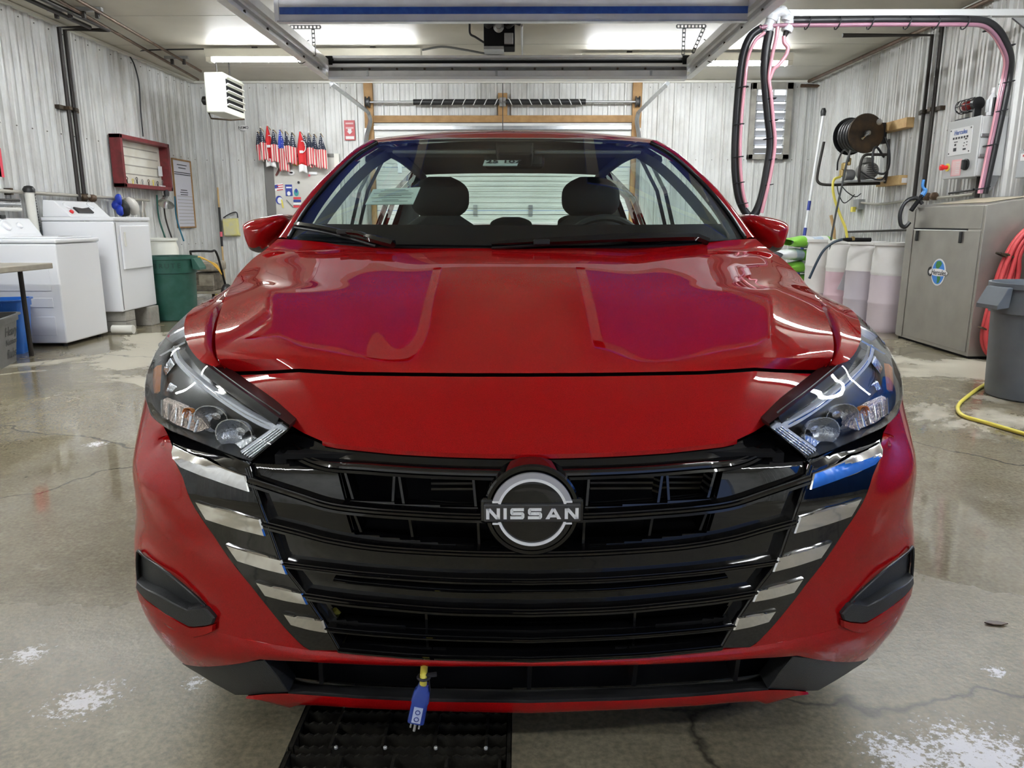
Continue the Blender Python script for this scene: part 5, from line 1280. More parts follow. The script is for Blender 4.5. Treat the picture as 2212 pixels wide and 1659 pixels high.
MB().prism([(x, wy0, z) for x, _, z in cpf], (0, wy1-wy0, 0)).build('console', M_white, ws, bevel=0.012, seg=3)
cd = Vector((0.82,0,0.57))
for y, r_ in ((6.47,0.030),(6.62,0.05),(6.80,0.03)): MB().lathe([(r_,0),(r_,0.012),(r_*0.85,0.02),(r_*0.6,0.022)], 20, frameM((wx0+0.105, y, 1.02), (0,1,0), (-0.57,0,0.82))).build('knob', M_white, ws, smooth=30)
MB().box((wx0+0.05, 6.66, 1.10), (0.05,0.06,0.03)).build('sensor_clip', M_black, ws, bevel=0.006)
for x in (wx0+0.06, wx1-0.06):
    for y in (wy0+0.06, wy1-0.06): MB().lathe([(0.02,0),(0.02,0.035)], 10, Matrix.Translation((x,y,0))).build('foot', M_black, ws)
for zz_ in ((0.10,0.26),(0.34,0.42),(0.48,0.72)): MB().bx((wx0+0.12, wy0-0.004, zz_[0]), (wx1-0.08, wy0, zz_[1])).build('side_emboss', M_white, ws, bevel=0.003)
dx0, dx1, dy0, dy1, dz = -4.52, -3.83, 7.22, 7.92, 0.20
dr = thing('tumble_dryer', 'white tumble dryer raised on concrete blocks', 'dryer', ((dx0+dx1)/2, (dy0+dy1)/2, dz))
MB().bx((dx0, dy0, dz), (dx1, dy1, 1.06)).build('cabinet', M_white, dr, bevel=0.012)
MB().bx((dx0, dy0-0.006, 1.063), (dx1+0.012, dy1+0.006, 1.10)).build('top', M_white, dr, bevel=0.012, seg=3)
MB().bx((dx1, dy0+0.09, 0.60), (dx1+0.018, dy1-0.04, 1.02)).build('door', M_white, dr, bevel=0.012, seg=3)
MB().bx((dx1+0.018, dy0+0.13, 0.82), (dx1+0.026, dy0+0.16, 0.96)).build('door_handle', M_offw, dr, bevel=0.006)
MB().bx((dx1, dy0+0.02, dz+0.02), (dx1+0.004, dy0+0.028, 1.05)).build('panel_seam', M_grey, dr)
MB().prism([(dx0+0.02, dy0, 1.10), (dx0+0.30, dy0, 1.10), (dx0+0.27, dy0, 1.13), (dx0+0.15, dy0, 1.25), (dx0+0.04, dy0, 1.26)], (0, dy1-dy0, 0)).build('console', M_white, dr, bevel=0.010, seg=3)
nrm_ = Vector((0.7,0,0.71))
for y, z, mt, nm, r_ in ((7.33,1.20,M_white,'knob',0.04),(7.30,1.145,M_red,'start_button',0.02),(7.75,1.21,M_white,'knob',0.04)): MB().lathe([(r_,0),(r_,0.012),(r_*0.8,0.02)], 18, frameM((dx0+0.15+(1.25-z)*1.0, y, z), (0,1,0), (-0.71,0,0.7))).build(nm, mt, dr, smooth=30)
o = MB().prism([(dx0+0.265, 7.40, 1.135), (dx0+0.265, 7.66, 1.135), (dx0+0.215, 7.66, 1.185), (dx0+0.222, 7.60, 1.178), (dx0+0.228, 7.52, 1.172), (dx0+0.215, 7.40, 1.185)], (0.012,0,0.012)); tag(o.build('glove_holder', M_black), 'curved black holder leaning on the dryer control panel', 'holder')
for k, (x, y, z, s3, lb_2) in enumerate(((-3.93,7.36,0.0,(0.19,0.19,0.098),'lower concrete block under the dryer corner next to the washing machine'),(-3.93,7.36,0.10,(0.19,0.19,0.098),'upper concrete block under the dryer corner next to the washing machine'),(-3.90,7.80,0.0,(0.19,0.19,0.195),'upright concrete block under the dryer beside the green bin'),(-4.42,7.36,0.0,(0.19,0.19,0.198),'concrete block at the rear of the dryer by the wall'),(-4.42,7.80,0.0,(0.19,0.19,0.198),'concrete block at the rear of the dryer near the green bin'))):
    t = MB(); t.box((x,y,z+s3[2]/2), s3); tag(t.build('concrete_block', M_conc, bevel=0.006), lb_2, 'block', 'concrete blocks under the dryer')
o = MB().lathe([(0.03,-0.10),(0.042,-0.10),(0.042,0.10),(0.03,0.10)], 16, Matrix.Translation((-3.80,7.13,0.044)) @ Matrix.Rotation(R(90), 4, 'Y') @ Matrix.Rotation(R(0),4,'X')); tag(o.build('pipe_offcut', M_offw, smooth=40), 'short white pipe offcut lying on the floor by the dryer', 'pipe')
tb = thing('work_table', 'weathered table top with dark metal legs beside the washing machine', 'table', (-4.1, 5.3, 0))
M_tt = mat('weathered_board', (0.36,0.33,0.27), 0.5, noise=(9, (0.27,0.245,0.20), 0.3, 0.7))
MB().bx((-4.5, 4.5, 0.69), (-3.74, 6.06, 0.735)).build('table_top', M_tt, tb, bevel=0.006)
for x, y in ((-4.40,4.65),(-3.92,4.65),(-4.40,5.92),(-3.92,5.92)): MB().tube([(x,y,0.0),(x,y,0.69)], 0.018, 8).build('leg', M_darkpipe, tb)
MB().tube([(-4.40,5.92,0.40),(-3.92,4.65,0.46)], 0.012, 6).build('brace', M_darkpipe, tb)
def tote(name, label, c, w_, d, h, rz, mt, handle=True):
    t = thing(name, label, 'bin', (c[0], c[1], 0), rz=rz); Mx = Matrix.Translation((c[0], c[1], 0)) @ Matrix.Rotation(rz, 4, 'Z')
    k = 0.82; V = []; lev = [(k,0.0),(k,0.012),(0.95,h*0.86),(1.0,h*0.86),(1.0,h-0.015),(1.07,h-0.012),(1.07,h),(0.97,h),(0.93,h*0.86),(k*0.95,0.02)]
    n = 24
    def ring(s_, z):
        out = []
        for q in range(n):
            a = 2*math.pi*q/n; ca, sa = math.cos(a), math.sin(a); e = 0.32
            out.append(Mx @ Vector((w_/2*s_*math.copysign(abs(ca)**e, ca), d/2*s_*math.copysign(abs(sa)**e, sa), z)))
        return out
    for s_, z in lev: V += ring(s_, z)
    f = [(i*n+q, i*n+(q+1)%n, (i+1)*n+(q+1)%n, (i+1)*n+q) for i in range(len(lev)-1) for q in range(n)]+[tuple(range(n-1,-1,-1)), tuple(range((len(lev)-1)*n, len(lev)*n))]
    MB().add(V, f).build('body', mt, t, smooth=35)
    if handle:
        for s_ in (-1, 1):
            mb = MB(); mb.box(Mx @ Vector((0, s_*d*0.555, h-0.03)), (w_*0.4, 0.02, 0.03), Mx.to_3x3()); mb.build('handle', mt, t, bevel=0.005)
    return t, Mx
rb = math.atan2(0.20, 0.66)
bt, bm_ = tote('storage_bin', 'grey plastic bin with handwriting in front of the blue bin', (-4.02, 5.47), 0.46, 0.60, 0.37, rb, M_grey)
F0 = bm_ @ Matrix(((0,0,1,0.204),(1,0,0,0.0),(0,1,0,0.0),(0,0,0,1)))
for tx, z, s_ in (('Heavy', 0.25, 0.10), ('Nutrison', 0.17, 0.065), ('Rubs', 0.08, 0.10)):
    text_mesh('handwriting', tx, s_, bm_ @ Matrix.Translation((0.193+0.075*(z-0.0)/0.37*0.42, 0.06, z)) @ Matrix(((0,0,1,0),(1,0,0,0),(0,1,0,0),(0,0,0,1))) @ Matrix.Rotation(R(6), 4, 'X'), mat('marker_ink', (0.07,0.07,0.07), 0.7), bt, shear=0.15)
tote('storage_bin', 'blue plastic recycling bin between the table and the washing machine', (-4.24, 6.09), 0.40, 0.36, 0.44, rb, M_blue)
tote('storage_bin', 'grey plastic bin with an orange rim mark under the table', (-3.98, 4.76), 0.42, 0.44, 0.40, rb, M_grey)
# things on the wall by the washer
t = thing('drain_standpipe', 'white plastic standpipe with black cap behind the washing machine', 'pipe', (-4.49, 7.12, 0))
MB().tube([(-4.50,7.11,0.0),(-4.51,7.09,1.33)], 0.040, 14).build('tube', M_offw, t, smooth=50); MB().lathe([(0.05,0),(0.052,0.03),(0.035,0.055),(0.01,0.062)], 14, Matrix.Translation((-4.51,7.09,1.32))).build('cap', M_black, t, smooth=50)
hp = [(-4.54,7.17+0.02*k/40, 1.31-0.5*k/40) for k in range(41)]
o = MB().tube(hp, [0.032 if k % 2 else 0.025 for k in range(41)], 10); tag(o.build('drain_hose', M_dgrey, smooth=50), 'grey corrugated drain hose beside the white standpipe', 'hose')
for k, (z, r_, mt, wd) in enumerate(((1.245,0.012,M_darkpipe,'upper dark'),(1.21,0.016,M_steel,'middle steel'),(1.165,0.018,M_offw,'lower pale'))): tag(MB().tube([(XL+0.07, 5.0, z), (XL+0.07, 6.98, z)], r_, 8).build('wall_rod', mt, smooth=50), wd+' rod held on the laundry wall behind the washing machine', 'rod')
mb = MB(); pts = [(-4.50+0.02*math.sin(k), 8.62+0.012*math.cos(2*k), 1.33-0.02*k) for k in range(10)]
mb.tube(cr(pts, 3), [0.02]+[0.035]*26+[0.03], 8, flat=1.4); tag(mb.build('rubber_glove', mat('blue_cloth', (0.015,0.045,0.42), 0.45), smooth=60), 'bright blue rubber glove hung on the wall over the dryer', 'glove')
mb = MB(); mb.tube(cr([(-4.52,8.74,1.30),(-4.51,8.75,1.22),(-4.50,8.77,1.12)], 4), [0.02,0.03,0.04,0.045,0.05,0.05,0.045,0.04,0.03], 8, flat=1.5); tag(mb.build('rubber_glove', M_dgrey, smooth=60), 'dark grey rubber glove hung on the wall over the dryer', 'glove')
mb = MB(); mb.tube(cr([(-4.52,8.88,1.33),(-4.49,8.92,1.24),(-4.48,8.96,1.14)], 4), [0.015,0.03,0.045,0.05,0.055,0.055,0.05,0.04,0.03], 8, flat=1.4); tag(mb.build('plastic_bag', mat('clear_bag', (0.62,0.60,0.56), 0.2), smooth=60), 'crumpled clear plastic bag hung beside the gloves', 'bag')
mb = MB(); 
for s_ in (-1, 1): mb.tube([(XL+0.06, 9.30, 1.30), (XL+0.06, 9.30+s_*0.02, 1.20), (XL+0.06, 9.30+s_*0.05, 1.06)], 0.010, 6)
tag(mb.build('shears', mat('pale_metal', (0.55,0.52,0.47), 0.4, 0.6), smooth=40), 'hand shears hanging open on the laundry wall', 'shears')
t = thing('work_lamp', 'clip-on work lamp with clear shade hung under the key board', 'lamp', (XL+0.1, 9.72, 1.25))
MB().lathe([(0.03,0.0),(0.05,-0.05),(0.10,-0.12),(0.105,-0.12),(0.055,-0.045)], 16, Matrix.Translation((XL+0.15, 9.78, 1.37)) @ Matrix.Rotation(R(-35), 4, 'X'), cap=False).build('shade', mat('shiny_shade', (0.6,0.6,0.58), 0.2, 0.8), t, smooth=40)
MB().lathe([(0.028,0),(0.034,0.06),(0.02,0.09)], 12, Matrix.Translation((XL+0.15, 9.76, 1.36))).build('socket', M_dgrey, t, smooth=40)
for k, (y, mt, wd) in enumerate(((9.62, mat('dark_green_cord', (0.02,0.09,0.07), 0.5), 'green'), (9.80, M_darkpipe, 'black'), (10.12, mat('teal_cord', (0.02,0.14,0.22), 0.5), 'teal'))): MB().tube(cr([(XL+0.10, y-0.02, 1.38), (XL+0.08, y+0.02, 1.1), (XL+0.13, y+0.06, 0.8)], 5), 0.010, 6).build('power_cord', mt, t, smooth=50)
# ------------------------------------------------------------------ green bin, barrel, generator, broom
def can(name, label, c, rt_, rb_, h, mt, txt=None, ang=0.0):
    t = thing(name, label, 'bin', (c[0], c[1], 0)); Mx = Matrix.Translation((c[0], c[1], 0))
    r1 = rt_*0.955
    MB().lathe([(rb_*0.96,0),(rb_,0.01),(rb_+(r1-rb_)*0.72,h*0.74),(r1+0.006,h*0.745),(rt_*0.985,h*0.95),(rt_*1.03,h*0.955),(rt_*1.03,h),(rt_*0.97,h),(rt_*0.94,h*0.95),(rb_*0.94,0.02)], 40, Mx).build('body', mt, t, smooth=35)
    for s_ in (0, 180):
        a = R(ang+s_); d = Vector((math.cos(a), math.sin(a), 0)); u = Vector((-d.y, d.x, 0)); b = Vector((c[0], c[1], 0))+d*rt_*0.98
        mb = MB(); q = [b-u*0.09+Vector((0,0,h*0.97)), b+u*0.09+Vector((0,0,h*0.97)), b+u*0.09+d*0.01+Vector((0,0,h*0.80)), b-u*0.09+d*0.01+Vector((0,0,h*0.80))]
        e = [q[0], q[3], q[3]+d*0.075-Vector((0,0,0.01)), q[3]+d*0.075+Vector((0,0,0.015)), q[0]+d*0.03]
        mb.prism(e, u*0.18); mb.build('handle', mt, t, bevel=0.004)
    if txt:
        a = R(txt[1])
        for i, ch in enumerate(txt[0]):
            aa = a+R((i-len(txt[0])/2+0.5)*txt[3]); d = Vector((math.cos(aa), math.sin(aa), 0)); p = Vector((c[0], c[1], h*txt[4]))+d*(rt_*0.985+0.001)
            text_mesh('embossed_letter', ch, txt[2], frameM(p, (-d.y, d.x, 0), (0,0,1)), mat(txt[5][0], txt[5][1], 0.5), t, bold=0.001)
    return t
can('waste_bin', 'dark green round waste bin beside the dryer', (-3.83, 8.28), 0.29, 0.245, 0.69, M_green, ('BRUTE', -70, 0.07, 12, 0.86, ('embossed_green', (0.006,0.035,0.028))), 0)
def drum(name, label, c, r_, h, mt, group=None, liquid=None, band=None):
    t = thing(name, label, 'drum', (c[0], c[1], 0), group); Mx = Matrix.Translation((c[0], c[1], 0))
    prof = [(r_*0.90,0),(r_*0.97,0.02),(r_,0.06),(r_,h*0.30),(r_*1.025,h*0.32),(r_*1.025,h*0.335),(r_,h*0.355),(r_,h*0.64),(r_*1.025,h*0.66),(r_*1.025,h*0.675),(r_,h*0.695),(r_*0.99,h*0.86),(r_*0.90,h*0.95),(r_*0.88,h*0.965),(r_*1.0,h*0.968),(r_*1.0,h),(r_*0.86,h),(r_*0.84,h*0.97)]
    if liquid:
        lv = liquid[0]*h; lo = [q for q in prof if q[1] <= lv]; rr_ = lerpt(lv, [(z, q) for q, z in prof[:13]]); 
        MB().lathe(lo+[(rr_, lv)], 32, Mx).build('liquid_body', liquid[1], t, smooth=35); MB().lathe([(rr_, lv)]+[q for q in prof if q[1] > lv], 32, Mx).build('upper_body', mt, t, smooth=35)
    else: MB().lathe(prof, 32, Mx).build('body', mt, t, smooth=35)
    return t
M_drum = mat('translucent_poly', (0.74,0.73,0.71), 0.35, noise=(4, (0.66,0.65,0.63), 0.3, 0.7))
drum('barrel', 'cream white open barrel holding cords behind the green bin', (-4.36, 9.25), 0.20, 0.86, mat('cream_poly', (0.76,0.76,0.68), 0.45))
g = thing('generator', 'dirty grey portable generator on wheels by the far wall', 'generator', (-4.0, 9.75, 0))
M_gen = mat('dirty_metal', (0.20,0.17,0.13), 0.6, 0.3, noise=(18, (0.08,0.07,0.055), 0.3, 0.6))
M_gen2 = mat('dusty_plate', (0.36,0.32,0.25), 0.6, noise=(14, (0.22,0.19,0.15), 0.3, 0.6))
MB().bx((-4.22,9.5,0.16), (-3.76,10.05,0.19)).build('base', M_gen2, g); MB().bx((-4.16,9.55,0.19), (-3.88,9.95,0.42)).build('engine', M_gen, g, bevel=0.02)
MB().bx((-4.12,9.52,0.44), (-3.84,9.95,0.56)).build('fuel_tank', M_gen2, g, bevel=0.03, seg=3); MB().bx((-4.05,9.53,0.26), (-3.86,9.55,0.40)).build('cover', M_gen2, g, bevel=0.008)
for k in range(4): MB().bx((-4.13,9.535,0.20+k*0.018), (-3.87,9.55,0.208+k*0.018)).build('cooling_fin', M_gen2, g)
for x in (-4.25,-3.73): MB().lathe([(0.05,-0.03),(0.13,-0.03),(0.14,-0.015),(0.14,0.015),(0.13,0.03),(0.05,0.03)], 20, Matrix.Translation((x,9.60,0.14)) @ Matrix.Rotation(R(90), 4, 'Y')).build('wheel', M_black, g, smooth=40)
MB().tube([(-4.05,9.95,0.0),(-4.05,9.95,0.17)], 0.02, 8).build('stand', M_gen, g)
MB().tube(cr([(-4.15,9.75,0.45),(-4.16,9.62,0.66),(-4.10,9.55,0.69),(-3.88,9.55,0.69),(-3.82,9.60,0.66),(-3.80,9.75,0.25)], 6), 0.014, 8).build('handle', M_black, g, smooth=50)
for k in range(3): MB().tube(cr([(-4.12,9.50,0.58+0.01*k),(-4.0,9.49,0.605+0.01*k),(-3.88,9.49,0.57),(-3.80,9.52,0.48+0.02*k),(-3.78,9.6,0.40)], 5), 0.008, 6).build('extension_cord', mat('orange_cord', (0.72,0.42,0.07), 0.4), g, smooth=50)
bt_ = thing('broom', 'upright broom with taped handle leaning on the far wall', 'broom', BW(486,622,0.06))
pa, pb_ = BW(470,405,0.06), BW(486,615,0.10)
MB().tube([pa, pa.lerp(pb_, 0.35)], 0.013, 8).build('handle', M_lwood, bt_); MB().tube([pa.lerp(pb_, 0.2), pa.lerp(pb_, 0.6)], 0.017, 8).build('grip', M_black, bt_); MB().tube([pa.lerp(pb_, 0.45), pa.lerp(pb_, 0.50)], 0.020, 8).build('tape', mat('pink_tape', (0.8,0.15,0.2), 0.5), bt_); MB().tube([pa.lerp(pb_, 0.6), pb_], 0.013, 8).build('lower_handle', M_lwood, bt_)
MB().box((pb_.x, pb_.y, pb_.z-0.10), (0.30,0.06,0.10)).build('brush', M_yel, bt_, bevel=0.01)
y1_, y2_ = BW(480,463,0.03), BW(521,511,0.03)
t = thing('yellow_bag', 'clear plastic bag of yellow cloth hung on the far wall', 'bag', (y1_+y2_)/2)
o = MB(); o.add([(y1_.x, YB-0.03, y1_.z-0.06), (y2_.x-0.02, YB-0.03, y1_.z-0.05), (y2_.x, YB-0.03, y2_.z), (y1_.x+0.02, YB-0.03, y2_.z-0.005), (y1_.x+0.01, YB-0.075, y1_.z-0.08), (y2_.x-0.03, YB-0.075, y1_.z-0.07), (y2_.x-0.01, YB-0.085, y2_.z+0.02), (y1_.x+0.02, YB-0.085, y2_.z+0.015)], [(0,1,2,3),(7,6,5,4),(0,4,5,1),(1,5,6,2),(2,6,7,3),(3,7,4,0)]); o.build('cloth', mat('yellow_cloth', (0.72,0.66,0.18), 0.6, noise=(12, (0.62,0.60,0.40), 0.3, 0.7)), t, bevel=0.012)
MB().tube(cr([(y1_.x+0.02, YB-0.05, y1_.z-0.05), (y1_.x+0.10, YB-0.04, y1_.z+0.0), (y2_.x-0.04, YB-0.05, y1_.z+0.03), (y2_.x-0.02, YB-0.05, y1_.z-0.05)], 5), 0.008, 6).build('strap', M_ink, t)

# ------------------------------------------------------------------ side door with stickers, flags, sign
da, db = BW(590,340,0.04), BW(722,340,0.04)
d2 = thing('door_2', 'pale grey door covered with small stickers under the row of flags', 'door', ((da.x+db.x)/2, YB-0.03, 0)); del d2['category']; d2['kind'] = 'structure'
MB().bx((da.x, YB-0.05, 0.02), (db.x, YB-0.012, da.z)).build('leaf', mat('door_grey', (0.60,0.585,0.54), 0.45, noise=(3, (0.50,0.485,0.45), 0.3, 0.7)), d2)
MB().bx((BW(573,340).x, YB-0.06, 0), (da.x, YB-0.012, da.z+0.05)).build('jamb', mat('jamb_grey', (0.16,0.155,0.145), 0.5), d2); MB().bx((db.x, YB-0.06, 0), (db.x+0.07, YB-0.012, da.z+0.05)).build('jamb', M_offw, d2); MB().bx((da.x, YB-0.06, da.z), (db.x, YB-0.012, da.z+0.05)).build('head_jamb', mat('jamb_grey'), d2)
_sk = [0.0505]
def stick(px, py, w_, h, mt, nm='sticker', rot=0.0, oval=False):
    _sk[0] += 0.0006; p = BW(px, py, _sk[0]); Mx = frameM(p, (math.cos(R(rot)),0,math.sin(R(rot))), (-math.sin(R(rot)),0,math.cos(R(rot))))
    if oval: return MB().lathe([(0.5,0),(0.5,0.002)], 20, Mx @ Matrix.Diagonal((w_,h,1,1))).build(nm, mt, d2)
    return MB().prism([Mx @ Vector((a*w_/2, b*h/2, 0)) for a, b in ((-1,-1),(1,-1),(1,1),(-1,1))], Vector((0,-0.002,0))).build(nm, mt, d2)
M_navy = mat('navy_print', (0.03,0.05,0.28), 0.5); M_sred = mat('red_print', (0.60,0.05,0.06), 0.5)
stick(602,404,0.13,0.09,M_paper,rot=8); stick(597,403,0.055,0.05,M_navy,rot=8)
for k in range(3): stick(605,400+k*5,0.09,0.012,M_sred,rot=8)
stick(624,411,0.10,0.16,M_navy); stick(624,418,0.05,0.06,M_paper,oval=True); stick(624,405,0.08,0.02,M_paper)
stick(640,416,0.07,0.10,mat('teal_print', (0.05,0.30,0.30), 0.5),oval=True); stick(640,412,0.04,0.06,M_navy,oval=True)
for k, mt in enumerate((M_sred, M_navy, M_paper, M_sred)): stick(642,428+k*6,0.11,0.03,mt)
stick(603,432,0.10,0.12,M_navy,oval=True); stick(605,433,0.075,0.09,M_paper,oval=True); stick(610,440,0.02,0.12,M_yel,rot=8); stick(626,440,0.012,0.14,M_grey,rot=40)
stick(629,373,0.10,0.07,M_paper,oval=True); stick(629,373,0.05,0.025,M_ink,oval=True); stick(645,394,0.035,0.035,M_ink,oval=True); stick(603,366,0.03,0.20,mat('brown_print', (0.10,0.03,0.025), 0.5),rot=-30); stick(640,353,0.09,0.06,M_yel); stick(665,352,0.09,0.05,M_yel); stick(676,374,0.12,0.04,M_paper); stick(668,379,0.03,0.03,mat('pink_tape'))
# flags
def stripes_mat():
    m = mat('flag_stripes', (0.7,0.06,0.08), 0.7); nt = m.node_tree; tc = nt.nodes.new('ShaderNodeTexCoord'); wv = nt.nodes.new('ShaderNodeTexWave'); wv.inputs['Scale'].default_value = 9.0; wv.bands_direction = 'X'
    r_ = nt.nodes.new('ShaderNodeValToRGB'); r_.color_ramp.interpolation = 'CONSTANT'; r_.color_ramp.elements[0].color = (0.60,0.05,0.07,1); r_.color_ramp.elements[1].position = 0.5; r_.color_ramp.elements[1].color = (0.72,0.64,0.58,1)
    nt.links.new(tc.outputs['Object'], wv.inputs['Vector']); nt.links.new(wv.outputs['Fac'], r_.inputs[0]); nt.links.new(r_.outputs[0], nt.nodes['Principled BSDF'].inputs['Base Color']); return m
def stars_mat(nm, col):
    m = mat(nm, col, 0.7); nt = m.node_tree; tc = nt.nodes.new('ShaderNodeTexCoord'); vo = nt.nodes.new('ShaderNodeTexVoronoi'); vo.inputs['Scale'].default_value = 38; vo.inputs['Randomness'].default_value = 0.25
    r_ = nt.nodes.new('ShaderNodeValToRGB'); r_.color_ramp.interpolation = 'CONSTANT'; r_.color_ramp.elements[0].color = (0.75,0.75,0.75,1); r_.color_ramp.elements[1].position = 0.27; r_.color_ramp.elements[1].color = (*col,1)
    nt.links.new(tc.outputs['Object'], vo.inputs['Vector']); nt.links.new(vo.outputs['Distance'], r_.inputs[0]); nt.links.new(r_.outputs[0], nt.nodes['Principled BSDF'].inputs['Base Color']); return m
M_str = stripes_mat(); M_can = stars_mat('flag_canton_dark', (0.025,0.03,0.055)); M_canb = stars_mat('flag_canton_blue', (0.03,0.06,0.42))
FLG = [(556,283,'us',0.9,(590-556)),(562,275,'us',1.0,8),(577,271,'red',1.2,4),(590,279,'us',1.0,2),(604,279,'blue',1.3,10),(616,282,'us',1.0,10),(630,285,'us',1.0,8),(648,283,'red',1.2,2),(656,290,'us',1.0,0),(666,286,'us',1.0,0),(678,288,'us',1.05,2),(692,287,'us',1.1,2)]
nu_ = 0
for k, (px, py, kd, s_, lean_) in enumerate(FLG):
    p = BW(px, py, 0.16+0.03*(k % 2)); us_i = k+1
    lab = ['small striped flag at the heater end of the flag row', 'small striped flag second in the row from the heater', 'red flag with a white ring, the one nearer the heater', 'small striped flag between a red flag and the bright blue starred one', 'larger striped flag with a bright blue starred corner', 'small striped flag right after the bright blue starred flag, towards the garage door', 'small striped flag just before the red flag nearer the garage door', 'red flag with a white ring, the one nearer the garage door', 'small striped flag partly tucked against the red flag, fourth from the garage door end', 'small striped flag third from the garage door end of the row', 'small striped flag second from the garage door end of the row', 'small striped flag at the garage door end of the row'][k]
    t = thing('hanging_flag', lab, 'flag', (p.x, p.y, p.z-0.3), 'flags hung above the side door')
    L_ = 0.42*s_; w_ = 0.115*s_
    MB().tube([p+Vector((0,0.14,-0.04)), p+Vector((0,0,0))], 0.006, 6).build('stick', M_lwood, t); MB().lathe([(0.001,-0.014),(0.012,-0.008),(0.015,0),(0.012,0.008),(0.001,0.014)], 8, Matrix.Translation(p)).build('tip', M_offw, t, smooth=60)
    def cloth(f0, f1, n=10):
        rows_ = []
        for i in range(n+1):
            f = f0+(f1-f0)*i/n; ww = w_*min(1.0, 0.10+f*1.9)*(0.92+0.1*math.sin(5*f+k)); z = p.z-0.01-L_*f; xo = (0.03+0.025*math.sin(k*1.7))*f
            rows_.append([Vector((p.x+xo+ww*(u-0.5), p.y-0.008+0.012*math.sin(u*9+k+3*f)*min(1, f*3), z-0.05*abs(u-0.4)*(1 if f > 0.9 else f))) for u in np.linspace(0, 1, 9)])
        return MB().grid(rows_)
    if kd == 'red':
        cloth(0.0, 0.86, 14).build('cloth', mat('red_cloth', (0.62,0.025,0.03), 0.7), t, smooth=60, solid=0.002); cloth(0.86, 1.06, 4).build('white_hem', M_paper, t, smooth=60, solid=0.002)
        rc = Vector((p.x+0.03, p.y-0.028, p.z-L_*0.42)); MB().tube([rc+Vector((0.045*math.cos(a), 0, 0.075*math.sin(a))) for a in np.linspace(-1.9, 1.9, 16)], 0.006, 5).build('ring_print', M_paper, t); MB().box(rc+Vector((-0.02,0,-0.07)), (0.05,0.004,0.035)).build('ring_print', M_paper, t)
    else:
        cloth(0.0, 0.45).build('canton', M_canb if kd == 'blue' else M_can, t, smooth=60, solid=0.002); o = cloth(0.45, 1.0, 12).build('stripes', M_str, t, smooth=60, solid=0.002)
p0, p1 = BW(745,303,0.03), BW(766,260,0.03)
sg = thing('wall_sign', 'small red instruction sign with a white hand symbol near the garage door', 'sign', ((p0.x+p1.x)/2, YB-0.03, p0.z))
MB().bx((p0.x, YB-0.034, p0.z), (p1.x, YB-0.024, p1.z)).build('plate', mat('sign_red', (0.42,0.03,0.04), 0.4), sg)
cxs = (p0.x+p1.x)/2; hh = p1.z-p0.z; ww = p1.x-p0.x
MB().bx((p0.x+0.015, YB-0.036, p0.z+0.015), (p1.x-0.015, YB-0.034, p0.z+0.055)).build('white_strip', M_paper, sg)
for k in range(2): MB().bx((p0.x+0.02, YB-0.036, p1.z-0.055-0.06*k), (p1.x-0.02, YB-0.034, p1.z-0.03-0.06*k)).build('lettering', mat('sign_pink', (0.66,0.40,0.40), 0.5), sg)
MB().prism([(cxs-0.025,YB-0.034,p0.z+0.16),(cxs-0.025,YB-0.034,p0.z+0.12),(cxs-0.04,YB-0.034,p0.z+0.12),(cxs,YB-0.034,p0.z+0.08),(cxs+0.04,YB-0.034,p0.z+0.12),(cxs+0.025,YB-0.034,p0.z+0.12),(cxs+0.025,YB-0.034,p0.z+0.16)], (0,-0.002,0)).build('hand_symbol', M_paper, sg)

# ================================================================== soap side (right)
# louvred vent
v0, v1 = BW(1612,345,0.02), BW(1712,180,0.02)
vt = thing('wall_vent', 'louvred metal wall vent behind the hanging hoses', 'vent', ((v0.x+v1.x)/2, YB-0.03, v0.z))
M_vent = mat('dirty_vent', (0.40,0.38,0.34), 0.5, noise=(8, (0.26,0.25,0.22), 0.3, 0.7))
for a, b in (((v0.x, v0.z), (v1.x, v0.z+0.07)), ((v0.x, v1.z-0.09), (v1.x, v1.z)), ((v0.x, v0.z), (v0.x+0.07, v1.z)), ((v1.x-0.09, v0.z), (v1.x, v1.z))): MB().bx((a[0], YB-0.09, a[1]), (b[0], YB-0.012, b[1])).build('frame_side', M_vent, vt, bevel=0.006)
MB().bx((v0.x+0.06, YB-0.022, v0.z+0.06), (v1.x-0.08, YB-0.015, v1.z-0.08)).build('daylight_panel', mat('vent_daylight', (0.9,0.92,1.0), 0.5, emit=(0.80,0.88,1.0), es=1.6), vt)
for k in range(7):
    z = v0.z+0.12+k*(v1.z-v0.z-0.25)/6.6; MB().box(((v0.x+v1.x)/2-0.01, YB-0.055, z), (v1.x-v0.x-0.17, 0.012, 0.095), Matrix.Rotation(R(48), 3, 'X')).build('blade', mat('vent_blade', (0.42,0.42,0.43), 0.4), vt); MB().tube([(v0.x+0.07, YB-0.085, z-0.05), (v1.x-0.05, YB-0.085, z-0.05)], 0.006, 5).build('blade_rod', M_steel, vt)
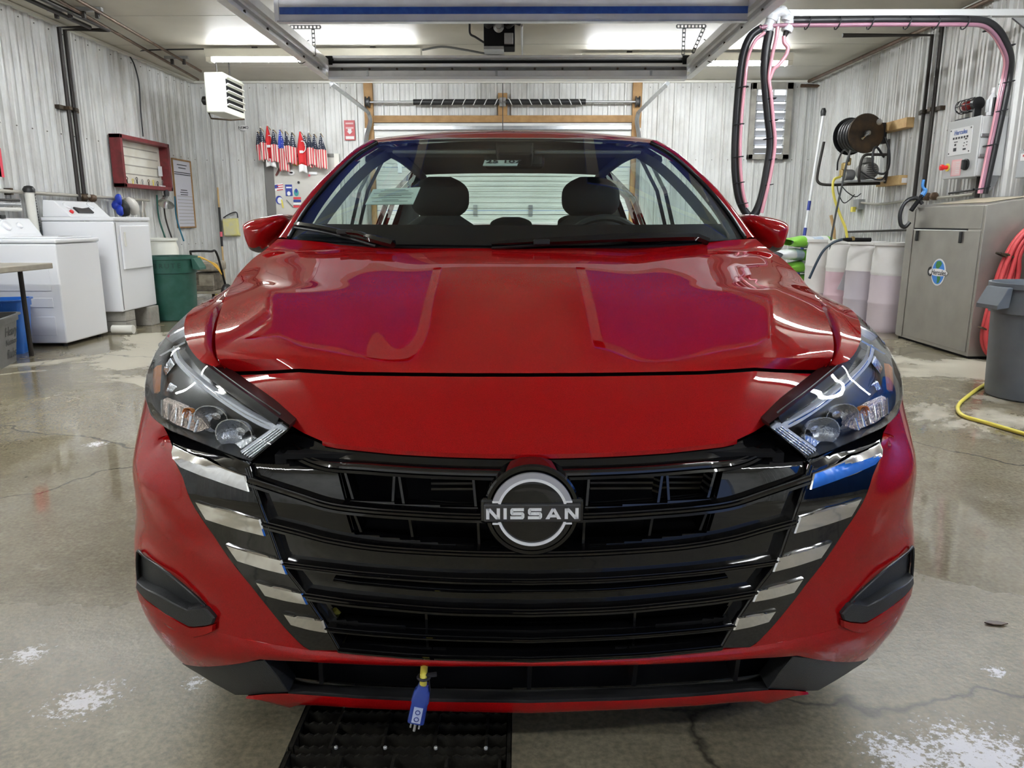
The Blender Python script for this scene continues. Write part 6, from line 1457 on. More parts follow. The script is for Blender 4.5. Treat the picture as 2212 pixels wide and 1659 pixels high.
# corner pipework
xx, yy = 4.02, YB-0.20
t = thing('corner_pipe', 'rusty brown pipe dropping down the corner beside the vent', 'pipe', (xx, yy, 0.9))
a = onY(1730,185,yy); b = onY(1783,186,yy); c = onY(1783,222,yy); d = onY(1766,484,yy)
MB().tube([a, b, Vector((b.x, yy, c.z)), Vector((b.x, yy, d.z+0.02))], 0.024, 10).build('tube', M_copper, t, smooth=50); MB().lathe([(0.034,-0.04),(0.036,0),(0.034,0.04)], 10, Matrix.Translation(b)).build('elbow', M_copper, t, smooth=50); MB().tube([Vector((b.x, yy, d.z+0.02)), Vector((b.x, yy, d.z-0.03)), Vector((b.x+0.07, yy, d.z-0.05))], 0.03, 8).build('foot_elbow', M_copper, t, smooth=50)
for pz in (onY(1783,225,yy).z, onY(1770,428,yy).z): MB().bx((b.x-0.04, yy-0.02, pz-0.02), (XR, yy+0.02, pz+0.02)).build('wall_clamp', M_rust, t)
pt, pbm = onY(1778,250,YB-1.3), onY(1738,505,YB-1.5)
t = thing('extension_pole', 'long white and blue telescopic pole leaning in the corner by the vent', 'pole', pbm)
MB().tube([pt, pt.lerp(pbm, 0.72)], 0.017, 8).build('white_tube', M_white, t, smooth=50); MB().tube([pt.lerp(pbm, 0.72), pt.lerp(pbm, 0.80)], 0.021, 8).build('blue_grip', M_navy, t, smooth=50); MB().tube([pt.lerp(pbm, 0.80), pt.lerp(pbm, 0.95)], 0.018, 8).build('white_tube', M_white, t, smooth=50); e_ = pt+(pbm-pt)*((pt.z-0.0)/(pt.z-pbm.z)); MB().tube([pt.lerp(pbm, 0.95), e_], 0.021, 8).build('blue_grip', M_navy, t, smooth=50); MB().lathe([(0.03,0),(0.035,0.05),(0.02,0.09)], 10, Matrix.Translation(pt)).build('tip', M_black, t, smooth=50)
# ceiling and wall pipes
ca, cb_ = CE(1960,60,0.05), CE(1728,181,0.05)
pipe('ceiling_pipe', 'rusty brown pipe under the ceiling along the soap wall', [(cb_.x+0.25, 3.0, ZC-0.05), (cb_.x+0.05, cb_.y-0.2, ZC-0.05)], 0.022, M_copper)
for k, (p_, q_, mt, wd) in enumerate((((1950,0),(1908,21),mat('grey_pipe', (0.13,0.12,0.11), 0.5, 0.3),'grey'), ((1985,0),(1942,21),M_darkpipe,'black'))): 
    a, b = CE(*p_, 0.05), CE(*q_, 0.05); pipe('ceiling_pipe', wd+' pipe under the ceiling in front of the white hose beam', [(a.x+(a.x-b.x)*3, 3.2, ZC-0.05), (b.x, 6.7, ZC-0.05)], 0.022, mt)
va, vb = RW(2015,62,0.06), RW(2032,60,0.06); za = 2.80
e = onZ(1845,62,2.86)
pipe('water_pipe', 'black pipe dropping down the soap wall with a long ceiling arm', [(e.x, va.y, 2.86), (va.x, va.y, 2.86), (va.x, va.y, 1.27)], 0.021, M_darkpipe)
pipe('water_pipe', 'black pipe dropping down the soap wall beside the control box, without ceiling arm', [(vb.x, vb.y-0.02, 2.97), (vb.x, vb.y-0.02, 1.27)], 0.023, M_darkpipe)
zc_ = RW(2008,238,0.06).z; t = thing('pipe_clamp', 'rusty strut clamp holding the two black pipes on the soap wall', 'clamp', (XR, va.y, zc_))
MB().bx((XR-0.05, vb.y-0.14, zc_-0.02), (XR, va.y+0.12, zc_+0.02)).build('strut', M_rust, t)
for p in (va, vb): MB().box((p.x, p.y, zc_), (0.06,0.055,0.04)).build('strap', M_rust, t, bevel=0.006)
t = thing('wall_conduit', 'black and white conduit along the soap wall over the drums', 'conduit', (XR-0.05, 7.6, 1.25))
MB().tube(cr([(XR-0.05, 7.0, 1.30), (XR-0.05, 7.3, 1.29), (XR-0.05, 8.2, 1.27), (XR-0.05, 8.8, 1.25), (XR-0.05, 9.3, 1.28)], 6), 0.014, 8).build('tube', mat('old_conduit'), t, smooth=50); MB().tube([(XR-0.05, 7.0, 1.34), (XR-0.05, 7.4, 1.32)], 0.010, 8).build('cable', M_rubber, t)
for y in (7.62, 7.75): MB().lathe([(0.02,-0.035),(0.04,-0.015),(0.04,0.015),(0.02,0.035)], 10, Matrix.Translation((XR-0.07, y, 1.30)) @ Matrix.Rotation(R(90), 4, 'X')).build('valve', M_copper, t, smooth=40)
MB().bx((XR-0.09, 9.25, 1.20), (XR-0.01, 9.40, 1.32)).build('junction_box', M_steel, t, bevel=0.006); MB().bx((XR-0.13, 9.30, 1.17), (XR-0.09, 9.36, 1.23)).build('plug', M_yel, t, bevel=0.004)
# lower pipe rail behind the drums with a small pump
t = thing('low_pipe', 'thin dark pipe on the soap wall just above the drums', 'pipe', (XR-0.05, 8.2, 0.98)); MB().tube([(XR-0.05, 7.0, 1.0), (XR-0.05, 9.6, 0.93)], 0.012, 8).build('tube', M_darkpipe, t); MB().tube([(XR-0.05, 9.6, 0.93), (XR-0.05, 9.6, 0.70)], 0.012, 8).build('leg', M_darkpipe, t)
t = thing('soap_pump', 'small cream soap pump on the wall beside the steel cabinet', 'pump', (XR-0.08, 7.45, 1.08)); MB().box((XR-0.08, 7.5, 1.10), (0.13,0.16,0.13)).build('housing', M_offw, t, bevel=0.015); MB().lathe([(0.03,0),(0.03,0.07)], 10, Matrix.Translation((XR-0.08, 7.60, 1.11)) @ Matrix.Rotation(R(-90), 4, 'X')).build('outlet', M_black, t); MB().tube(cr([(XR-0.14,7.42,1.07),(XR-0.22,7.38,1.04),(XR-0.26,7.40,0.95),(XR-0.26,7.42,0.86)], 5), 0.022, 8).build('feed_hose', mat('green_yellow_hose', (0.55,0.62,0.10), 0.4), t, smooth=50)

# ------------------------------------------------------------------ hose reel and pressure washer
rc = Vector((3.80, 8.62, 2.0))
rl = thing('hose_reel', 'rusty brown hose reel with steel crank on the soap wall', 'reel', rc)
RM = Matrix.Translation(rc) @ Matrix.Rotation(R(90), 4, 'X') @ Matrix.Rotation(R(8), 4, 'Y')
MB().lathe([(0.03,0.0),(0.10,0.008),(0.205,0.0),(0.21,-0.012),(0.10,-0.008),(0.03,-0.01)], 36, RM).build('front_disc', M_rust, rl, smooth=35)
MB().lathe([(0.03,-0.33),(0.20,-0.33),(0.205,-0.32),(0.10,-0.315),(0.03,-0.32)], 36, RM).build('back_disc', M_black, rl, smooth=35)
for k in range(5): MB().tube([RM @ Vector((0.155*math.cos(a), 0.155*math.sin(a), -0.05-0.055*k)) for a in np.linspace(0, 2*math.pi, 28, endpoint=False)], 0.027, 8, closed=True).build('hose_turn', M_rubber, rl, smooth=60)
MB().lathe([(0.06,-0.33),(0.06,0.0)], 16, RM).build('hub', M_black, rl); MB().lathe([(0.028,0.0),(0.028,0.04),(0.02,0.05)], 14, RM).build('axle', M_steel, rl, smooth=40); MB().tube([RM @ Vector((0,0,0.045)), RM @ Vector((-0.06,-0.045,0.06))], 0.012, 8).build('crank', M_steel, rl); MB().tube([RM @ Vector((-0.06,-0.045,0.06)), RM @ Vector((-0.09,-0.065,0.08))], 0.013, 8).build('crank_grip', M_chrome, rl)
MB().lathe([(0.03,0.006),(0.035,0.012),(0.02,0.014)], 10, RM @ Matrix.Translation((0.13,0.12,0))).build('vent_cutout', M_steel, rl)
MB().bx((3.99, 8.70, 1.90), (4.06, 8.80, 2.12)).build('mount_plate', M_black, rl); MB().tube([Vector((3.80,8.75,2.0)), Vector((4.05,8.75,2.0))], 0.03, 8).build('mount_arm', M_black, rl)
for k, (y0_, y1__, z0_, z1__, wd) in enumerate(((8.25, 8.85, 2.02, 2.12, 'upper'), (8.28, 8.80, 1.44, 1.54, 'lower'))):
    t = thing('wood_block', wd+' lumber block on the soap wall holding the pressure washer frame', 'wood block', (XR-0.06, 8.5, z0_)); MB().bx((XR-0.11, y0_, z0_), (XR-0.015, y1__, z1__)).build('block', M_lwood, t, bevel=0.004)
    if k == 1: MB().bx((XR-0.08, y0_-0.003, z0_+0.02), (XR-0.02, y0_, z0_+0.07)).build('label', M_paper, t)
pw = thing('pressure_washer', 'pressure washer with grey motor in a black tube frame under the reel', 'pressure washer', (3.75, 8.8, 1.47))
fr_ = lambda *pts: cr([Vector(p) for p in pts], 5)
x0_, x1_ = 3.52, 4.03
MB().tube(fr_((3.50,9.02,1.95),(3.45,9.0,1.60),(3.46,8.98,1.50),(3.55,8.95,1.47),(3.75,8.85,1.47),(4.0,8.62,1.47)), 0.016, 8).build('frame_loop', M_darkpipe, pw, smooth=50)
MB().tube(fr_((4.02,8.55,1.93),(4.02,8.52,1.60),(4.02,8.55,1.47)), 0.014, 8).build('frame_upright', M_darkpipe, pw, smooth=50)
MB().tube(fr_((3.72,8.50,1.48),(3.70,8.48,1.55),(3.71,8.48,1.70),(3.75,8.48,1.76),(3.85,8.48,1.765),(3.98,8.49,1.765)), 0.015, 8).build('guard_bar', M_darkpipe, pw, smooth=50)
MB().bx((3.60, 8.50, 1.485), (4.0, 8.85, 1.50)).build('base_plate', M_steel, pw)
MM = Matrix.Translation((3.84, 8.50, 1.60)) @ Matrix.Rotation(R(-90), 4, 'X')
MB().lathe([(0.001,-0.005),(0.06,-0.004),(0.085,0.01),(0.09,0.03),(0.09,0.20),(0.075,0.24),(0.03,0.25)], 28, MM).build('motor', mat('motor_grey', (0.17,0.165,0.155), 0.45, 0.4), pw, smooth=35)
for k in range(6): MB().box((3.84, 8.494, 1.545+k*0.022), (0.12-0.012*abs(k-2.5),0.006,0.006)).build('motor_slot', M_darkpipe, pw)
MB().box((3.82, 8.58, 1.71), (0.10,0.12,0.06)).build('switch_box', mat('motor_grey'), pw, bevel=0.012); MB().lathe([(0.05,0),(0.06,0.02),(0.06,0.10),(0.03,0.12)], 18, Matrix.Translation((3.70,8.62,1.56)) @ Matrix.Rotation(R(-90), 4, 'Y')).build('pump_head', M_steel, pw, smooth=40)
for dx, dz, r_ in ((-0.05,0.10,0.022),(-0.10,0.05,0.03),(-0.12,-0.02,0.026)): MB().lathe([(r_*0.6,-0.04),(r_,-0.03),(r_,0.03),(r_*0.6,0.04)], 12, Matrix.Translation((3.68+dx,8.60,1.60+dz))).build('brass_fitting', mat('brass', (0.45,0.33,0.14), 0.35, 0.9), pw, smooth=40)
MB().tube(fr_((3.62,8.58,1.70),(3.60,8.55,1.78),(3.56,8.6,1.82),(3.55,8.7,1.72),(3.57,8.75,1.62)), 0.009, 6).build('bypass_hose', M_rubber, pw, smooth=50); MB().tube(fr_((3.96,8.50,1.74),(3.84,8.44,1.84),(3.80,8.42,1.76),(3.83,8.42,1.60),(3.93,8.40,1.56),(4.0,8.45,1.64),(4.01,8.5,1.80),(3.96,8.52,1.95)), 0.012, 8).build('power_cord', M_rubber, pw, smooth=50); MB().tube(fr_((3.70,8.48,1.60),(3.80,8.42,1.52),(3.92,8.42,1.50),(4.0,8.48,1.57)), 0.009, 6).build('power_cord', M_rubber, pw, smooth=50)
P = [onY(*q) for q in ((1815,382,8.5),(1802,388,8.45),(1799,405,8.4),(1803,430,8.35),(1815,465,8.3),(1826,492,8.25),(1830,514,8.2))]
tag(MB().tube(cr(P, 6), 0.014, 8).build('water_hose', M_yel, smooth=50), 'yellow water hose hanging from the pressure washer to the drums', 'hose')
yh = 8.2; P = [onY(*q, yh) for q in ((1837,325),(1828,355),(1820,395),(1810,440),(1802,480),(1795,520),(1792,570),(1788,625))]
tag(MB().tube(cr(P, 6), 0.011, 8).build('pressure_hose', mat('grey_hose', (0.05,0.055,0.055), 0.4), smooth=50), 'dark grey pressure hose hanging straight from the reel past the drums', 'hose')
t = thing('spray_wand', 'black spray wand with hose lying across the drum tops', 'spray wand', onY(1855,519,7.75)); yw = 7.50
MB().tube([onY(1820,517,yw), onY(1832,518,yw), onY(1881,518,yw)], [0.012,0.020,0.020], 8).build('handle', M_matte, t, smooth=50); MB().tube(cr([onY(*q, yw) for q in ((1820,517),(1800,524),(1780,540),(1765,565),(1748,602))], 6), 0.013, 8).build('hose', mat('blue_black_hose', (0.015,0.03,0.05), 0.35), t, smooth=50); MB().lathe([(0.024,-0.012),(0.024,0.012)], 10, Matrix.Translation(onY(1842,516,yw)) @ Matrix.Rotation(R(90),4,'Y')).build('brass_nut', mat('brass'), t)
q_ = onY(1803,540,8.9); o = MB().tube([onY(1795,465,8.9), onY(1802,498,8.9), q_, Vector((q_.x+0.02, 8.92, 0.0))], 0.018, 8); tag(o.build('tool_handle', M_lwood), 'worn wooden tool handle standing behind the drums', 'handle')
# small tangle of wires under the washer
for k, pts in enumerate((((1808,400),(1812,420),(1822,438),(1835,432),(1846,420)), ((1815,398),(1830,415),(1848,425),(1860,418)))): tag(MB().tube(cr([onY(*q, 8.9) for q in pts], 5), 0.006, 5).build('loose_wire', M_rubber, smooth=50), ('looping' if k == 0 else 'straighter')+' thin black wire hanging under the pressure washer', 'wire')

# ------------------------------------------------------------------ drums and salt bags
M_pink = mat('pink_liquid', (0.66,0.47,0.53), 0.35); M_lav = mat('lavender_liquid', (0.52,0.48,0.53), 0.35); M_lav2 = mat('pale_pink_liquid', (0.62,0.54,0.57), 0.35, noise=(3, (0.56,0.49,0.54), 0.3, 0.7))
for (px, y, lv, mt, lab) in ((1775,8.6,0.32,M_lav,'white soap drum at the end near the salt bags'),(1822,8.2,0.62,M_pink,'white soap drum with pink liquid'),(1868,7.8,0.66,M_lav,'white soap drum with lavender liquid and a hanging paper tag'),(1925,7.40,0.64,M_lav2,'white soap drum touching the steel cabinet')):
    p = onY(px, 600, y); drum('soap_drum', lab, (p.x, p.y), 0.185, 0.86, M_drum, 'soap drums beside the steel cabinet', (lv, mt))
p = onY(1828,598,8.0); t = thing('paper_tag', 'torn silver paper tag hanging on a soap drum', 'tag', p)
MB().prism([onY(1828,578,8.0), onY(1835,600,8.0), onY(1842,632,8.0), onY(1808,625,8.0), onY(1818,605,8.0)], (0,0.004,0)).build('sheet', mat('silver_paper', (0.6,0.6,0.62), 0.35, 0.4, bump=(25,1.0)), t); MB().prism([onY(1836,632,8.0), onY(1842,632,8.0), onY(1842,640,8.0), onY(1835,639,8.0)], (0,0.004,0)).build('label', M_paper, t)
rnd = random.Random(5)
M_bagw = mat('bag_white', (0.72,0.74,0.76), 0.35); M_bagg = mat('bag_green', (0.22,0.55,0.06), 0.35); M_bagb = mat('bag_blue', (0.45,0.55,0.68), 0.35)
for k, (x, y, z) in enumerate(((3.42,9.25,0.0),(3.50,9.3,0.150),(3.40,9.25,0.300),(3.52,9.25,0.450),(3.44,9.27,0.600),(3.53,9.25,0.750))):
    lab = ['bottom salt bag of the stack on the floor','salt bag lying second from the floor','salt bag lying third from the floor','salt bag lying third from the top','salt bag lying just under the top one','top salt bag, white with green ends and a blue print'][k]
    t = thing('salt_bag', lab, 'bag', (x, y, z), 'salt bags stacked by the drums'); ang = rnd.uniform(-0.15,0.15)
    def pil(u0, u1, sc=1.0):
        rows_ = []
        for i in range(9):
            u = u0+(u1-u0)*i/8; e = max(0.25, (1-abs(u)**4)); hz_ = 0.068*e**0.5*sc; ring_ = []
            for q in range(16):
                a = 2*math.pi*q/16; ring_.append(Vector((x, y, z+0.068))+Matrix.Rotation(ang, 3, 'Z') @ Vector((0.31*u, 0.20*math.copysign(abs(math.cos(a))**0.6, math.cos(a))*(0.93+0.07*e)*sc, hz_*math.sin(a)+0.008*math.sin(7*u+q))))
            rows_.append(ring_+[ring_[0]])
        return MB().grid(rows_)
    pil(-0.45, 0.45).build('middle', M_bagw if k % 2 else M_bagb, t, smooth=60); pil(-1, -0.45).build('end', M_bagw if k % 2 == 0 else M_bagg, t, smooth=60); pil(0.45, 1).build('end', M_bagg if k % 2 else M_bagw, t, smooth=60); pil(-0.15, 0.2, 1.01).build('print_band', M_bagb if k % 2 else M_bagg, t, smooth=60)

# ------------------------------------------------------------------ steel cabinet
ca0, ca1, cy0, cy1, ch = 3.53, 4.10, 5.84, 6.98, 1.19
cbn = thing('steel_cabinet', 'large stainless equipment cabinet with a globe sticker', 'cabinet', ((ca0+ca1)/2, (cy0+cy1)/2, 0))
MB().prism([(ca0, cy0, 0.02), (ca1, cy0, 0.02), (ca1, cy0, 1.265), (ca0+0.03, cy0, ch), (ca0, cy0, ch-0.01)], (0, cy1-cy0, 0)).build('body', M_stain, cbn, bevel=0.004)
MB().bx((ca0-0.006, cy0+0.03, 0.05), (ca0, cy1-0.13, ch-0.20)).build('door', M_stain, cbn, bevel=0.002)
MB().bx((ca0-0.004, cy0+0.03, ch-0.185), (ca0, cy1-0.13, ch-0.01)).build('upper_panel', M_stain, cbn, bevel=0.002)
MB().bx((ca0-0.010, cy1-0.115, 0.03), (ca0, cy1-0.002, ch-0.02)).build('corner_strip', M_stain, cbn, bevel=0.003)
MB().bx((ca0-0.003, cy0+0.20, ch-0.198), (ca0+0.0, cy1-0.13, ch-0.187)).build('door_gap', M_matte, cbn)
MB().bx((ca0-0.010, cy0+0.20, ch-0.206), (ca0-0.004, cy1-0.13, ch-0.199)).build('drip_edge', M_chrome, cbn)
for y in (cy0+0.27, cy1-0.20): MB().bx((ca0-0.022, y-0.014, ch-0.30), (ca0-0.006, y+0.014, ch-0.21)).build('handle', M_black, cbn, bevel=0.005)
MB().prism([(ca0+0.10, cy0+0.20, ch+0.013), (ca0+0.10, cy1-0.25, ch+0.013), (ca1-0.15, cy1-0.30, ch+0.061), (ca1-0.15, cy0+0.15, ch+0.061)], (-0.0005,0,0.003)).build('lid_label', mat('faded_label', (0.55,0.48,0.33), 0.4, noise=(6, (0.45,0.40,0.32), 0.3, 0.7)), cbn)
MB().bx((ca0+0.02, cy0+0.01, 0.0), (ca1, cy1-0.01, 0.02)).build('plinth', M_matte, cbn)
gc = onX(2027,588,ca0-0.007); gM = frameM(gc, (0,-1,0), (0,0,1))
MB().lathe([(0.5,0),(0.5,0.002)], 40, gM @ Matrix.Diagonal((0.215,0.225,1,1))).build('globe_rim', M_paper, cbn); MB().lathe([(0.5,0.002),(0.5,0.003)], 40, gM @ Matrix.Diagonal((0.188,0.200,1,1))).build('globe_sea', mat('globe_blue', (0.05,0.25,0.75), 0.4), cbn)
for poly in ([(-0.035,0.088),(0.02,0.095),(0.05,0.075),(0.03,0.05),(0.005,0.035),(-0.005,0.01),(-0.03,0.03),(-0.05,0.055)], [(-0.01,-0.02),(0.03,-0.025),(0.05,-0.05),(0.03,-0.085),(0.0,-0.095),(0.0,-0.06)]): MB().prism([gM @ Vector((a*0.95, b, 0.003)) for a, b in poly], (gM.to_3x3() @ Vector((0,0,0.001)))).build('globe_land', mat('globe_green', (0.04,0.22,0.05), 0.4), cbn)
MB().lathe([(0.5,0.004),(0.5,0.005)], 30, gM @ Matrix.Translation((0,-0.002,0)) @ Matrix.Diagonal((0.29,0.062,1,1))).build('name_band', M_paper, cbn)
text_mesh('globe_name', 'Hercules', 0.058, gM @ Matrix.Translation((0.012,-0.004,0.0055)), M_ink, cbn, bold=0.0006, shear=0.1, sx=1.05)
MB().tube([gM @ Vector((-0.115+0.03*math.cos(a), 0.0+0.035*math.sin(a), 0.006)) for a in np.linspace(1.5, 5.6, 12)], 0.006, 5).build('swoosh', M_ink, cbn)
# hose clip and black pipe loop on the cabinet
t = thing('foam_wand', 'black hose with a blue end looped over the steel cabinet', 'hose', (3.62, 6.9, 1.2)); yk = 6.85
MB().tube(cr([onY(*q, yk) for q in ((1965,480),(1955,490),(1946,485),(1944,465),(1950,445),(1962,432),(1980,428),(1992,440))], 6), 0.018, 8).build('loop', M_rubber, t, smooth=50); MB().tube([onY(1968,455,yk), onY(1992,422,yk)], 0.020, 8).build('lance', M_matte, t); MB().tube(cr([onY(1990,425,yk), onY(1998,412,yk), onY(1993,402,yk), onY(1995,388,yk)], 4), [0.02]*6+[0.012]*7, 7).build('blue_cover', mat('blue_tape', (0.05,0.22,0.55), 0.5), t, smooth=50)
# red hose coil on the cabinet's near side
hc = thing('red_hose', 'red rubber hose hung in loops on the side of the steel cabinet', 'hose', (3.85, cy0-0.08, 0.4)); M_rh = mat('red_rubber', (0.48,0.05,0.055), 0.4)
yr = cy0-0.07
for k in range(6):
    o_ = k*9; pts = [(2235-o_*0.2,480+o_*0.6),(2196+o_*0.15,515+o_*0.8),(2165+o_*0.75,570+o_*0.6),(2142+o_*0.8,640+o_*0.3),(2126+o_*0.8,700),(2122+o_*0.85,735),(2132+o_*0.8,762),(2155+o_*0.7,782),(2200+o_*0.3,795)]
    P = [onY(x, y, yr-0.035*(k % 2)) for x, y in pts]
    for p in P: p.z = max(p.z, 0.03)
    MB().tube(cr(P, 5), 0.018, 8).build('loop', M_rh, hc, smooth=50)
for px, py in ((2163,550),(2178,552),(2124,710)): MB().box(onY(px, py, yr-0.02), (0.06,0.06,0.012), Matrix.Rotation(R(25), 3, 'Y')).build('tie', M_rust, hc)
# next cabinet, cut by the frame
t = thing('steel_cabinet', 'taller stainless cabinet standing past the red hose', 'cabinet', (3.9, 5.3, 0)); MB().bx((3.72, 4.7, 0.02), (4.10, 5.52, 1.02)).build('body', M_stain, t, bevel=0.005); MB().bx((3.715, 4.75, 0.06), (3.72, 5.48, 0.98)).build('door', M_stain, t, bevel=0.002); MB().bx((3.74, 4.72, 0.0), (4.09, 5.50, 0.02)).build('plinth', M_matte, t); MB().bx((3.70, 4.85, 0.6), (3.715, 4.88, 0.75)).build('handle', M_black, t)
t = thing('control_box', 'smaller grey control box with a white label near the red hose', 'control box', (4.0, 6.05, 1.45)); p0, p1 = RW(2192,385,0.16), RW(2196,325,0.16)
MB().bx((XR-0.16, p0.y-0.45, p0.z), (XR-0.01, p0.y, p1.z)).build('box', mat('panel_grey', (0.40,0.42,0.44), 0.4), t, bevel=0.006); MB().bx((XR-0.163, p0.y-0.30, p0.z+0.13), (XR-0.16, p0.y-0.04, p1.z-0.03)).build('label', M_paper, t)
for k, mt in enumerate((M_blueink, M_ink, M_sred)): MB().bx((XR-0.165, p0.y-0.28, p0.z+0.16+0.045*(2-k)), (XR-0.163, p0.y-0.07, p0.z+0.175+0.045*(2-k))).build('label_print', mt, t)
MB().tube([(XR-0.08, p0.y-0.10, p0.z), (XR-0.08, p0.y-0.10, 1.285)], 0.02, 8).build('conduit', M_darkpipe, t)

# ------------------------------------------------------------------ main control box
cbx = thing('control_box', 'light grey control box with push-button panel above the steel cabinet', 'control box', (4.0, 6.93, 1.44)); M_cb = mat('box_grey', (0.50,0.51,0.51), 0.4)
by0, by1, bz0, bz1, bx_ = 6.69, 7.18, 1.44, 1.93, 3.90
MB().bx((bx_+0.02, by0+0.005, bz0), (XR-0.01, by1-0.005, bz1)).build('case', M_cb, cbx, bevel=0.008); MB().bx((bx_, by0, bz0-0.005), (bx_+0.018, by1, bz1+0.005)).build('door', M_cb, cbx, bevel=0.006)
fy = lambda u: by1+(by0-by1)*u; fz = lambda v: bz1+(bz0-bz1)*v
def face(u0, v0_, u1, v1_, mt, nm, th=0.004): return MB().bx((bx_-th, fy(u0), fz(v0_)), (bx_, fy(u1), fz(v1_))).build(nm, mt, cbx)
face(0.10,0.13,0.80,0.60,M_paper,'button_panel',0.003)
text_mesh('panel_name', 'Hercules', 0.055, RWF((bx_-0.0045, fy(0.45), fz(0.21))), M_blueink, cbx, bold=0.0008)
for k in range(6): face(0.22+k*0.085,0.285,0.265+k*0.085,0.32,M_ink,'push_button',0.006)
for u, v, uu, vv in ((0.27,0.36,0.38,0.375),(0.29,0.40,0.34,0.435),(0.27,0.47,0.36,0.53),(0.60,0.33,0.67,0.35),(0.58,0.40,0.61,0.415),(0.66,0.39,0.69,0.405),(0.57,0.45,0.60,0.465),(0.66,0.44,0.69,0.455),(0.57,0.50,0.66,0.53)): face(u,v,uu,vv,M_ink,'panel_mark',0.005)
for u, v in ((0.13,0.16),(0.76,0.16),(0.13,0.56),(0.76,0.56)): face(u-0.012,v-0.012,u+0.012,v+0.012,M_black,'panel_screw',0.006)
face(0.27,0.68,0.58,0.97,mat('pink_label', (0.78,0.42,0.44), 0.5),'warning_label',0.003); face(0.30,0.705,0.55,0.95,mat('pale_pink', (0.80,0.58,0.58), 0.5),'warning_text',0.0035)
for k in range(6): face(0.42,0.73+0.035*k,0.54,0.738+0.035*k,M_paper,'text_line',0.0045)
ep = Vector((bx_, fy(0.14), fz(0.80))); eM = frameM(ep, (0,-1,0), (0,0,1))
MB().lathe([(0.035,0),(0.035,0.006)], 20, eM).build('stop_ring', M_yel, cbx); MB().lathe([(0.018,0.0),(0.018,0.04),(0.026,0.042),(0.026,0.065),(0.018,0.07)], 18, eM).build('stop_button', mat('stop_red', (0.65,0.02,0.02), 0.35), cbx, smooth=35)
sM = frameM(Vector((bx_, fy(0.73), fz(0.79))), (0,-1,0), (0,0,1)); MB().lathe([(0.048,0),(0.048,0.015),(0.04,0.018)], 20, sM).build('switch_base', M_black, cbx, smooth=35); MB().box(sM @ Vector((0.01,0,0.03)), (0.035,0.025,0.08)).build('switch_lever', M_black, cbx, bevel=0.006)
for z in (fz(0.32), fz(0.66)): MB().box((bx_+0.05, by0-0.006, z), (0.075,0.012,0.03)).build('latch', M_steel, cbx, bevel=0.005)
MB().tube([(bx_+0.12, by0+0.12, bz0), (bx_+0.12, by0+0.12, 1.262)], 0.022, 8).build('conduit', M_darkpipe, cbx); MB().prism([(bx_+0.08, by0-0.001, bz0), (XR-0.03, by0-0.001, bz0), (XR-0.06, by0-0.001, bz0-0.08), (XR-0.12, by0-0.001, bz0-0.15), (bx_+0.10, by0-0.001, bz0-0.06)], (0,0.006,0)).build('stand_plate', M_steel, cbx)
wl_ = thing('warning_lamp', 'caged red warning lamp above the control box', 'lamp', (4.0, 6.95, 2.02)); lc = RW(2090,229,0.12); ax = Vector((0,1,0))
LM = Matrix.Translation(lc) @ Matrix.Rotation(R(-90), 4, 'X')
MB().lathe([(0.035,-0.14),(0.04,-0.10),(0.05,-0.06),(0.045,0.06),(0.03,0.11),(0.01,0.13)], 16, LM).build('bulb_glass', glass_mat('bulb_glass', (0.9,0.85,0.85), 1.45), wl_, smooth=50); MB().lathe([(0.02,-0.05),(0.04,-0.03),(0.04,0.03),(0.02,0.05)], 14, LM).build('red_lamp', mat('lamp_red', (0.35,0.02,0.025), 0.3), wl_, smooth=50); MB().lathe([(0.055,-0.17),(0.055,-0.13)], 16, LM).build('base', M_black, wl_)
for k in range(6): a = 2*math.pi*k/6; MB().tube([LM @ Vector((0.058*math.cos(a)*s_, 0.058*math.sin(a)*s_, z)) for z, s_ in ((-0.15,1),(0.08,1),(0.14,0.5))], 0.005, 5).build('cage_wire', M_ink, wl_)
for z in (-0.07,0.02,0.09): MB().tube([LM @ Vector((0.059*math.cos(a), 0.059*math.sin(a), z)) for a in np.linspace(0,2*math.pi,16,endpoint=False)], 0.004, 5, closed=True).build('cage_ring', M_ink, wl_)
MB().bx((bx_+0.02, lc.y-0.18, bz1+0.005), (XR-0.02, lc.y-0.02, bz1+0.02)).build('bracket', M_black, wl_); MB().bx((lc.x-0.03, lc.y-0.17, bz1+0.01), (lc.x+0.03, lc.y-0.14, lc.z)).build('stem', M_black, wl_)
bp = Vector((4.0, 6.73, bz1+0.005)); bo = thing('spray_bottle', 'white plastic bottle standing on the control box', 'bottle', bp)
MB().lathe([(0.034,0),(0.036,0.01),(0.036,0.14),(0.02,0.17),(0.016,0.175),(0.016,0.185)], 18, Matrix.Translation(bp)).build('body', M_white, bo, smooth=40); MB().lathe([(0.018,0.183),(0.018,0.20),(0.016,0.205),(0.016,0.225)], 14, Matrix.Translation(bp)).build('cap', M_paper, bo); MB().bx((bp.x-0.037, bp.y-0.02, bp.z+0.03), (bp.x-0.034, bp.y+0.025, bp.z+0.13)).build('label', M_steel, bo); MB().bx((bp.x-0.02, bp.y-0.06, bp.z), (bp.x+0.03, bp.y-0.037, bp.z+0.14)).build('black_clip', M_black, bo)

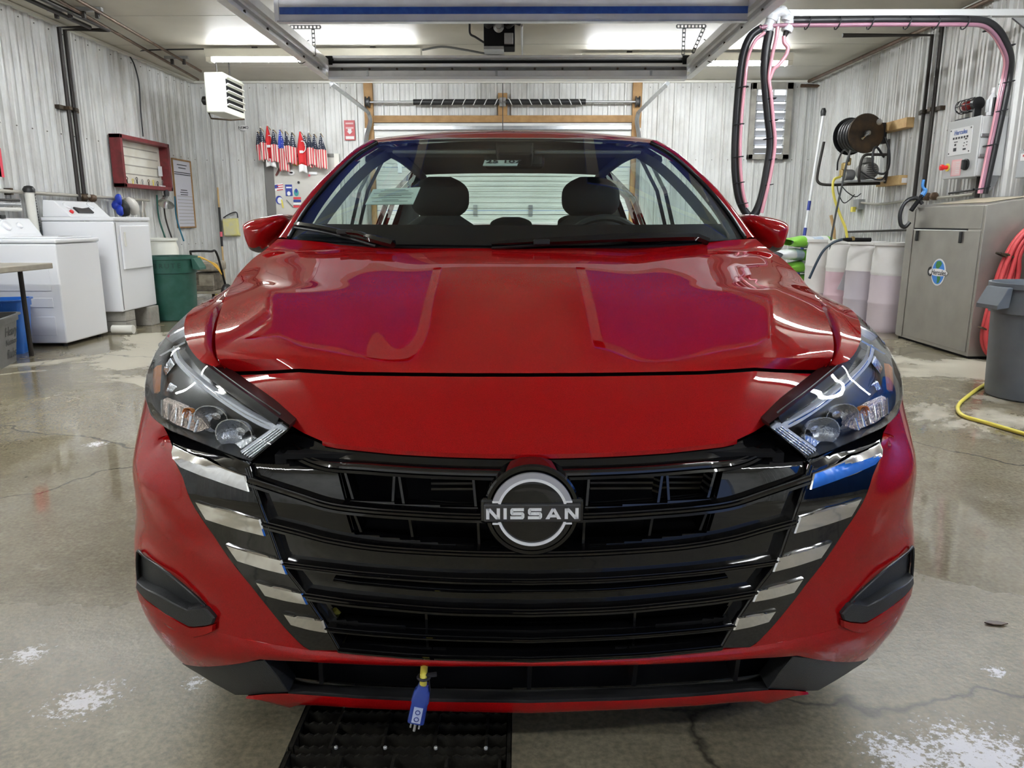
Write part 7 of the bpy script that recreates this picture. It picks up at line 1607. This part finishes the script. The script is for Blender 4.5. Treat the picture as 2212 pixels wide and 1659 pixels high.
# ------------------------------------------------------------------ hose beam and hanging hoses
yb2 = 6.40; zt_, zb2 = onY(1705,22,yb2).z, onY(1705,37,yb2).z
bm2 = thing('hose_beam', 'white square beam carrying black and pink hoses to the soap wall', 'beam', (3.0, yb2, zb2)); MB().bx((1.98, yb2-0.03, zb2), (XR-0.02, yb2+0.03, zt_)).build('beam', mat('beam_white', (0.56,0.57,0.57), 0.35, 0.2), bm2, bevel=0.004)
MB().prism([(XR-0.30, yb2-0.05, zb2-0.02), (XR-0.02, yb2-0.05, zb2-0.02), (XR-0.02, yb2-0.05, zb2-0.22)], (0,0.02,0)).build('gusset', M_steel, bm2); MB().bx((XR-0.16, yb2-0.06, zb2-0.10), (XR-0.03, yb2-0.05, zb2-0.03)).build('label', M_paper, bm2)
for k in range(5): MB().bx((2.2+k*0.37, yb2-0.035, zb2-0.06), (2.215+k*0.37, yb2+0.035, zb2)).build('hanger_clip', M_steel, bm2)
yh = 6.28
def hose(pts, r_, mt, nm, lab, par=None, y=yh): 
    o = MB().tube(cr([onY(*q, y) if len(q) == 2 else onY(q[0], q[1], q[2]) for q in pts], 7), r_, 10).build(nm, mt, par, smooth=50)
    return tag(o, lab, 'hose') if par is None else o
M_ph = mat('pink_tubing', (0.66,0.30,0.36), 0.22, coat=0.5)
bundle = [(1646,60),(1622,78),(1606,115),(1598,170),(1592,240),(1588,310),(1588,370),(1595,425),(1608,455),(1622,470)]
main_r = [(1622,470),(1634,456),(1646,425),(1657,370),(1665,310),(1660,255),(1655,200),(1652,150),(1655,105),(1662,68)]
hb_ = thing('hose_loop', 'thick black hose hanging in a long loop beside the overhead rail', 'hose', onY(1622,470,yh))
hose(bundle, 0.030, M_rubber, 'down_leg', '', hb_); hose(main_r, [0.034]*64, M_rubber, 'up_leg', '', hb_, yh-0.02)
pk_ = [(1652,70),(1630,90),(1616,125),(1609,180),(1603,240),(1599,310),(1600,370),(1606,420),(1614,448)]
hose(pk_, 0.013, M_ph, 'pink_tube', '', hb_, yh-0.05)
pk2 = [(1645,460),(1664,380),(1674,310),(1670,255),(1665,200),(1661,165),(1668,120),(1676,85),(1680,58)]
hose(pk2, 0.014, M_ph, 'pink_tube', '', hb_, yh-0.06); hose([(1693,78),(1694,92),(1702,104),(1696,122),(1682,140),(1671,150),(1662,172)], 0.015, M_ph, 'pink_tube', '', hb_, yh-0.06)
for px, py in ((1591,270),(1590,340),(1592,395),(1600,440),(1600,190),(1660,215),(1664,262),(1662,345),(1654,400),(1656,300)): MB().tube([onY(px, py, yh)+Vector((0.042*math.cos(a)+0.01, 0.05*math.sin(a)-0.02, 0.006*math.cos(a))) for a in np.linspace(0,2*math.pi,12,endpoint=False)], 0.004, 4, closed=True).build('cable_tie', M_ink, hb_)
ft = thing('pipe_fitting', 'white plastic elbow fitting joining the hoses to the rail', 'fitting', onY(1685,45,yh)); M_pvc = mat('pvc_grey', (0.62,0.64,0.66), 0.35)
MB().tube(cr([onY(*q, yh) for q in ((1659,66),(1664,46),(1674,32),(1688,26),(1700,34),(1704,50),(1700,64))], 6), 0.036, 12).build('elbow_bend', M_pvc, ft, smooth=50)
for px, py in ((1660,60),(1668,38),(1701,40),(1701,62)): MB().lathe([(0.042,-0.022),(0.044,0),(0.042,0.022)], 14, Matrix.Translation(onY(px, py, yh)) @ Matrix.Rotation(R(20), 4, 'Y')).build('collar', M_pvc, ft, smooth=40)
MB().tube([onY(1700,66,yh), onY(1695,78,yh)], [0.026,0.016], 10).build('reducer', M_darkpipe, ft, smooth=50); MB().tube([onY(1682,34,yh), onY(1680,56,yh)], [0.016,0.016], 10).build('barb', M_steel, ft); MB().lathe([(0.03,0),(0.035,0.02),(0.02,0.035)], 14, Matrix.Translation(onY(1690,24,yh))).build('cap', M_pvc, ft, smooth=40); MB().lathe([(0.040,-0.02),(0.040,0.02)], 14, Matrix.Translation(onY(1656,72,yh))).build('clamp', M_steel, ft)
br = thing('hose_run', 'black hose with pink tubes running under the beam and down the soap wall', 'hose', (3.2, yh, 2.5))
ysw_ = [(1705,45),(1800,44),(1900,43),(2000,43),(2080,43),(2125,46),(2152,62),(2170,90),(2182,125),(2180,160),(2170,215),(2158,270),(2145,330),(2132,390),(2126,418)]
yrun = lambda i: yh+0.02 if i < 5 else yh+0.02+min(1, (i-4)/5)*0.35
MB().tube(cr([onY(x, y, yrun(i)) for i, (x, y) in enumerate(ysw_)], 7), 0.032, 10).build('black_hose', M_rubber, br, smooth=50)
psw = [(1640,60),(1680,55),(1800,54),(1900,53),(2000,53),(2080,53),(2120,56),(2143,72),(2160,98),(2171,128),(2168,160),(2157,215),(2146,270),(2133,330),(2121,390),(2115,418)]
for dk, mt in ((0.0, M_ph), (0.030, mat('plum_tubing', (0.30,0.14,0.20), 0.25, coat=0.5))): MB().tube(cr([onY(x+dk*120, y, yrun(max(0, i-1))-0.035-dk*0.3) for i, (x, y) in enumerate(psw)], 7), 0.016, 8).build('pink_tube', mt, br, smooth=50)
for px, py in ((1745,50),(1810,50),(1880,50),(1960,50),(2022,50),(2085,50),(2140,64),(2176,100),(2175,178),(2160,240),(2140,313),(2122,406)):
    i = 2 if px < 2100 else 9; MB().tube([onY(px, py, yrun(i)-0.02)+Vector((0.012*math.cos(a) if px < 2130 and py < 70 else 0.055*math.cos(a), 0.055*math.sin(a), (0.045 if px < 2130 and py < 70 else 0.012)*math.cos(a))) for a in np.linspace(0,2*math.pi,12,endpoint=False)], 0.005, 4, closed=True).build('cable_tie', M_ink, br)

# ------------------------------------------------------------------ grey bin, yellow hose on the floor
can('waste_bin', 'grey round waste bin in front of the red hose', (3.17, 4.55), 0.29, 0.245, 0.70, M_cgrey, None, 186)
P = [FL(x, y, 0.012) for x, y in ((2300,850),(2230,822),(2190,813),(2160,815),(2120,835),(2088,858),(2071,874),(2070,888),(2085,900),(2130,913),(2212,937),(2330,970))]
tag(MB().tube(cr(P, 7), 0.011, 8).build('floor_hose', M_yel, smooth=50), 'yellow hose lying in a bend on the wet floor', 'hose')
# ------------------------------------------------------------------ blue vinyl curtain by the front half of the soap wall
def curtain(X, y0_, y1__, z0_, z1__, lab):
    n = 60; rows_ = [[(X+0.03*math.sin(k*1.3), y0_+(y1__-y0_)*k/n, z) for k in range(n+1)] for z in (z0_, z1__)]
    t = thing('vinyl_curtain', lab, 'curtain', (X, (y0_+y1__)/2, z0_)); MB().grid(rows_).build('sheet', mat('blue_vinyl', (0.015,0.13,0.55), 0.3), t, smooth=60, solid=0.004); MB().tube([(X, y0_, z1__+0.02), (X, y1__, z1__+0.02)], 0.02, 8).build('track', M_steel, t)
    for k in range(8): MB().tube([(X, y0_+(y1__-y0_)*(k+0.5)/8, z1__), (X, y0_+(y1__-y0_)*(k+0.5)/8, ZC)], 0.006, 5).build('hanger', M_steel, t)
curtain(XR-0.15, -1.5, 3.9, 0.15, 2.55, 'blue vinyl splash curtain along the soap wall')
# ------------------------------------------------------------------ drain grate
gr = thing('drain_grate', 'dark serrated steel floor grate in front of the bumper', 'grate', ((GX0+GX1)/2, (GY0+GY1)/2, 0))
M_gr = mat('grimy_steel', (0.055,0.05,0.04), 0.5, 0.5, noise=(25, (0.02,0.018,0.015), 0.3, 0.7), bump=(60,0.3))
ysplit = FL(900,1618).y
def bar_mesh(x0_, x1__):
    n = 44; top_ = [(x0_+(x1__-x0_)*k/n, 0, -0.004-(0.005 if k % 2 else 0.0)) for k in range(n+1)]
    return top_+[(x1__,0,-0.045),(x0_,0,-0.045)]
proto = None
ys_b = [ysplit+0.012+0.038*k for k in range(int((GY1-ysplit)/0.038))]+[ysplit-0.012-0.038*k for k in range(int((ysplit-GY0)/0.038))]
for y in ys_b:
    if proto is None:
        me_o = MB().prism([Vector((a, -0.003, c)) for a, _, c in bar_mesh(GX0+0.012, GX1-0.012)], (0,0.006,0)).build('bearing_bar', M_gr); proto = me_o
    else: me_o = proto.copy(); COL.objects.link(me_o)
    me_o.location = (0, y, 0); me_o.parent = gr; me_o.matrix_parent_inverse = Matrix.Translation(gr.location).inverted()
for y0_, y1__, off in ((ysplit+0.006, GY1, 0.0), (GY0, ysplit-0.006, 0.03)):
    for k in range(4): x = GX0+0.085+k*0.108+off; MB().bx((x-0.003, y0_, -0.03), (x+0.003, y1__, -0.007)).build('cross_bar', M_gr, gr)
    for x in (GX0+0.006, GX1-0.006): MB().bx((x-0.004, y0_, -0.05), (x+0.004, y1__, -0.002)).build('edge_bar', M_gr, gr)
for px in (727,833,942,1050):
    p = FL(px, 1609, 0.0); MB().lathe([(0.004,-0.004),(0.004,0.0),(0.0025,0.0015)], 10, Matrix.Translation((p.x, ysplit+0.006, 0))).build('bolt', mat('bright_bolt', (0.7,0.7,0.68), 0.35, 0.5), gr)
MB().bx((GX0, GY0, -0.055), (GX1, GY0+0.01, -0.045)).build('support_ledge', M_gr, gr); MB().bx((GX0, ysplit-0.02, -0.055), (GX1, ysplit+0.02, -0.046)).build('support_ledge', M_gr, gr); MB().bx((GX0, GY1-0.01, -0.055), (GX1, GY1, -0.045)).build('support_ledge', M_gr, gr)
# ------------------------------------------------------------------ block heater plug hanging from the bumper
pgt = thing('power_plug', 'yellow cord with translucent blue plug hanging from the lower bumper', 'plug', CARM @ cpt(905,1550,-0.03)); yl = -0.035
def cp2(x, y, d=0.0): return CARM @ cpt(x, y, yl+d)
MB().tube(cr([CARM @ cpt(917,1430,0.05), CARM @ cpt(916,1444,0.0), cp2(915,1460), cp2(914,1482)], 5), 0.0065, 10).build('cord', M_yel, pgt, smooth=50)
M_pb = mat('blue_plug_plastic', (0.06,0.12,0.55), 0.15, trans=0.35, coat=0.5)
c0_, c1_ = cp2(915,1478), cp2(899,1556); axp = (c1_-c0_); Lp = axp.length; axp.normalize(); sxp = Vector((1,0,0)); sxp = (sxp-axp*sxp.dot(axp)).normalized(); nyp = axp.cross(sxp)
rings_ = [(0.0,0.009,0.009),(0.12,0.011,0.010),(0.18,0.014,0.011),(0.42,0.0165,0.012),(0.48,0.015,0.011),(1.0,0.0155,0.012)]
V = []; 
for f_, a_, b_ in rings_: V += [c0_+axp*Lp*f_+sxp*(a_*math.copysign(abs(math.cos(q))**0.5, math.cos(q)))+nyp*(b_*math.copysign(abs(math.sin(q))**0.5, math.sin(q))) for q in np.linspace(0, 2*math.pi, 20, endpoint=False)]
MB().add(V, [(i*20+k, i*20+(k+1)%20, (i+1)*20+(k+1)%20, (i+1)*20+k) for i in range(5) for k in range(20)]+[tuple(range(19,-1,-1)), tuple(range(100,120))]).build('plug_body', M_pb, pgt, smooth=35)
ms = c0_+axp*Lp*0.74; sgn_ = nyp if nyp.y < 0 else -nyp
MB().box(ms+sgn_*0.012, (0.016,0.004,0.030), Matrix((sxp, nyp, -axp)).transposed()).build('grip_window', mat('pale_blue_plastic', (0.55,0.62,0.85), 0.3), pgt)
for k in (-1, 1): MB().tube([ms+sgn_*0.0145+axp*(0.007*k)+sxp*0.004*math.cos(a)+axp*0.004*math.sin(a) for a in np.linspace(0,2*math.pi,14,endpoint=False)], 0.0008, 5, closed=True).build('grip_ring', M_navy, pgt)
for dx, l in ((-0.0075,0.016),(0.0075,0.016),(0.0,0.022)): MB().tube([c1_+sxp*dx, c1_+sxp*dx+axp*l], 0.0024 if dx == 0 else 0.0017, 8).build('prong', mat('bright_bolt'), pgt, smooth=50)
MB().tube([cp2(916,1462)+Vector((0.011*math.cos(a), 0.011*math.sin(a), 0)) for a in np.linspace(0,2*math.pi,12,endpoint=False)], 0.0025, 6, closed=True).build('zip_tie', M_ink, pgt); MB().box(cp2(930,1458), (0.022,0.006,0.006), Matrix.Rotation(R(-8),3,'Y')).build('zip_tail', M_ink, pgt); MB().tube([cp2(926,1462), cp2(929,1492)], 0.0015, 5).build('zip_end', M_ink, pgt)
p = FL(2152,1347,0.003); t = MB(); t.prism([p+Vector((a*0.03, b*0.012, 0)) for a, b in ((-1,0.3),(-0.4,1),(0.3,0.8),(1,-0.2),(0.2,-0.9),(-0.5,-0.6))], (0,0,0.003)); tag(t.build('leaf', mat('dead_leaf', (0.06,0.035,0.025), 0.4)), 'small brown dead leaf on the wet floor', 'leaf')
